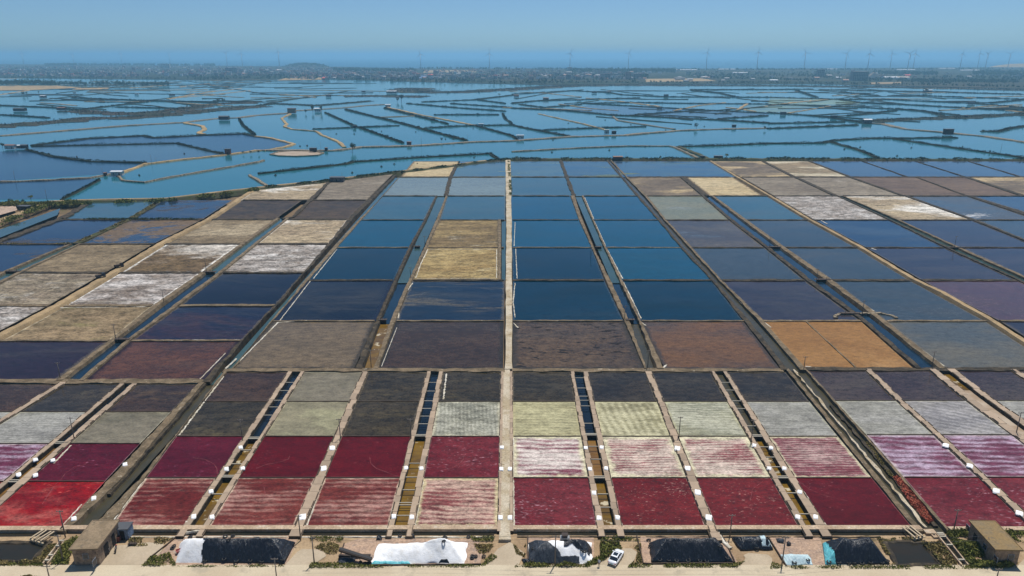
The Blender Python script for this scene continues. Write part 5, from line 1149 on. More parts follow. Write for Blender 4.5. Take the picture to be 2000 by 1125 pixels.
# small salt heaps scraped onto the walkways
SP = [(69, 894, 'left walkway by the purple-striped pan, farther'), (103, 895, 'walkway left of the purple pan, farther'), (36, 923, 'left walkway by the purple-striped pan, nearer'), (69, 924, 'walkway left of the purple pan, nearer'), (244, 903, 'bank right of the purple pan'), (183, 969, 'bank right of the bright red pan, farther'), (144, 1009, 'bank right of the bright red pan, nearer'),
      (470, 870, 'left walkway of the second ditch left, farthest'), (442, 912, 'left walkway of the second ditch left, second'), (474, 911, 'right walkway of the second ditch left, farther'), (412, 956, 'left walkway of the second ditch left, third'), (378, 1005, 'left walkway of the second ditch left, nearest'), (414, 1006, 'right walkway of the second ditch left, nearer'),
      (649, 871, 'walkway between second and third columns left, farthest'), (632, 911, 'walkway between second and third columns left, middle'), (591, 1006, 'walkway between second and third columns left, nearest'), (793, 910, 'left walkway of the first ditch left, farther'), (823, 911, 'right walkway of the first ditch left, farther'), (769, 1005, 'left walkway of the first ditch left, nearer'), (804, 1006, 'right walkway of the first ditch left, nearer'),
      (980, 870, 'left side of the track, farthest'), (979, 912, 'left side of the track, middle'), (977, 1007, 'left side of the track, nearest'), (996, 912, 'right side of the track, farther'), (996, 1007, 'right side of the track, nearer'),
      (1144, 871, 'left walkway of the first ditch right, farthest'), (1175, 870, 'right walkway of the first ditch right, farthest'), (1152, 912, 'left walkway of the first ditch right, second'), (1184, 911, 'right walkway of the first ditch right, middle'), (1160, 959, 'left walkway of the first ditch right, third'), (1170, 1008, 'left walkway of the first ditch right, nearest'), (1206, 1007, 'right walkway of the first ditch right, nearest'),
      (1323, 872, 'walkway between second and third columns right, farthest'), (1343, 911, 'walkway between second and third columns right, second'), (1363, 958, 'walkway between second and third columns right, third'), (1384, 1007, 'walkway between second and third columns right, nearest'),
      (1473, 866, 'left walkway of the second ditch right, farthest'), (1506, 871, 'right walkway of the second ditch right, farthest'), (1502, 911, 'left walkway of the second ditch right, middle'), (1532, 911, 'right walkway of the second ditch right, second'), (1562, 957, 'right walkway of the second ditch right, third'), (1558, 1006, 'left walkway of the second ditch right, nearest'), (1593, 1006, 'right walkway of the second ditch right, nearest'),
      (1847, 866, 'walkway beyond the right drain, farthest'), (1894, 906, 'walkway beyond the right drain, second'), (1946, 955, 'walkway beyond the right drain, third'), (1991, 999, 'walkway beyond the right drain, nearest')]
for i, (x, y, lb) in enumerate(SP):
    wide = 0.68 if ('between' in lb or 'beyond' in lb) else 0.5
    if 'track' in lb: wide = 0.5
    vs, fs, n = [], [], 16
    rnd = random.Random(i)
    for k, (rr, hh) in enumerate(((1.0, -0.2), (0.95, 0.08), (0.72, 0.24), (0.36, 0.33), (0.0, 0.36))):
        for j in range(n):
            t_ = 2 * math.pi * j / n
            sq = 1 / max(abs(math.cos(t_)), abs(math.sin(t_))) ** 0.85
            jj = rr * sq * (1 + rnd.uniform(-.1, .1))
            vs.append((jj * math.cos(t_) * wide, jj * math.sin(t_) * wide * rnd.uniform(.92, 1.08) * 1.5, hh * 0.75 + rnd.uniform(-.04, .04)))
    for k in range(4):
        for j in range(n): fs.append((k * n + j, k * n + (j + 1) % n, (k + 1) * n + (j + 1) % n, (k + 1) * n + j))
    p = G(x, y + 4, 0.34); p.z = 0.36
    o = obj('salt_pile', vs, fs, M['salt'], None, True, p)
    slope = (CX - x) / (y - 100) * 0.62
    o.rotation_euler = (0, 0, math.atan(slope) if abs(x - 990) > 30 else 0)
    tag(o, 'small white salt pile on the ' + lb, 'salt pile', 'salt piles along the walkways')

# white crusts along the far pans
CR = [([(457, 716), (543, 630)], .7), ([(545, 628), (606, 549)], .6), ([(612, 544), (658, 487)], .7), ([(806, 553), (790, 575), (779, 600), (778, 622)], 1.1), ([(836, 486), (822, 515), (812, 543)], 1.0), ([(838, 487), (970, 487)], .5), ([(970, 487), (970, 543)], .8), ([(814, 544), (970, 544)], .5),
      ([(1006, 553), (1002, 590), (1006, 620)], .8), ([(1007, 486), (1010, 544)], .7), ([(1006, 434), (1004, 481)], .6), ([(1218, 552), (1236, 588), (1252, 622)], 0.9), ([(1186, 487), (1216, 544)], .9), ([(1161, 432), (1183, 480)], .6), ([(1142, 386), (1150, 405), (1160, 428)], .9), ([(1412, 552), (1445, 588), (1482, 622)], .9), ([(1353, 487), (1402, 544)], .6), ([(1300, 432), (1348, 481)], .6),
      ([(1630, 553), (1668, 584), (1708, 608)], 1.0), ([(1536, 487), (1580, 520), (1622, 545)], 1.0), ([(1462, 433), (1500, 462), (1530, 482)], .9), ([(1397, 386), (1425, 408), (1455, 428)], .8), ([(260, 664), (468, 664)], .7), ([(118, 601), (292, 599)], .8), ([(138, 590), (296, 590)], .6), ([(1700, 484), (1712, 488)], 1.6), ([(1757, 431), (1775, 441)], 1.0), ([(1604, 431), (1616, 437)], 1.6), 
      ([(240, 531), (450, 478)], .0), ([(390, 741), (440, 690)], .5), ([(540, 630), (575, 628)], .8), ([(1003, 631), (1012, 640)], 1.2), ([(1250, 629), (1262, 636)], 1.2), ([(1492, 629), (1506, 640)], .9), ([(1735, 632), (1790, 676), (1845, 716)], .8), ([(1573, 716), (1600, 719)], 0.8), ([(1295, 719), (1302, 712)], 1.0), ([(440, 720), (462, 700)], .8), ([(745, 716), (775, 640)], .3)]
vs, fs = [], []
for i, (pts, w) in enumerate(CR):
    if w == 0: continue
    a, b = ribbon_geo([G(x, y) for x, y in pts], w * .3, 0.10, -0.1, 0.15, 0.9, 1.2, 0.05, i)
    k = len(vs); vs += a; fs += [tuple(k + q_ for q_ in f) for f in b]
tag(obj('salt_crust', vs, fs, M['crust']), 'white salt crust along the dikes of the far pans', 'salt crust', None, 'stuff')
# salt crust beside the near walkways and thin trails in the red pans
CR2 = [([(1003, 856), (1003, 932)], .35), ([(1003, 937), (1004, 1026)], .3), ([(872, 730), (866, 780)], .5), ([(1160, 790), (1152, 756)], .4), ([(596, 1028), (632, 935)], .3), ([(408, 1028), (460, 935)], .3), ([(810, 1028), (826, 940)], .5), ([(213, 1026), (283, 935)], .35), ([(345, 848), (283, 930)], .25), ([(1378, 1026), (1344, 938)], .2), ([(1215, 1026), (1190, 938)], .25),
       ([(600, 1026), (618, 975)], .35), ([(437, 735), (395, 790), (350, 850)], .5), ([(400, 1036), (362, 1042)], .5), ([(1400, 1040), (1413, 1056), (1428, 1070)], 1.0), ([(354, 1040), (366, 1020)], .6), ([(1615, 1028), (1570, 960)], .25), ([(1562, 1026), (1530, 965)], .25), ([(760, 1028), (768, 990)], .3), ([(122, 1026), (160, 985)], .3), ([(138, 870), (105, 905)], .5)]
vs, fs = [], []
for i, (pts, w) in enumerate(CR2):
    a, b = ribbon_geo([G(x, y) for x, y in pts], w * .6, 0.30 if len(pts) == 2 and pts[0][1] > 1030 else 0.05, -0.1, 0.12, 0.9, 0.5, 0.03, i + 90)
    k = len(vs); vs += a; fs += [tuple(k + q_ for q_ in f) for f in b]
tag(obj('salt_crust', vs, fs, M['crust']), 'ragged white salt crust beside the near walkways', 'salt crust', None, 'stuff')
TRL = [([(82, 985), (105, 950), (120, 935), (128, 924), (145, 912), (165, 908), (172, 902)], .07), ([(377, 894), (400, 897), (418, 906), (424, 916), (424, 926)], .07), ([(500, 915), (520, 907), (545, 903), (563, 897), (566, 890)], .07), ([(722, 892), (724, 905), (735, 915), (755, 922), (775, 930)], .07), ([(860, 919), (880, 915), (895, 908), (905, 897), (905, 891)], .07), ([(305, 978), (330, 965), (350, 955)], .06), ([(690, 978), (720, 960), (745, 948), (770, 938)], .07), ([(460, 955), (468, 968), (490, 978)], .08), ([(515, 950), (518, 963), (512, 978)], .08),
       ([(1560, 940), (1580, 955), (1610, 968), (1655, 978)], .06), ([(1465, 978), (1470, 955), (1490, 940)], .06), ([(1890, 979), (1910, 972), (1922, 960), (1915, 945)], .06)]
vs, fs = [], []
for i, (pts, w) in enumerate(TRL):
    a, b = ribbon_geo([G(x, y) for x, y in pts], w, 0.012, -0.05, 0.02, 0.8, 0.4, 0.005, i + 300)
    k = len(vs); vs += a; fs += [tuple(k + q_ for q_ in f) for f in b]
tag(obj('foot_trails', vs, fs, M['trail']), 'thin pale trails dragged through the red brine', 'trail', None, 'stuff')
# ------------------------------------------------------------------ houses in the yard
def flat_house(name, corners, roofz, wallmat, roofmat, label, wins, doors, over=0.35):
    """corners: roof outline in the photo (far left, far right, near right, near left) at height roofz"""
    pts = [G(x, y, roofz) for x, y in corners]
    o = (pts[0] + pts[1] + pts[2] + pts[3]) / 4; ux = ((pts[1] - pts[0]) + (pts[2] - pts[3])); ux.z = 0
    wx = ux.length / 2; ux.normalize(); uy = Vector((-ux.y, ux.x, 0)); dp = (((pts[0] - pts[3]) + (pts[1] - pts[2])) / 2)
    ang = math.atan2(dp.y, dp.x) - math.pi / 2
    hw, hd = abs(wx) / 2, dp.length / 2
    t = thing(name, label, 'house', (o.x, o.y, -0.3), ang)
    H = roofz + 0.3
    w, d = hw - over, hd - over
    mb = MB(); mb.box(-w, w, -d, d, 0, H - .22); mb.build('wall', wallmat, t)
    mb = MB(); mb.box(-hw, hw, -hd, hd, H - .22, H)
    r = mb.build('roof', roofmat, t)
    mb = MB()
    for a, b, c_, e in ((-hw, hw, hd - .12, hd), (-hw, hw, -hd, -hd + .12), (-hw, -hw + .12, -hd + .12, hd - .12), (hw - .12, hw, -hd + .12, hd - .12)): mb.box(a, b, c_, e, H, H + .08)
    mb.build('roof_kerb', roofmat, r)
    for side, pos_, z0, wd, ht in wins:
        mb = MB(); fr = MB(); gl = MB()
        if side in 'lr':
            x = w if side == 'r' else -w; s = 1 if side == 'r' else -1
            fr.box(*sorted((x, x + s * .06)), pos_ - wd / 2, pos_ + wd / 2, z0, z0 + ht); gl.box(*sorted((x + s * .061, x + s * .08)), pos_ - wd / 2 + .1, pos_ + wd / 2 - .1, z0 + .1, z0 + ht - .1)
        else:
            y = -d
            fr.box(pos_ - wd / 2, pos_ + wd / 2, y - .06, y, z0, z0 + ht); gl.box(pos_ - wd / 2 + .1, pos_ + wd / 2 - .1, y - .08, y - .061, z0 + .1, z0 + ht - .1)
        f = fr.build('window', M['frame'], t); gl.build('pane', M['glass'], f)
    for side, pos_, wd, ht in doors:
        fr = MB(); x = w if side == 'r' else -w; s = 1 if side == 'r' else -1
        fr.box(*sorted((x, x + s * .05)), pos_ - wd / 2, pos_ + wd / 2, 0, ht); f = fr.build('door', M['dark'], t)
        hb = MB(); hb.box(*sorted((x + s * .05, x + s * .09)), pos_ - wd / 2 + .06, pos_ - wd / 2 + .14, ht * .45, ht * .5); hb.build('door_handle', M['metal'], f)
    return t, w, d, H
h1, w, d, H = flat_house('flat_roofed_house', [(181, 1015), (234, 1016), (189, 1073), (135, 1073)], 3.6, M['wall'], M['roof'], 'low house with a flat tan concrete roof at the lower left, beside two motorbikes', [('f', 0.0, 1.5, 1.1, 1.2), ('r', -5.6, 1.3, 1.3, 1.3)], [('r', -1.2, 1.6, 2.6), ('r', 1.6, 1.2, 2.6)])
mb = MB(); mb.box(w + .02, w + .5, 2.6, 5.2, 0, 1.0); mb.build('brick_bench', M['brick_red'], h1)
h2, w, d, H = flat_house('flat_roofed_house', [(1892, 1017), (1943, 1016), (1998, 1074), (1946, 1075)], 3.4, M['wall'], M['roof_tan'], 'low house with a flat ochre roof among shrubs at the lower right', [('f', 0.8, 1.3, 1.2, 1.2), ('l', -4.6, 1.3, 1.2, 1.1), ('l', -1.2, 1.3, 1.2, 1.1), ('l', 4.6, 1.3, 1.2, 1.1)], [('l', 2.0, 1.1, 2.3)])
p = G(239, 1054, -0.3)
t = thing('shed', 'small blue-grey shed at the right of the left house, white dish on it', 'shed', p, 0.05)
mb = MB(); mb.box(-1.3, 1.3, 0, 2.2, 0, 2.3); mb.build('wall', M['wall_blue'], t)
mb = MB(); mb.box(-1.45, 1.45, -.15, 2.35, 2.3, 2.45); mb.build('roof', M['sheet_dk'], t)
mb = MB(); mb.box(-.3, .6, -.05, 0.0, 0, 2.0); mb.build('door', M['dark'], t)
dm = MB(); dm.lathe([(0.0, 0.16), (0.2, 0.13), (0.38, 0.0), (0.4, 0.02), (0.2, 0.15), (0.0, 0.18)], 14, 'y', (-1.25, -.2, 2.9)); dish = dm.build('satellite_dish', M['sheet'], t, True)
dm = MB(); dm.tube((-1.25, 0, 2.45), (-1.25, 0, 2.9), .04); dm.build('dish_mast', M['metal'], dish)
p = G(253, 1066, -0.3)
t = thing('timber_rack', 'rough timber rack standing beside the blue-grey shed', 'rack', p)
mb = MB(); mb.tube((0, 0, 0), (.1, 0, 2.2), .06); mb.tube((1, .3, 0), (1, .3, 1.0), .05); mb.build('post', M['wood'], t)
mb = MB(); mb.box(-.3, 1.3, -.1, .5, .35, .45); mb.tube((0, 0, 1.0), (1.2, .3, .9), .05); mb.build('shelf', M['wood'], t)

# ------------------------------------------------------------------ conveyor, planks, sluice frames
p = G(695, 1090, -0.3)
t = thing('conveyor', 'dark belt conveyor leaning up to the large white salt heap', 'conveyor', p)
a, b = G(664, 1079, 0.9) - p, G(725, 1091, 0.9) - p; a.z = 1.9; b.z = 1.0
def beam(a, b, w, h):
    d_ = (b - a).normalized(); n_ = Vector((-d_.y, d_.x, 0)).normalized(); mb = MB()
    vs = []
    for q_ in (a, b):
        for s1, s2 in ((-1, -1), (1, -1), (1, 1), (-1, 1)): vs.append(q_ + n_ * (w / 2 * s1) + Vector((0, 0, h / 2 * s2)))
    mb.add(vs, [(0, 3, 2, 1), (4, 5, 6, 7), (0, 1, 5, 4), (1, 2, 6, 5), (2, 3, 7, 6), (3, 0, 4, 7)]); return mb
beam(a, b, .9, .4).build('belt_frame', M['wood'], t)
beam(a + Vector((0, 0, .24)), b + Vector((0, 0, .24)), .6, .06).build('belt', M['tyre'], t)
a2, b2 = G(662, 1089, -0.3) - p, G(724, 1089, -0.3) - p; a2.z = .45; b2.z = .5
beam(a2, b2, .5, .3).build('lower_rail', M['wood'], t)
for k in (.3, .6):
    mb = MB(); q_ = a.lerp(b, k); mb.tube((q_.x, q_.y - .2, q_.z), (q_.x + .4, q_.y - .3, 0.2), .07); mb.build('strut', M['metal'], t)
    mb = MB(); mb.lathe([(.12, -.06), (.3, -.06), (.3, .06), (.12, .06)], 12, 'y', (q_.x + .4, q_.y - .5, .3), closed=True); mb.build('wheel', M['tyre'], t)
def planks(px, py, n, lb, ang, ln=3.0):
    p = G(px, py, -0.3); t = thing('sluice_frame', lb, 'sluice', p, ang)
    for i in range(n):
        mb = MB(); mb.box(i * .9, i * .9 + .32, -ln / 2, ln / 2, .9 + .1 * (i % 2), 1.05 + .1 * (i % 2), rot=random.uniform(-.08, .08), c=(i * .9, 0)); mb.build('plank', M['plank'], t)
        mb = MB(); mb.box(i * .9 + .05, i * .9 + .25, -ln / 2, -ln / 2 + .2, 0, .9); mb.build('post', M['plank'], t)
    mb = MB(); mb.box(-.2, n * .9, -ln / 2 - .1, -ln / 2 + .15, .55, .7); mb.build('rail', M['plank'], t)
planks(74, 1050, 4, 'weathered plank sluice over the pond at the lower left', -0.35)
planks(1772, 1048, 3, 'weathered plank sluice over the pond at the lower right', 0.3, 3.4)
# culvert walls running to the road
def culvert(lpts, rpts, beams, lb, y0, y1):
    t = thing('culvert', lb, 'culvert', G(lpts[-1][0], lpts[-1][1], -0.3))
    org = Vector(t.location)
    L, Rr = line(*lpts), line(*rpts)
    for f in (L, Rr):
        a, b = G(f(y0), y0, 0) - org, G(f(y1), y1, 0) - org; a.z = b.z = .15
        beam(a, b, .25, .7).build('wall', M['ledge'], t)
    a0 = [G(L(y0), y0, 0), G(Rr(y0), y0, 0), G(Rr(y1), y1, 0), G(L(y1), y1, 0)]
    obj('channel_water', [(v.x - org.x, v.y - org.y, -.02) for v in a0], [(3, 2, 1, 0)], M['pond_dark'], t)
    for y in beams:
        a, b = G(L(y), y, 0) - org, G(Rr(y), y, 0) - org; a.z = b.z = .55
        beam(a, b, .3, .18).build('cross_beam', M['beam'], t)
    return t
culvert([(1829, 1043), (1879, 1105)], [(1842, 1043), (1892, 1105)], [1043, 1046, 1050, 1066, 1095], 'narrow concrete culvert running to the road at the lower right', 1043, 1104)
culvert([(118, 1056), (84, 1101)], [(127, 1056), (93, 1101)], [1058, 1068, 1086, 1096], 'narrow concrete culvert running to the road at the lower left', 1056, 1101)
mb = MB()
p = G(1817, 1038, 0)
t = thing('outfall', 'small concrete outfall block at the foot of the right drain', 'outfall', (p.x, p.y, -0.35))
mb = MB(); mb.box(-1.2, .9, -.8, .6, 0, .5); mb.box(-.3, 1.8, -1.8, -.8, 0, .35); mb.build('block', M['ledge'], t)
mb = MB(); mb.tube((.2, -.8, .3), (.2, -1.1, .3), .18, .18, 10); mb.build('pipe', M['dark'], t)
p = G(1165, 1020, 0)

# brick bench thing, wheelbarrow on the first heap
p = G(351, 1080, -.26)
t = thing('wheelbarrow', 'small red wheelbarrow at the white end of the first salt heap', 'wheelbarrow', p, 0.6)
mb = MB(); mb.add([(-.45, -.3, .35), (.35, -.3, .35), (.35, .3, .35), (-.45, .3, .35), (-.6, -.42, .75), (.6, -.42, .75), (.6, .42, .75), (-.6, .42, .75)], [(0, 3, 2, 1), (0, 1, 5, 4), (1, 2, 6, 5), (2, 3, 7, 6), (3, 0, 4, 7)]); mb.build('tray', M['red'], t)
mb = MB(); mb.lathe([(.1, -.05), (.22, -.05), (.22, .05), (.1, .05)], 10, 'y', (.75, 0, .22), closed=True); mb.build('wheel', M['tyre'], t)
for s in (-1, 1):
    mb = MB(); mb.tube((.75, .08 * s, .22), (-1.1, .3 * s, .6), .025); mb.build('handle', M['metal'], t)
    mb = MB(); mb.tube((-.4, .25 * s, .36), (-.45, .27 * s, 0), .025); mb.build('leg', M['metal'], t)
# pump on the half-covered heap
p = surf(1103, 1056)
t = thing('salt_crusher', 'small grey machine standing behind the half-covered salt heap', 'machine', p)
mb = MB(); mb.box(-.9, .9, -.5, .5, .0, .9); mb.build('housing', M['metal'], t)
mb = MB(); mb.add([(-.3, -.3, .9), (.3, -.3, .9), (.3, .3, .9), (-.3, .3, .9), (-.6, -.5, 1.5), (.6, -.5, 1.5), (.6, .5, 1.5), (-.6, .5, 1.5)], [(0, 1, 5, 4), (1, 2, 6, 5), (2, 3, 7, 6), (3, 0, 4, 7), (4, 5, 6, 7)]); mb.build('hopper', M['wood'], t)
mb = MB(); mb.box(-.7, .7, -.9, -.5, .1, .5); mb.build('chute', M['wood'], t)

# ------------------------------------------------------------------ white car
def car(loc, rz):
    t = thing('parked_car', 'white saloon car with a dark roof hatch parked on the pale apron by the road', 'car', loc, rz)
    secs = [(-2.30, .62, .40, .74), (-2.22, .82, .30, .90), (-1.7, .88, .26, .98), (-1.35, .90, .24, 1.00), (-.6, .91, .22, .99), (.4, .91, .22, .97), (.95, .90, .24, .94), (1.5, .89, .26, .86), (2.05, .84, .30, .76), (2.28, .66, .40, .62)]
    ring = lambda hw, z0, z1: [(-hw * .9, z0), (-hw, z0 + (z1 - z0) * .3), (-hw, z0 + (z1 - z0) * .7), (-hw * .93, z1 - .03), (-hw * .6, z1), (hw * .6, z1), (hw * .93, z1 - .03), (hw, z0 + (z1 - z0) * .7), (hw, z0 + (z1 - z0) * .3), (hw * .9, z0)]
    vs, fs = [], []
    for x, hw, z0, z1 in secs: vs += [(x, y, z) for y, z in ring(hw, z0, z1)]
    n = 10
    for i in range(len(secs) - 1):
        for k in range(n): fs.append((i * n + k, i * n + (k + 1) % n, (i + 1) * n + (k + 1) % n, (i + 1) * n + k))
    fs += [tuple(range(n - 1, -1, -1)), tuple((len(secs) - 1) * n + k for k in range(n))]
    paint = NT('white_car_paint'); paint.set(Base_Color=S(236, 238, 240), Roughness=0.22, Coat_Weight=0.6, Coat_Roughness=0.05)
    body = obj('body', vs, fs, paint.m, t, True)
    # cabin: glass house with painted roof and pillars
    cab = [(-1.75, .70, .96), (-1.1, .62, 1.38), (-.6, .60, 1.44), (.1, .60, 1.43), (.45, .62, 1.36), (1.15, .72, .93)]
    vs, fs = [], []
    for x, hw, z in cab: vs += [(x, -hw, z), (x, hw, z)]
    vs2 = [(-1.75, -.80, .94), (1.15, -.80, .91), (-1.75, .80, .94), (1.15, .80, .91)]
    k = len(vs)
    low = [(x, -.80, .94) for x, _, _ in cab] + [(x, .80, .94) for x, _, _ in cab]
    vs += low; m_ = len(cab)
    gf = []
    for i in range(m_ - 1):
        fs.append((2 * i, 2 * i + 1, 2 * i + 3, 2 * i + 2))
        fs.append((k + i, 2 * i, 2 * i + 2, k + i + 1)); fs.append((2 * i + 1, k + m_ + i, k + m_ + i + 1, 2 * i + 3))
    g = obj('cabin', vs, fs, [paint.m, M['glass']], t)
    for pl in g.data.polygons:
        c = pl.center
        pl.material_index = 1 if (c.z < 1.3) else 0
    for x0, x1, y0 in ((-1.12, -1.04, 1), (-.38, -.28, 1), (.42, .5, 1)):
        for s in (-1, 1):
            mb = MB(); mb.tube(((x0 + x1) / 2, s * .815, .93), ((x0 + x1) / 2 - .05, s * .625, 1.40), .04, .04, 6); mb.build('pillar', paint.m, g)
    mb = MB(); mb.box(-.75, .15, -.42, .42, 1.445, 1.452); mb.build('roof_hatch', M['glass'], g)
    for x in (-1.42, 1.42):
        for s in (-1, 1):
            wb = MB(); wb.lathe([(.20, -.1), (.32, -.1), (.33, 0), (.32, .1), (.20, .1)], 18, 'y', (x, s * .80, .33), closed=True); wh = wb.build('wheel', M['tyre'], t, True)
            wb = MB(); wb.lathe([(0.0, s * .08), (.12, s * .09), (.20, s * .07), (.2, 0)], 12, 'y', (x, s * .80, .33)); wb.build('rim', M['metal'], wh)
    for s in (-1, 1):
        mb = MB(); mb.box(2.08, 2.2, *sorted((s * .52, s * .80)), .58, .70); mb.build('headlight', M['ins'], t)
        mb = MB(); mb.box(-2.29, -2.16, *sorted((s * .5, s * .80)), .68, .84); mb.build('tail_light', M['red'], t)
        mb = MB(); mb.box(.72, .88, *sorted((s * .86, s * 1.04)), .95, 1.07); mb.build('wing_mirror', paint.m, t)
    mb = MB(); mb.box(-2.325, -2.30, -.24, .24, .52, .63); mb.build('number_plate', M['tarp_cyan'], t)
    mb = MB(); mb.box(-2.33, -2.1, -.7, .7, .34, .44); mb.build('rear_bumper', M['wood'], t)
a, b = G(1197, 1102, -0.24), G(1209, 1083, -0.24)
car((a + b) / 2, math.atan2((b - a).y, (b - a).x))

# ------------------------------------------------------------------ person by the car
def person(loc, rz):
    J = {'pel': (0, 0, .95), 'sp': (0, .0, 1.18), 'ch': (0, .02, 1.36), 'nk': (0, .02, 1.50), 'hd': (0, .05, 1.60), 'tp': (0, .05, 1.74)}
    ed = [('pel', 'sp'), ('sp', 'ch'), ('ch', 'nk'), ('nk', 'hd'), ('hd', 'tp')]; rad = {'pel': .15, 'sp': .14, 'ch': .16, 'nk': .055, 'hd': .09, 'tp': .075}
    for s, n in ((-1, 'l'), (1, 'r')):
        J['hip' + n] = (.1 * s, 0, .88); J['kn' + n] = (.11 * s, .03 + .03 * s, .48); J['an' + n] = (.12 * s, -.02 + .04 * s, .09); J['to' + n] = (.13 * s, .14 + .04 * s, .04)
        J['sh' + n] = (.19 * s, .02, 1.42); J['el' + n] = (.25 * s, -.02, 1.14); J['wr' + n] = (.24 * s, .12, .92); J['pa' + n] = (.24 * s, .15, .85)
        ed += [('pel', 'hip' + n), ('hip' + n, 'kn' + n), ('kn' + n, 'an' + n), ('an' + n, 'to' + n), ('ch', 'sh' + n), ('sh' + n, 'el' + n), ('el' + n, 'wr' + n), ('wr' + n, 'pa' + n)]
        rad.update({'hip' + n: .095, 'kn' + n: .065, 'an' + n: .045, 'to' + n: .04, 'sh' + n: .065, 'el' + n: .045, 'wr' + n: .03, 'pa' + n: .036})
        for f in range(5):
            k1, k2 = 'f%s%da' % (n, f), 'f%s%db' % (n, f)
            if f == 0: J[k1] = (.24 * s - .03 * s, .19, .86); J[k2] = (.24 * s - .035 * s, .215, .82)
            else: J[k1] = (.24 * s + (f - 2.5) * .018, .17, .80 - .004 * abs(f - 2)); J[k2] = (.24 * s + (f - 2.5) * .018, .165, .755 + .004 * abs(f - 2))
            ed += [('pa' + n, k1), (k1, k2)]; rad[k1] = .010; rad[k2] = .008
    names = list(J); me = bpy.data.meshes.new('person')
    me.from_pydata([J[k] for k in names], [(names.index(a), names.index(b)) for a, b in ed], [])
    o = bpy.data.objects.new('person', me); C.objects.link(o)
    sk = o.modifiers.new('skin', 'SKIN'); sk.use_smooth_shade = True
    if me.skin_vertices:
        for i, k in enumerate(names):
            me.skin_vertices[0].data[i].radius = (rad[k], rad[k]); me.skin_vertices[0].data[i].use_root = (k == 'pel')
    sb = o.modifiers.new('sub', 'SUBSURF'); sb.levels = sb.render_levels = 1
    m = NT('clothes_and_skin'); tc = m.n('ShaderNodeTexCoord'); sx = m.n('ShaderNodeSeparateXYZ'); m.put(sx.inputs[0], tc.outputs['Object'])
    z = sx.outputs[2]; ax = m.math('ABSOLUTE', sx.outputs[0])
    col = m.mix(m.step(z, .945, .955), S(40, 44, 60), S(206, 210, 216))
    col = m.mix(m.step(z, 1.47, 1.48), col, S(196, 150, 122))
    arm = m.math('MULTIPLY', m.step(ax, .19, .2), m.step(z, 1.14, 1.13)); col = m.mix(arm, col, S(190, 144, 118))
    col = m.mix(m.step(z, .07, .06), col, S(30, 30, 32))
    m.set(Base_Color=col, Roughness=.8)
    me.materials.append(m.m)
    o.location = loc; o.rotation_euler = (0, 0, rz)
    tag(o, 'person in a pale shirt and dark trousers standing beside the white car', 'person')
    hb = MB(); hb.lathe([(.0, .115), (.06, .105), (.095, .06), (.10, .0), (.09, -.07)], 12, 'z', (0, .02, 1.665)); hb.build('hair', M['dark'], o, True)
    fm = MB(); fm.box(-.012, .012, .135, .16, 1.60, 1.64); fm.build('nose', m.m, o)
    for s in (-1, 1):
        fm = MB(); fm.box(s * .035 - .014, s * .035 + .014, .128, .138, 1.645, 1.66); fm.build('eye', M['dark'], o)
    fm = MB(); fm.box(-.025, .025, .12, .134, 1.565, 1.575); fm.build('mouth', M['red'], o)
    return o
person(G(1170, 1106.5, -0.22), 2.6)

# ------------------------------------------------------------------ motorbikes
def bike(loc, rz, lb):
    t = thing('motorbike', lb, 'motorbike', loc, rz, 'motorbikes parked by the left house')
    for x in (-.62, .62):
        mb = MB(); mb.lathe([(.2, -.05), (.3, -.05), (.31, 0), (.3, .05), (.2, .05)], 14, 'y', (x, 0, .3), closed=True); wh = mb.build('wheel', M['tyre'], t, True)
        mb = MB(); mb.lathe([(0, .02), (.2, .02), (.2, -.02), (0, -.02)], 10, 'y', (x, 0, .3)); mb.build('rim', M['metal'], wh)
    mb = MB(); mb.tube((-.62, 0, .3), (-.1, 0, .5), .05); mb.tube((-.1, 0, .5), (.35, 0, .75), .05); mb.tube((.62, 0, .3), (.42, 0, .95), .04); mb.box(-.3, .2, -.12, .12, .32, .6); mb.build('frame', M['wood'], t)
    mb = MB(); mb.box(-.7, .05, -.13, .13, .7, .82); mb.build('seat', M['tyre'], t)
    mb = MB(); mb.add([(.3, -.18, .45), (.52, -.14, .5), (.52, .14, .5), (.3, .18, .45), (.34, -.16, .98), (.46, -.1, .98), (.46, .1, .98), (.34, .16, .98)], [(0, 3, 2, 1), (4, 5, 6, 7), (0, 1, 5, 4), (1, 2, 6, 5), (2, 3, 7, 6), (3, 0, 4, 7)]); mb.build('leg_shield', M['ins'], t)
    mb = MB(); mb.tube((.4, -.34, 1.02), (.4, .34, 1.02), .02); mb.build('handlebar', M['metal'], t)
    mb = MB(); mb.box(.46, .54, -.07, .07, .86, .98); mb.build('headlight', M['ins'], t)
    mb = MB(); mb.box(-.9, -.62, -.12, .12, .62, .8); mb.build('tail', M['red'], t)
bike(G(215, 1077, -0.24), -1.35, 'motorbike nearest the left house, white and dark')
bike(G(227, 1076, -0.24), -1.2, 'motorbike farther from the left house, red tailed')

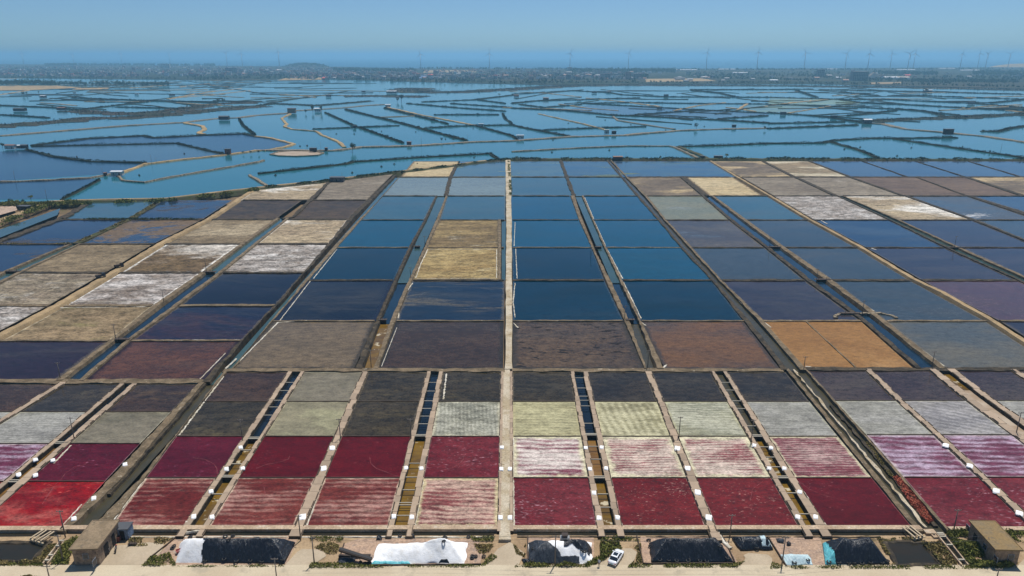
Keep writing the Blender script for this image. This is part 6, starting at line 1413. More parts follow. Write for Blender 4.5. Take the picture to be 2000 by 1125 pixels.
# ------------------------------------------------------------------ utility poles
def pole(bx_, by_, tx, ty, lb, arm=1.3, r=0.13, z=0.2):
    b = G(bx_, by_, z); h = max(3.0, height_at(b, ty) - z)
    t = thing('utility_pole', lb, 'utility pole', b, 0, 'utility poles')
    mb = MB(); mb.tube((0, 0, -.4), (0, 0, h), r, r * .65, 8); mb.build('post', M['pole'], t, True)
    if arm:
        mb = MB(); mb.box(-arm / 2, arm / 2, -.05, .05, h - .3, h - .18); c = mb.build('crossarm', M['pole'], t)
        for x in (-arm / 2 + .06, 0.14, arm / 2 - .06):
            mb = MB(); mb.lathe([(.0, .2), (.05, .18), (.06, .08), (.03, 0)], 8, 'z', (x, 0, h - .18)); mb.build('insulator', M['ins'], c, True)
    return Vector((b.x, b.y, z + h))
PO = [(127, 1046, 117, 997, 'beside the front left corner of the bright red pan'), (123, 1093, 113, 1045, 'left of the house at the lower left'), (587, 1051, 584, 1006, 'at the front end of the walkway right of the first black heap'), (1426, 1043, 1431, 1005, 'behind the crumpled low sheet'), (1862, 1038, 1866, 995, 'left of the house at the lower right'),
      (145, 857, 137, 815, 'by the ditch left of the olive pan'), (474, 861, 466, 819, 'by the second ditch left, at the purple pan'), (665, 857, 663, 818, 'on the walkway between olive and dark pans'), (803, 857, 800, 818, 'left of the first ditch left of the track'), (1326, 853, 1331, 814, 'between the ridged cream and grey cream pans'), (1467, 863, 1470, 820, 'left of the second ditch right of the track'), (1985, 845, 1991, 805, 'at the right edge by the dry ditch'),
      (118, 740, 113, 708, 'at the near end of the ditch by the plum pan'), (226, 662, 222, 633, 'at the bridge by the tan grassy pan'), (320, 590, 318, 567, 'by the white-crusted grey pan'), (725, 717, 725, 683, 'at the near end of the ochre ditch'), (1265, 717, 1266, 684, 'at the near end of the far ditch right of the track'), (1220, 623, 1221, 597, 'at the bridge over the far ditch right of the track'), (1570, 720, 1572, 696, 'at the near left corner of the orange pan'), (1820, 717, 1822, 686, 'at the near right corner of the orange pan ditch'), (1684, 613, 1686, 587, 'at the plank bridge above the orange pan'), (1595, 547, 1597, 525, 'above the blue ditch right of the right drain'),
      (403, 529, 402, 504, 'at the bridge left of the inky pan'), (830, 483, 830, 461, 'by the teal ditch at the upper khaki pan'), (802, 543, 802, 522, 'by the teal ditch at the lower khaki pan'), (1154, 500, 1153, 482, 'at the small bridge right of the track'), (1864, 484, 1866, 461, 'at the bridge among slate pans on the right'), (1503, 483, 1504, 462, 'at the bridge by the slate pans'), (1422, 421, 1422, 406, 'by the green-grey pan'), (1355, 372, 1355, 355, 'beside the sandy pans'), (1379, 393, 1379, 381, 'between green-grey and blue pans'),
      (92, 391, 90, 371, 'on the left lagoon bank'), (296, 318, 295, 303, 'on the sandy pond dike'), (305, 316, 304, 308, 'beside another on the sandy pond dike'), (200, 337, 198, 328, 'left of the white-roofed pond hut'), (30, 354, 28, 335, 'on the lower left pond dike'), (436, 299, 435, 287, 'left of the brick pump tower'), (600, 294, 600, 283, 'left of the dark pond shed'), (627, 294, 627, 278, 'right of the dark pond shed'), (823, 284, 823, 268, 'on the channel bank in the middle'), (913, 275, 913, 262, 'above the middle channel bank'), (1222, 311, 1223, 297, 'right of the dark shed on the lagoon bank'), (1300, 311, 1301, 297, 'on the lagoon bank right of centre'), (1954, 298, 1954, 281, 'in the pond at the right'), (668, 345, 668, 339, 'right of the grey hut on the lagoon bank')]
for x, y, tx, ty, lb in PO: pole(x, y, tx, ty, 'grey utility pole ' + lb, arm=1.3 if y > 430 else 1.0)
ROAD_P = [(614, 1101, 610, 1048, 'right of the first apron'), (1084, 1104, 1087, 1046, 'in front of the half-covered salt heap'), (1527, 1104, 1533, 1048, 'left of the pale blue sheet'), (1923, 1083, 1929, 1050, 'among shrubs left of the ochre-roofed house')]
tops = [pole(x, y, tx, ty, 'roadside utility pole ' + lb, r=.14, z=-.3) for x, y, tx, ty, lb in ROAD_P]
for x, y, tx, ty, lb in ((97, 1131, 92, 1106, 'at the very lower left, foot out of view'), (541, 1134, 535, 1090, 'at the bottom edge before the first black heap'), (1944, 1140, 1950, 1110, 'at the bottom edge below the ochre-roofed house')):
    pole(x, y, tx, ty, 'roadside utility pole ' + lb, r=.12, z=-.2)
for i, (a, b) in enumerate(zip(tops, tops[1:])):
    for j, off in enumerate((-.55, .55)):
        mb = MB(); pts = []
        for k in range(13):
            u = k / 12; q_ = a.lerp(b, u); q_.z -= 0.9 * 4 * u * (1 - u) ; q_.y += off; pts.append(q_)
        mb.path(pts, 0.022, 5)
        tag(mb.build('power_line', M['wire']), '%s of the two sagging power lines, %s span from the left' % (('nearer', 'farther')[j], OR[i]), 'power line', 'power lines along the road')

# ------------------------------------------------------------------ plank bridges and sluices among the far pans
BR = [(748, 627, 17, 'over the ochre ditch left of the track'), (1231, 627, 18, 'over the far ditch right of the track'), (1169, 484, 15, 'over the teal ditch right of the track'), (815, 483, 14, 'over the teal ditch left of the track'), (410, 533, 24, 'left of the inky dark pan'), (240, 665, 26, 'left of the dark rusty pan'), (1660, 614, 34, 'above the orange pan'), (1867, 485, 30, 'among the slate pans at the right'), (1512, 484, 26, 'left of the slate blue pan'), (26, 532, 24, 'at the left edge'), (1606, 548, 30, 'above the navy reach of the right ditch')]
for x, y, w_, lb in BR:
    p = G(x, y, 0); s_ = w_ / (FPX / p.length) / 1.0
    t = thing('plank_bridge', 'dark timber sluice bridge ' + lb, 'bridge', (p.x, p.y, 0))
    mb = MB(); mb.box(-s_ * .5, s_ * .5, -.7, .7, .55, .68); mb.build('deck', M['wood'], t)
    for sx_ in (-1, 1):
        mb = MB(); mb.box(sx_ * s_ * .32 - .15, sx_ * s_ * .32 + .15, -.5, .5, -1.5, .55); mb.build('pier', M['board'], t)
    mb = MB(); mb.box(-s_ * .3, s_ * .3, -.1, .1, -1.4, .5); mb.build('gate', M['board'], t)
    for sx_ in (-.25, .25):
        mb = MB(); mb.box(sx_ * s_ - .06, sx_ * s_ + .06, -.06, .06, .68, 1.4); mb.build('post', M['wood'], t)
# winding bank around the bridge above the orange pan
ribbon('earth_dike', [(1632, 622), (1630, 618), (1640, 614), (1680, 613), (1720, 613), (1742, 617), (1752, 622)], 1.2, .4, M['dike_rock'], jit=.4, step=1.5, label='curved stony bank behind the orange pan')

# ------------------------------------------------------------------ two farm vehicles on the left track
def tricycle(px, py, rz, lb, mat):
    p = G(px, py, 0.42)
    t = thing('farm_truck', lb, 'truck', p, rz, 'farm vehicles on the left track')
    mb = MB(); mb.box(-1.9, .5, -.8, .8, .6, .75); mb.box(-1.9, .5, -.8, -.74, .75, 1.25); mb.box(-1.9, .5, .74, .8, .75, 1.25); mb.box(-1.9, -1.84, -.74, .74, .75, 1.25); mb.build('cargo_bed', M[mat], t)
    mb = MB(); mb.add([(.6, -.7, .5), (2.0, -.65, .5), (2.0, .65, .5), (.6, .7, .5), (.65, -.62, 1.85), (1.5, -.6, 1.85), (1.5, .6, 1.85), (.65, .62, 1.85)], [(0, 3, 2, 1), (4, 5, 6, 7), (0, 1, 5, 4), (1, 2, 6, 5), (2, 3, 7, 6), (3, 0, 4, 7)]); c = mb.build('cab', M[mat], t)
    mb = MB(); mb.add([(1.86, -.5, 1.0), (1.86, .5, 1.0), (1.6, .48, 1.7), (1.6, -.48, 1.7)], [(0, 1, 2, 3)]); mb.build('windscreen', M['glass'], c)
    for x in (-1.3, 1.4):
        for s in (-1, 1):
            mb = MB(); mb.lathe([(.15, -.1), (.38, -.1), (.4, 0), (.38, .1), (.15, .1)], 12, 'y', (x, s * .8, .4), closed=True); mb.build('wheel', M['tyre'], t, True)
    mb = MB(); mb.box(-1.7, .3, -.6, .6, .76, 1.4); mb.build('load', M['board'], t)
tricycle(197, 542, .9, 'dark blue-black farm truck, nearer one on the left sandy track', 'tarp_grey')
tricycle(233, 522, .9, 'brown farm truck, farther one on the left sandy track', 'board')
NUM = ['first', 'second', 'third', 'fourth', 'fifth', 'sixth', 'seventh', 'eighth', 'ninth', 'tenth', 'eleventh', 'twelfth', 'thirteenth', 'fourteenth', 'fifteenth', 'sixteenth', 'seventeenth', 'eighteenth', 'nineteenth', 'twentieth', 'twenty-first', 'twenty-second', 'twenty-third', 'twenty-fourth', 'twenty-fifth', 'twenty-sixth', 'twenty-seventh', 'twenty-eighth', 'twenty-ninth', 'thirtieth', 'thirty-first', 'thirty-second', 'thirty-third', 'thirty-fourth', 'thirty-fifth']
# ------------------------------------------------------------------ pond huts
def hut(x0, x1, y0, y1, wall, roof, lb, style='flat', cat='hut'):
    """a hut whose front shows in the photo between x0..x1, y0 (eaves or ridge) .. y1 (foot)"""
    b = G((x0 + x1) / 2, y1, 0.3); px = FPX / Vector((b.x, b.y, CAM_H)).length
    w = (x1 - x0) / px * .88; H = max(2.0, min(9.0, (height_at(b, y0) - 0.3) * .8)); d = max(2.5, w * .5)
    t = thing('pond_hut', lb, cat, (b.x, b.y, 0.2), random.uniform(-.15, .15), 'huts on the pond dikes')
    e = H * (.82 if style == 'gable' else .93)
    mb = MB(); mb.box(-w / 2, w / 2, 0, d, 0, e); mb.build('wall', M[wall], t)
    mb = MB()
    if style == 'gable':
        mb.add([(-w / 2 - .3, -.4, e), (w / 2 + .3, -.4, e), (w / 2 + .3, d + .4, e), (-w / 2 - .3, d + .4, e), (-w / 2 - .3, d / 2, H), (w / 2 + .3, d / 2, H)], [(0, 1, 5, 4), (2, 3, 4, 5), (0, 4, 3), (1, 2, 5), (3, 2, 1, 0)])
    else: mb.box(-w / 2 - .3, w / 2 + .3, -.4, d + .3, e, H)
    mb.build('roof', M[roof], t)
    n = max(1, int(w / 3.2))
    for i in range(n):
        c = -w / 2 + (i + .5) * w / n
        mb = MB()
        if i == n // 2: mb.box(c - .45, c + .45, -.05, 0, 0, min(2.0, e * .8)); mb.build('door', M['dark'], t)
        else: mb.box(c - .45, c + .45, -.05, 0, 1.0, min(1.9, e * .8)); mb.build('window', M['glass'], t)
    return t
HU = [(643, 672, 344, 355, 'hut_grey', 'sheet_dk', 'long grey hut on the lagoon bank left of the track', 'flat'), (1197, 1217, 303, 312, 'hut_dark', 'sheet_rust', 'dark hut with rusty roof on the lagoon bank', 'gable'), (1369, 1377, 303, 309, 'hut_dark', 'sheet_dk', 'tiny dark hut at the foot of the grassy causeway', 'flat'), (1395, 1412, 303, 310, 'hut_dark', 'sheet_dk', 'dark block hut beside a small tree on the lagoon bank', 'flat'),
      (604, 618, 287, 296, 'hut_dark', 'sheet_dk', 'dark pond shed beside the pale round pool', 'flat'), (634, 639, 287, 294, 'hut_dark', 'sheet_rust', 'tiny shed right of the dark pond shed', 'flat'), (439, 450, 288, 301, 'brick_red', 'sheet_dk', 'reddish brick pump tower on the sandy dike', 'flat'), (217, 238, 331, 343, 'hut_white', 'sheet', 'white-roofed pond hut where three dikes meet', 'gable'), (202, 206, 336, 342, 'brick_red', 'sheet_rust', 'tiny rust-coloured hut left of the white-roofed one', 'flat'),
      (35, 55, 400, 411, 'hut_dark', 'sheet_dk', 'dark hut by the slanting canal at the far left', 'flat'), (10, 27, 280, 291, 'hut_white', 'sheet_rust', 'pale hut with rusty roof at the left edge', 'gable'), (28, 40, 281, 290, 'hut_grey', 'sheet', 'grey hut with pale roof at the left edge', 'gable'), (41, 52, 280, 290, 'hut_dark', 'sheet_dk', 'dark hut beside two others at the left edge', 'gable'),
      (427, 446, 224, 234, 'hut_dark', 'sheet_dk', 'dark hut on the stony dike at upper left', 'gable'), (561, 577, 209, 221, 'wall', 'sheet_rust', 'brown pillar-like hut at the bend of the stony dike', 'flat'), (614, 627, 209, 218, 'hut_white', 'sheet', 'white hut between two dark trees', 'gable'), (689, 695, 244, 250, 'hut_dark', 'sheet_dk', 'tiny dark hut at the dike crossing', 'flat'), (794, 803, 275, 283, 'brick_red', 'sheet_rust', 'red brick hut on the channel bank', 'flat'),
      (934, 945, 240, 247, 'hut_white', 'sheet', 'small white hut at the end of the pond road', 'flat'), (841, 850, 230, 235, 'hut_dark', 'sheet_dk', 'small dark hut below the pond road', 'flat'), (752, 763, 202, 209, 'hut_white', 'sheet', 'white round-roofed hut at the head of the pond road', 'gable'), (1008, 1024, 262, 271, 'hut_white', 'sheet', 'white hut on the channel bank near the track line', 'flat'), (1180, 1190, 251, 261, 'hut_white', 'sheet', 'white hut on the channel bank right of centre', 'flat'), (1195, 1204, 254, 262, 'hut_dark', 'sheet_dk', 'dark hut right of the white channel hut', 'flat'),
      (1430, 1438, 242, 249, 'hut_dark', 'sheet_dk', 'dark hut above the wide channel', 'flat'), (1687, 1703, 230, 241, 'hut_grey', 'sheet', 'pale-roofed hut at the corner of the wide channel', 'gable'), (1846, 1862, 249, 263, 'hut_dark', 'sheet_dk', 'tall dark hut on the wide stony dike at right', 'flat'), (1525, 1535, 217, 224, 'hut_dark', 'sheet_dk', 'dark hut on the hut-lined dike, left', 'flat'), (1624, 1635, 224, 231, 'hut_dark', 'sheet_dk', 'dark hut on the hut-lined dike, right', 'flat'),
      (1806, 1820, 174, 180, 'hut_dark', 'sheet', 'hut beside dark trees on the far right shore', 'gable'), (1893, 1904, 198, 204, 'hut_grey', 'sheet_dk', 'grey hut left of two round bushes at right', 'flat'), (1297, 1306, 183, 189, 'hut_dark', 'sheet_dk', 'dark hut on the long upper right dike', 'flat'), (1126, 1136, 192, 197, 'hut_white', 'sheet_dk', 'pale hut with dark roof in the upper ponds', 'gable'), (1060, 1072, 189, 195, 'hut_dark', 'sheet_rust', 'low rusty hut in the upper ponds', 'gable'), (1003, 1014, 184, 189, 'hut_dark', 'sheet_rust', 'low rusty hut near the far channel', 'gable'),
      (1284, 1294, 208, 213, 'hut_grey', 'sheet_dk', 'grey hut on the gently falling dike', 'flat'), (1156, 1166, 178, 182, 'hut_dark', 'sheet_dk', 'dark hut at the far channel bend', 'flat'), (1184, 1194, 177, 181, 'hut_grey', 'sheet', 'pale hut at the far channel bend', 'flat'), (78, 88, 185, 191, 'hut_dark', 'sheet', 'dark hut with white roof end at upper left', 'gable'), (143, 148, 179, 183, 'hut_white', 'sheet', 'tiny white hut at upper left', 'flat'), (27, 46, 209, 217, 'hut_dark', 'sheet_dk', 'dark hut cluster building at the left edge', 'gable'), (111, 126, 208, 215, 'hut_dark', 'sheet_rust', 'reddish hut on the upper brown marsh', 'gable'), (263, 270, 181, 185, 'hut_white', 'sheet', 'small white hut among the left ponds', 'flat'), (330, 340, 183, 187, 'hut_dark', 'sheet_dk', 'long dark hut among the left ponds', 'flat'), (636, 646, 184, 189, 'hut_dark', 'sheet', 'dark hut with bright roof by the grassy island', 'flat'), (706, 714, 176, 180, 'hut_dark', 'sheet_dk', 'dark hut above the grassy island', 'gable'), (754, 775, 176, 182, 'hut_grey', 'sheet', 'grey buildings on the spit by the far channel', 'gable'), (1884, 1890, 224, 229, 'hut_dark', 'sheet_rust', 'rusty hut on the very wide dark dike', 'flat'), (1418, 1426, 212, 216, 'hut_dark', 'sheet_dk', 'dark hut at the crossing of upper right dikes', 'flat')]
for a in HU: hut(*a)
# little feeding stations standing in the ponds
st0 = None
rf = random.Random(5)
FS = [(538, 343), (688, 338), (745, 326), (815, 321), (926, 308), (770, 321), (1078, 298), (1190, 294), (1260, 287), (1290, 307), (1649, 292), (1780, 289), (1752, 305), (1680, 288), (600, 285), (657, 262), (692, 262), (745, 257), (812, 258), (870, 272), (924, 251), (1080, 274), (1110, 241), (1182, 235), (1232, 244), (1300, 254), (1495, 283), (1880, 287), (586, 286), (1030, 249), (272, 343), (150, 307), (360, 301)]
FS.sort()
for i, (x, y) in enumerate(FS):
    if st0 is None:
        st0 = thing('feeding_raft', '', 'raft')
        mb = MB(); mb.box(-.9, .9, -.7, .7, .25, .45); mb.build('deck', M['wood'], st0)
        mb = MB(); mb.box(-.4, .4, -.35, .35, .45, 1.2); mb.build('box', M['hut_dark'], st0)
        for sx_ in (-1, 1):
            mb = MB(); mb.tube((sx_ * .7, -.5, .22), (sx_ * .7, .5, .22), .25, .25, 8); mb.build('float', M['tyre'], st0)
        o = st0
    else: o = copy_tree(st0)
    b = G(x, y, -.5); o.location = b; o.rotation_euler = (0, 0, rf.uniform(0, 3))
    tag(o, 'small dark feeding raft on the fish ponds, %s from the left' % NUM[i], 'raft', 'feeding rafts on the fish ponds')

# pale round pool on the channel bank
sheet('pool', [(528, 301), (545, 296), (575, 294), (610, 295), (632, 298), (620, 303), (580, 305), (545, 304)], -0.38, M['ditch_pale'], 'pale round pool on the channel bank')
ribbon('pool_rim', [(528, 301), (545, 296), (575, 294), (610, 295), (632, 298), (620, 303), (580, 305), (545, 304), (528, 301)], 1.6, .3, M['dike_rock'], jit=.4, step=3, label='stony rim of the pale round pool')

# ------------------------------------------------------------------ leaves
def leaf_cloud(pts, size, seed):
    """small leaf-shaped faces around given points"""
    r = random.Random(seed); vs, fs = [], []
    for p in pts:
        s = size * r.uniform(.6, 1.3)
        a = Vector((r.gauss(0, 1), r.gauss(0, 1), r.gauss(0, .8))).normalized(); b = a.orthogonal().normalized(); b.rotate(Matrix.Rotation(r.uniform(0, 6.28), 3, a)); c = a.cross(b)
        k = len(vs); p = Vector(p)
        vs += [p - b * s, p + c * s * .5, p + b * s, p - c * s * .5]; fs.append((k, k + 1, k + 2, k + 3))
    return vs, fs
def in_poly(x, y, poly):
    c = False; j = len(poly) - 1
    for i in range(len(poly)):
        xi, yi = poly[i]; xj, yj = poly[j]
        if (yi > y) != (yj > y) and x < (xj - xi) * (y - yi) / (yj - yi) + xi: c = not c
        j = i
    return c
def weeds(poly_px, n, h, size, mat, lb, seed, z0=-0.3, clump=0.5, name='weeds'):
    poly = [(G(x, y).x, G(x, y).y) for x, y in poly_px]; r = random.Random(seed)
    xs, ys = [p[0] for p in poly], [p[1] for p in poly]; pts = []; tries = 0
    while len(pts) < n and tries < n * 12:
        tries += 1
        x, y = r.uniform(min(xs), max(xs)), r.uniform(min(ys), max(ys))
        if not in_poly(x, y, poly): continue
        dn = N3(x * .35 + seed, y * .35)
        if dn < -clump * r.random(): continue
        pts.append((x, y, z0 + r.random() ** .7 * h * (.55 + .9 * max(-.4, dn))))
    vs, fs = leaf_cloud(pts, size, seed)
    return tag(obj(name, vs, fs, M[mat]), lb, 'weeds', None, 'stuff')
weeds([(277, 1104), (295, 1086), (330, 1078), (345, 1104)], 1125, .8, 0.187, 'leaf', 'green weeds left of the first salt heap', 1)
weeds([(345, 1103), (556, 1102), (556, 1105.5), (345, 1106)], 675, .4, 0.153, 'leaf', 'weeds along the road below the first black sheet', 2)
weeds([(604, 1104), (608, 1096), (660, 1098), (725, 1102), (940, 1102), (960, 1080), (972, 1086), (944, 1106), (604, 1108)], 2400, .6, 0.17, 'leaf', 'weeds along the road below the large white heap', 3)
weeds([(1005, 1106), (1016, 1090), (1030, 1100), (1140, 1101), (1185, 1080), (1190, 1088), (1150, 1106)], 1950, .8, 0.187, 'leaf', 'weeds along the road below the half-covered heap', 4)
weeds([(1172, 1058), (1205, 1052), (1215, 1070), (1185, 1088), (1172, 1092)], 1350, 1.6, 0.2125, 'leaf', 'bushy weeds behind the white car', 5)
weeds([(1226, 1107), (1236, 1096), (1258, 1101), (1432, 1100), (1455, 1094), (1440, 1107)], 1800, .6, 0.17, 'leaf', 'weeds along the road below the widest sheet', 6)
weeds([(1505, 1107), (1508, 1096), (1536, 1104), (1740, 1103), (1850, 1103), (1990, 1106), (1960, 1110), (1505, 1109)], 2250, .5, 0.17, 'leaf', 'weeds along the road at the lower right', 7)
weeds([(1848, 1040), (1895, 1036), (1900, 1052), (1935, 1094), (1990, 1100), (1975, 1108), (1895, 1106), (1880, 1090)], 5250, 1.5, 0.255, 'leaf', 'dense green shrubs left of the ochre-roofed house', 8)
weeds([(1800, 1058), (1835, 1056), (1870, 1100), (1842, 1104)], 1600, .8, .25, 'leaf_dry', 'dry brush between the dark pond and the culvert', 9)
weeds([(1960, 1038), (2060, 1040), (2060, 1056), (1985, 1056)], 1125, 1.2, 0.255, 'leaf', 'shrubs behind the ochre-roofed house', 10)
weeds([(-40, 1096), (62, 1094), (96, 1062), (112, 1062), (86, 1100), (-40, 1103)], 2200, .7, .25, 'leaf_dry', 'dry brush around the lower left pond', 11)
weeds([(-40, 1098), (80, 1098), (84, 1104), (-40, 1104)], 900, .5, 0.187, 'leaf', 'grass along the road at the lower left', 12)
weeds([(128, 1056), (150, 1046), (158, 1052), (136, 1086), (134, 1100), (98, 1102)], 1950, .9, 0.2125, 'leaf', 'green brush left of the left house', 13)
weeds([(605, 1046), (672, 1046), (668, 1056), (606, 1056)], 525, .5, 0.17, 'leaf', 'patchy weeds behind the second pole', 14)
weeds([(600, 1058), (668, 1058), (655, 1082), (640, 1080), (620, 1070)], 700, .3, .2, 'leaf_dry', 'dry tufts between the first apron and the conveyor', 15, clump=.1)
weeds([(918, 1046), (968, 1046), (962, 1056), (925, 1056)], 600, .5, 0.17, 'leaf', 'weeds left of the track end', 16)
weeds([(925, 1060), (965, 1062), (950, 1082), (935, 1078)], 500, .4, .2, 'leaf_dry', 'dry tufts right of the large white heap', 17, clump=.1)
weeds([(1195, 1046), (1245, 1046), (1248, 1054), (1205, 1054)], 375, .4, 0.17, 'leaf', 'weeds by the walkway end right of the first ditch right', 18)
weeds([(1235, 1060), (1252, 1060), (1254, 1098), (1242, 1094), (1246, 1078)], 500, .4, .2, 'leaf_dry', 'dry tufts left of the widest sheet', 19, clump=.1)
weeds([(250, 1048), (340, 1048), (318, 1062), (255, 1066)], 800, .3, .18, 'leaf_dry', 'dry stubble behind the left apron', 20, clump=.1)
weeds([(1712, 1048), (1800, 1048), (1800, 1055), (1722, 1055), (1752, 1100), (1742, 1100)], 900, .4, .2, 'leaf_dry', 'dry tufts around the lower right pond', 21, clump=.1)
weeds([(1000, 1050), (1028, 1050), (1026, 1086), (1008, 1080)], 350, .3, .18, 'leaf_dry', 'dry tufts right of the track end', 22, clump=.1)
weeds([(38, 1127), (60, 1121), (75, 1127)], 300, .6, .2, 'leaf_dry', 'dry plant at the bottom edge on the left', 23)
weeds([(1744, 930), (1754, 930), (1800, 980), (1824, 1018), (1814, 1022), (1780, 985)], 2200, .5, .2, 'saltwort', 'reddish saltwort growing in the right drain', 24, z0=-.2)
weeds([(1690, 862), (1697, 862), (1745, 930), (1738, 930)], 900, .35, .2, 'leaf_dry', 'brown plants on the berm of the right drain', 25, z0=-.2)
# bank vegetation
def bank_weeds(pts, wid, n, h, size, mat, lb, seed, z0=0.3, off=0.0, gap=-.25):
    r = random.Random(seed); P = [G(x, y) for x, y in pts]; L = [(b - a).length for a, b in zip(P, P[1:])]; T = sum(L); out = []
    for i in range(n):
        t_ = r.random() * T; k = 0
        while t_ > L[k]: t_ -= L[k]; k += 1
        p = P[k].lerp(P[k + 1], t_ / L[k]); d_ = (P[k + 1] - P[k]).normalized(); q_ = Vector((-d_.y, d_.x, 0))
        c = N3(p.x * .09 + seed, p.y * .09)
        if c < gap + .3 * r.random(): continue
        w_ = r.gauss(0, .4) * wid
        out.append(p + q_ * (w_ + off) + Vector((0, 0, z0 + r.random() * h * (.7 + c))))
    vs, fs = leaf_cloud(out, size, seed)
    return tag(obj('bank_weeds', vs, fs, M[mat]), lb, 'weeds', None, 'stuff')
bank_weeds(MAIN[1:7], 4, 6000, 2.0, .7, 'leaf', 'green shrubs along the left part of the lagoon bank', 31, off=-5)
bank_weeds(MAIN[6:12], 3.5, 6000, 1.6, .7, 'leaf_dark', 'shrubs along the slanting part of the lagoon bank', 32)
bank_weeds(MAIN[11:], 4, 9000, 1.8, .9, 'leaf_dark', 'shrubs along the straight part of the lagoon bank', 33)
bank_weeds([(0, 440), (60, 415), (100, 400), (180, 399)], 4, 3000, 1.6, .6, 'leaf', 'weeds beside the slanting canal', 34)
bank_weeds([(148, 477), (256, 428), (299, 402)], 2, 1500, .9, .4, 'leaf_dry', 'brown weeds on the dike between the flooded pans', 35)
bank_weeds([(0, 477), (148, 477)], 1.5, 700, .7, .35, 'leaf_dry', 'brown weeds on the cross dike at the far left', 36)
bank_weeds([(120, 429), (250, 429), (400, 429)], 1.8, 1600, .9, .4, 'leaf_dark', 'weeds on the sixth cross dike at left', 37)
bank_weeds([(990, 316), (992, 346), (993, 383)], 1.5, 900, .7, .5, 'leaf', 'green tufts on the far end of the central track', 38, z0=.4, off=1.4)
for k, (pts, w_) in enumerate(DIKE_SPOTS):
    ln = sum((G(*b) - G(*a)).length for a, b in zip(pts, pts[1:]))
    far = G(*pts[0]).length
    bank_weeds(pts, w_ * .55, int(min(5000, ln * (5 if far < 1400 else 3))), 1.5 if w_ < 20 else 1.0, .65 * max(1, far / 900), 'scrub', 'dark scrub on a pond dike', 60 + k, gap=-.6)

# ------------------------------------------------------------------ trees
def tree_mesh(seed, h, cr, n, umbrella=False):
    r = random.Random(seed)
    tr = MB(); tr.tube((0, 0, -.3), (0.1, 0, h * .45), h * .035, h * .022, 7)
    cl = []
    for i in range(9):
        a = r.uniform(0, 6.28); rr = cr * r.uniform(.2, .75); z = h * (r.uniform(.72, .86) if umbrella else r.uniform(.42, .9))
        c = Vector((rr * math.cos(a), rr * math.sin(a), z)); tr.tube((0.1, 0, h * r.uniform(.3, .45)), c, h * .014, h * .006, 5); cl.append((c, cr * r.uniform(.3, .5)))
    pts = []
    for i in range(n):
        c, s = r.choice(cl); v = Vector((r.gauss(0, 1), r.gauss(0, 1), r.gauss(0, .5 if umbrella else .85))).normalized() * s * r.random() ** .4
        pts.append(c + v)
    return tr, leaf_cloud(pts, h * .055, seed)
TM = []
for sd, u in ((1, False), (2, False), (3, True), (4, False)):
    tr, (vs, fs) = tree_mesh(sd, 6.0, 2.6 if sd != 4 else 1.7, 420, u)
    t = thing('tree', '', 'tree'); tr.build('trunk', M['bark'], t); obj('crown', vs, fs, M['leaf_dark' if sd != 3 else 'leaf'], t)
    TM.append([t, False])
def tree(px, py, hpx, kind, lb, group='trees on the pond dikes'):
    b = G(px, py, .3); h = max(2.5, height_at(b, py - hpx) - .3)
    r_, used = TM[kind]
    t = r_ if not used else copy_tree(r_); TM[kind][1] = True
    t.location = b; s = h / 5.6; t.scale = (s, s, s); t.rotation_euler = (0, 0, random.uniform(0, 6.28))
    tag(t, lb, 'tree', group)
for a in ((61, 393, 11, 2, 'umbrella-shaped tree on the left lagoon bank'), (20, 396, 7, 0, 'broad bush on the lagoon bank at the far left'), (45, 397, 6, 1, 'low bush beside the umbrella-shaped tree'), (688, 295, 16, 1, 'large round bush on the channel bank'), (611, 219, 12, 3, 'dark tree left of the white hut'), (628, 219, 12, 3, 'dark tree right of the white hut'), (597, 221, 7, 0, 'small bush at the left of two dark trees'), (784, 199, 14, 3, 'tall dark tree by the far channel'), (776, 199, 9, 0, 'shorter dark tree by the far channel'), (1418, 311, 10, 2, 'small spreading tree on the lagoon bank'), (1360, 251, 10, 0, 'thin grey tree on the channel bank'),
          (1493, 253, 7, 1, 'round bush at the edge of the wide channel'), (1808, 181, 9, 1, 'dark trees beside a hut on the far right shore'), (428, 202, 10, 0, 'left of two dark bushes on the upper marsh'), (438, 202, 9, 0, 'right of two dark bushes on the upper marsh'), (1908, 204, 6, 1, 'left round bush at the upper right'), (1920, 205, 5, 1, 'right round bush at the upper right'), (1375, 250, 4, 0, 'tiny bush on the channel bank'), (490, 300, 6, 1, 'left bush of the low thicket by the channel'), (505, 300, 6, 0, 'right bush of the low thicket by the channel'), (475, 300, 4, 1, 'small bush by the brick pump tower'), (5, 289, 10, 1, 'bushy tree at the left edge by the huts'), (862, 276, 7, 0, 'bush on the channel bank in the middle'), (885, 276, 6, 1, 'second bush on the channel bank in the middle'), (975, 189, 6, 2, 'small tree by the far channel near the centre'), (1401, 184, 4, 1, 'small tree on the slanting upper right dike'), (2000, 222, 10, 1, 'tree at the right edge of the wide dark dike'), (45, 187, 8, 0, 'left of three trees on the brown flats'), (53, 186, 7, 3, 'middle of three trees on the brown flats'), (76, 184, 6, 3, 'right of three trees on the brown flats')): tree(*a)

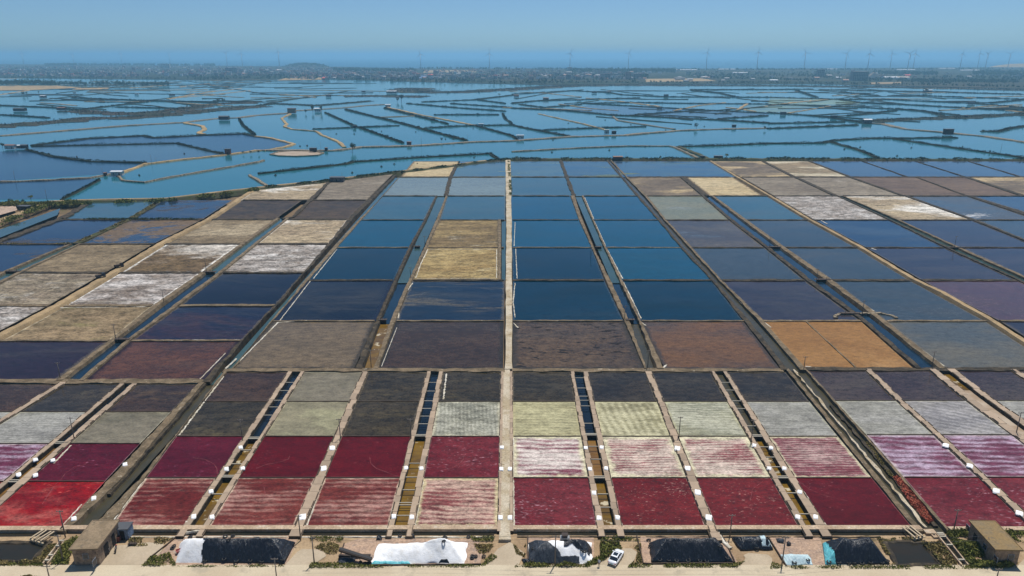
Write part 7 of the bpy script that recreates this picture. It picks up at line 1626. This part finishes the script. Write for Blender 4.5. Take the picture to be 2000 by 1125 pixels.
# ------------------------------------------------------------------ far woods, town, turbines
def wood(poly_top, base_dy, n, size, lb, seed, mat='leaf_dark', hgt=(9, 16)):
    """a far wood: crowns packed along a strip seen between the given photo rows"""
    r = random.Random(seed); pts = []; P = poly_top
    for i in range(n):
        k = r.randrange(len(P) - 1); u = r.random(); x = P[k][0] + (P[k + 1][0] - P[k][0]) * u; y = P[k][1] + (P[k + 1][1] - P[k][1]) * u + r.random() * base_dy
        b = G(x, y, .4); hh = r.uniform(*hgt); rad = hh * .42
        for j in range(16):
            v = Vector((r.gauss(0, 1), r.gauss(0, 1), r.gauss(0, 1))).normalized() * rad * r.random() ** .35
            pts.append(b + Vector((0, 0, hh * .58)) + Vector((v.x, v.y, v.z * 1.2)))
    vs, fs = leaf_cloud(pts, size, seed)
    return tag(obj('woodland', vs, fs, M[mat]), lb, 'woodland', None, 'stuff')
wood([(88, 127.5), (150, 126.8), (420, 128)], 1.6, 520, 4.5, 'long dark wood behind the town on the left', 1, hgt=(14, 24))
wood([(652, 136), (700, 137), (812, 137)], 4, 300, 3.5, 'dark wood behind the town left of centre', 2, hgt=(12, 20))
wood([(1115, 138), (1170, 138), (1250, 137.5), (1320, 138)], 5, 520, 3.5, 'dark wood right of centre', 3, hgt=(13, 22))
wood([(1215, 147), (1265, 150)], 4, 110, 3.0, 'dark trees in front of the wood right of centre', 4, hgt=(10, 16))
wood([(1705, 141), (1760, 143), (1830, 143)], 4, 260, 3.2, 'dark wood behind the large sheds on the right', 5)
wood([(1900, 140), (2010, 141)], 7, 300, 3.2, 'dark wood at the right edge', 6)
wood([(1780, 158), (1860, 158), (1990, 160)], 3, 260, 2.6, 'belt of trees along the right shore', 7, hgt=(7, 12))
wood([(0, 163), (60, 162), (110, 164), (330, 165)], 3.5, 420, 2.4, 'belt of dark trees along the left shore', 8, hgt=(7, 14))
wood([(820, 134), (960, 134.5), (1110, 135)], 1.0, 130, 4, 'thin line of trees on the sea shore', 9, hgt=(8, 14))
wood([(1330, 135.5), (1540, 136), (1700, 136), (2000, 134)], 1.2, 170, 4, 'thin line of trees on the right sea shore', 10, hgt=(6, 13))
wood([(380, 152), (500, 148), (620, 150)], 6, 90, 2.6, 'scattered trees in front of the town on the left', 11, hgt=(8, 15))
wood([(760, 152), (960, 158), (1100, 158)], 8, 110, 2.6, 'scattered trees in front of the town centre', 12, hgt=(7, 14))
wood([(1360, 151), (1460, 153), (1600, 158)], 2.5, 110, 2.6, 'scattered trees before the farmland', 13, hgt=(6, 11))
wood([(560, 132), (1000, 142), (1240, 150), (200, 140), (20, 134)], 11, 300, 3.0, 'trees standing among the houses of the town', 14, hgt=(8, 15))
wood([(1560, 145), (1660, 152), (1700, 156)], 5, 90, 2.6, 'trees around the tall grey block', 15, hgt=(7, 12))
wood([(1340, 141), (1500, 142), (1640, 140)], 9, 240, 2.6, 'scattered trees over the farmland right of centre', 16, hgt=(5, 10))
wood([(1840, 147), (2000, 150), (1700, 152), (1860, 158)], 7, 260, 2.6, 'scattered trees over the farmland on the right', 17, hgt=(5, 10))
wood([(1000, 161), (1240, 160), (1500, 161), (1800, 165), (2000, 169)], 2, 260, 2.2, 'low scrub along the far shore', 18, hgt=(3, 7))
wood([(0, 150), (200, 151), (420, 153), (600, 150), (760, 156), (960, 160)], 3, 260, 2.2, 'low scrub along the shore before the town', 19, hgt=(3, 8))
# wooded hill
hb = G(598, 131.5, 0); vs, fs = [], []; n, m_ = 28, 8
for j in range(m_ + 1):
    for i in range(n):
        t_ = 2 * math.pi * i / n; rr = j / m_
        vs.append((math.cos(t_) * 190 * rr, math.sin(t_) * 110 * rr, 26 * (1 - rr * rr) * (1 + .25 * N3(math.cos(t_) * 2 * rr, math.sin(t_) * 2 * rr)) + .3))
for j in range(m_):
    for i in range(n): fs.append((j * n + i, j * n + (i + 1) % n, (j + 1) * n + (i + 1) % n, (j + 1) * n + i))
tag(obj('hill', vs, fs, M['marsh'], None, True, hb), 'small wooded hill behind the town', None, None, 'structure')
r_ = random.Random(3); pts = []
for i in range(240):
    a = r_.uniform(0, 6.28); rr = r_.random() ** .5; z = 26 * (1 - rr * rr); c = hb + Vector((math.cos(a) * 190 * rr, math.sin(a) * 110 * rr, z + 5))
    for j in range(14): pts.append(c + Vector((r_.gauss(0, 4), r_.gauss(0, 4), r_.gauss(0, 4))))
vs, fs = leaf_cloud(pts, 4.0, 3); tag(obj('woodland', vs, fs, M['leaf_dark']), 'trees covering the small hill behind the town', 'woodland', None, 'stuff')
hb = G(1992, 131, 0); vs = [(v[0] * 1.3, v[1] * 1.2, max(.2, v[2] * 1.0)) for v in [(math.cos(2 * math.pi * i / 24) * 190 * (j / 6), math.sin(2 * math.pi * i / 24) * 110 * (j / 6), 28 * (1 - (j / 6) ** 2)) for j in range(7) for i in range(24)]]
fs = [(j * 24 + i, j * 24 + (i + 1) % 24, (j + 1) * 24 + (i + 1) % 24, (j + 1) * 24 + i) for j in range(6) for i in range(24)]
tag(obj('hill', vs, fs, M['dike_tan'], None, True, hb), 'low sandy hill on the shore at the right edge', None, None, 'structure')

# houses of the town
HW = [mat_flat('town_wall_' + n_, c, .85, .2, .2) for n_, c in (('grey', S(178, 170, 164)), ('pink', S(198, 160, 146)), ('cream', S(214, 198, 176)), ('brick', S(160, 110, 94)), ('dull', S(138, 132, 130)), ('white', S(228, 226, 220)))]
HR = [mat_flat('town_roof_' + n_, c, .8, .15, .2) for n_, c in (('grey', S(152, 150, 148)), ('red', S(206, 84, 72)), ('white', S(230, 230, 230)), ('brown', S(160, 122, 102)), ('dark', S(84, 84, 88)), ('blue', S(96, 130, 170)))]
HN = ['grey', 'pinkish', 'cream', 'brick', 'dull grey', 'white']; RNM = ['grey', 'red', 'white', 'brown', 'dark', 'blue']
proto = {}; HOUSES = []
def house_mesh(wi, ri, kind):
    mb = MB()
    fl = (1, 2, 3)[kind]
    h = 3.3 * fl; w, d = 11.0, 8.0
    mb.box(-w / 2, w / 2, -d / 2, d / 2, -.3, h, 0)
    if kind == 0:
        mb.add([(-w / 2 - .4, -d / 2 - .4, h), (w / 2 + .4, -d / 2 - .4, h), (w / 2 + .4, d / 2 + .4, h), (-w / 2 - .4, d / 2 + .4, h), (-w / 2 - .4, 0, h + 2.2), (w / 2 + .4, 0, h + 2.2)], [(0, 1, 5, 4), (2, 3, 4, 5), (0, 4, 3), (1, 2, 5), (3, 2, 1, 0)], 1)
    else:
        mb.box(-w / 2 - .3, w / 2 + .3, -d / 2 - .3, d / 2 + .3, h, h + .5, 1); mb.box(-w / 2 + 1, -w / 2 + 4.5, -1, 2.5, h + .5, h + 3, 0)
    for f in range(fl):
        for x in (-3.6, -1.2, 1.2, 3.6): mb.box(x - .6, x + .6, -d / 2 - .06, -d / 2, f * 3.3 + 1, f * 3.3 + 2.4, 2)
    return mb
def town_house(px, py, wi, ri, kind, rr, where):
    key = (wi, ri, kind)
    b = G(px, py, .4)
    if key not in proto:
        o = house_mesh(wi, ri, kind).build('town_house', [HW[wi], HR[ri], M['glass']]); proto[key] = o
    else: o = proto[key].copy(); C.objects.link(o)
    o.location = b; o.rotation_euler = (0, 0, rr.uniform(-.3, .3)); s = rr.uniform(1.1, 1.9); o.scale = (s * rr.uniform(.9, 1.3), s, s * rr.uniform(.85, 1.1))
    HOUSES.append((px, '%s %s house, %s roof, far town' % (('single-storey', 'two-storey', 'three-storey')[kind], HN[wi], RNM[ri]), o))
rr = random.Random(11); cnt = 0
def pick():
    wi = rr.choices(range(6), (5, 3, 3, 2, 5, 1))[0]; ri = rr.choices(range(6), (6, 1.2, 1.2, 3, 3, .4))[0]; return wi, ri, rr.choices((0, 1, 2), (3, 4, 2))[0]
ZN = [((620, 1000), (143, 156), 88), ((1000, 1265), (142, 156), 66), ((380, 660), (134, 150), 56), ((0, 380), (132, 150), 62), ((1250, 1420), (150, 160), 12), ((1420, 2000), (142, 160), 14)]
for (xa, xb), (ya, yb), n in ZN:
    for i in range(n):
        wi, ri, kd = pick(); town_house(rr.uniform(xa, xb), rr.uniform(ya, yb), wi, ri, kd if xa < 1250 else 0, rr, '')
seen = {}
for px_, lb_, o_ in sorted(HOUSES, key=lambda q: q[0]):
    k_ = seen[lb_] = seen.get(lb_, -1) + 1
    tag(o_, '%s, %s such from left' % (lb_, NUM[k_]), 'house', 'houses of the far town')
# the rest of the town, too many and too small to pick out: one mass
mb = MB()
for (xa, xb), (ya, yb), n in (((560, 1260), (136, 155), 620), ((380, 700), (131, 148), 260), ((0, 400), (129, 149), 330), ((1260, 2000), (137, 152), 60)):
    for i in range(n):
        b = G(rr.uniform(xa, xb), rr.uniform(ya, yb), .4); w_, d_, h_ = rr.uniform(9, 20), rr.uniform(8, 14), rr.choice((4, 5, 7, 8, 11)); k = rr.randrange(6)
        mb.box(b.x - w_ / 2, b.x + w_ / 2, b.y - d_ / 2, b.y + d_ / 2, 0.1, h_, k); q_ = 6 + rr.choices(range(6), (6, 1, 1.2, 3, 3, .3))[0]
        mb.box(b.x - w_ / 2 - .3, b.x + w_ / 2 + .3, b.y - d_ / 2 - .3, b.y + d_ / 2 + .3, h_, h_ + .6, q_)
tag(mb.build('far_houses', HW + HR), 'mass of small houses at the back of the far town', 'houses', None, 'stuff')
# larger far buildings
def block(px, py, wpx, hpx, mat, lb, cols, rows, d=14):
    b = G(px, py, .4); s_ = FPX / b.length; w_, h_ = wpx / s_, hpx / s_
    t = thing('apartment_block', lb, 'building', b)
    mb = MB(); mb.box(-w_ / 2, w_ / 2, 0, d, 0, h_); mb.build('wall', mat, t)
    mb = MB(); mb.box(-w_ / 2 - .4, w_ / 2 + .4, -.4, d + .4, h_, h_ + .8); mb.build('roof', HR[0], t)
    for i in range(cols):
        for j in range(rows):
            mb = MB(); x = -w_ / 2 + (i + .5) * w_ / cols; z = (j + .5) * h_ / rows; a_, c_ = w_ / cols * .32, h_ / rows * .34
            mb.box(x - a_, x + a_, -.15, 0, z - c_, z + c_); mb.build('window', M['glass'], t)
block(1680, 158, 26, 15, HW[4], 'tall dark grey block with a grid of windows on the right shore', 9, 6, 26)
block(1227, 155, 10, 13, HW[1], 'narrow pinkish block right of centre', 4, 5)
block(1245, 154, 14, 9, HW[4], 'grey block beside the narrow pinkish block', 5, 3)
block(1185, 154, 13, 9, HW[4], 'grey four-bay block before the wood', 5, 3)
block(323, 133, 15, 7, HW[2], 'cream building in front of the long wood on the left', 5, 2)
block(1113, 139, 9, 7, HW[1], 'pinkish block under a wind turbine', 4, 3)
block(1603, 150, 12, 12, HW[4], 'grey block half hidden by trees on the right shore', 4, 4)
block(452, 142, 20, 8, HW[4], 'long grey block in the left part of the town', 7, 3)
b = G(1709, 153, .4); t = thing('stepped_building', 'pale stepped hall beside the tall dark grey block', 'building', b)
for k, (w_, z0, z1) in enumerate(((46, 0, 9), (36, 9, 14), (24, 14, 19), (12, 19, 24))):
    mb = MB(); mb.box(-w_ / 2, w_ / 2, k * 2, 24 - k * 2, z0, z1); mb.build('tier', HW[2], t)
def shed(px, py, wpx, lb, mat, h=9, ang=0.0):
    b = G(px, py, .4); w_ = wpx / (FPX / b.length); t = thing('long_shed', lb, 'shed', b, ang)
    mb = MB(); mb.box(-w_ / 2, w_ / 2, 0, 22, 0, h * .6); mb.build('wall', HW[5], t)
    mb = MB(); prof = [(0, h * .6), (4, h * .85), (11, h), (18, h * .85), (22, h * .6)]; vs = [(x, y, z) for x in (-w_ / 2 - .5, w_ / 2 + .5) for y, z in prof]
    mb.add(vs, [(i, i + 1, i + 6, i + 5) for i in range(4)] + [(4, 3, 2, 1, 0), (5, 6, 7, 8, 9)]); mb.build('roof', mat, t)
shed(1740, 154, 22, 'white arched shed, left of a joined pair on the right shore', HR[2]); shed(1765, 154, 20, 'cream arched shed, right of a joined pair on the right shore', HW[2])
for x, y, w_, lb in ((1512, 158, 14, 'white low shed on the right shore'), (1446, 143, 26, 'long white greenhouse in the farmland'), (1850, 134.5, 24, 'long white shed on the right sea shore'), (1625, 135.5, 18, 'white shed on the sea shore'), (1340, 137, 40, 'long pale shed row on the sea shore'), (1420, 136, 30, 'second pale shed row on the sea shore'), (1770, 137, 30, 'long white shed before the turbines'), (1895, 138, 30, 'white shed row at the right'), (545, 137, 8, 'white hall left of the wooded hill')): shed(x, y, w_, lb, HR[2], 5)
# bare field strips
for pts, c, lb in (([(-60, 168), (110, 167), (160, 171), (60, 176), (-60, 177)], 'dike_tan', 'bare reddish field at the left shore'), ([(150, 172), (215, 171), (210, 174), (140, 175)], 'dike_tan', 'narrow bare field at the left shore'), ([(560, 152), (640, 151), (640, 155), (540, 157)], 'dike_tan', 'brown field before the town'), ([(1260, 154), (1370, 153), (1400, 158), (1260, 160)], 'dike_tan', 'tan ground along the shore right of centre'), ([(830, 137), (930, 137), (930, 141), (826, 142)], 'track', 'bare tan ground behind the town'), ([(1700, 161), (1760, 160), (1760, 163), (1700, 164)], 'track', 'bright tan bank on the right shore')):
    sheet('field', pts, 0.45, M[c], lb)

# wind turbines
def turbine(hx, hy, by, rot, idx, lb):
    b = G(hx, by, .4); h = height_at(b, hy); s = h / 90.0
    t = thing('wind_turbine', lb, 'wind turbine', b, random.uniform(-.35, .35), 'wind turbines along the shore')
    mb = MB(); mb.tube((0, 0, 0), (0, 0, h), 2.4 * s, 1.4 * s, 10); mb.build('tower', WT, t, True)
    mb = MB(); mb.box(-1.9, 1.9, -3, 7, h - 1.2, h + 2.8); mb.build('nacelle', WT, t)
    mb = MB(); mb.lathe([(0, -6.2), (1.5, -5.2), (2.1, -3.0)], 10, 'y', (0, 0, h + .8)); hub = mb.build('hub', WT, t, True)
    for k in range(3):
        a = rot + k * 2 * math.pi / 3; mb = MB(); vs = []
        for rr_, ch in ((1.5, 2.0), (8, 3.6), (22, 2.6), (40, .7)):
            ca, sa = math.cos(a), math.sin(a)
            for sgn in (-1, 1):
                for yy in (-4.6, -4.1): vs.append((sa * rr_ + ca * ch * .5 * sgn, yy, h + .8 + ca * rr_ - sa * ch * .5 * sgn))
        fs = []
        for i in range(3):
            o = i * 4; fs += [(o, o + 2, o + 6, o + 4), (o + 1, o + 5, o + 7, o + 3), (o, o + 4, o + 5, o + 1), (o + 2, o + 3, o + 7, o + 6)]
        mb.add(vs, fs + [(12, 14, 15, 13)]); mb.build('blade', WT, t)
WT = mat_flat('turbine_white', S(226, 228, 230), .5, .04)
TU = [(47, 104, 127, 0.0), (145, 106, 127, .5), (239, 104, 126, .05), (333, 104, 126, 1.1), (444, 104, 130, .9), (474, 105, 131, .1), (546, 101, 132, .0), (822, 106, 135, -.25), (956, 105, 135, .05), (1113, 105, 136, .4), (1227, 104, 135, .45), (1379, 103, 136, .3), (1478, 102, 136, .05), (1570, 103.5, 136, -.4), (1650, 104.5, 136, .6), (1694, 105, 138, .0), (1738, 105, 134, -.3), (1772, 105, 138, .85), (1783, 105, 135.5, .1), (1874.5, 105.5, 135.5, .1), (1909, 105, 133, -.25), (1924, 105, 135.5, .9), (1968, 105, 133, .85)]
for i, (x, y, by, ro) in enumerate(TU): turbine(x, y, by, ro, i, 'white wind turbine on the far shore, %s from the left' % NUM[i])
# ------------------------------------------------------------------ haze
hv = bpy.data.materials.new('haze_air'); hv.use_nodes = True
t = hv.node_tree; t.nodes.clear()
vo = t.nodes.new('ShaderNodeOutputMaterial'); pv = t.nodes.new('ShaderNodeVolumePrincipled')
pv.inputs['Color'].default_value = (0.38, 0.74, 1.0, 1)
pv.inputs['Density'].default_value = HAZE_DENSITY
pv.inputs['Anisotropy'].default_value = 0.3
t.links.new(pv.outputs[0], vo.inputs['Volume'])
mb = MB(); mb.box(-70000, 70000, -900, 75000, -3.6, 170.0)
hz = mb.build('haze', hv); tag(hz, 'thin blue sea haze over the whole plain', 'haze', None, 'stuff')
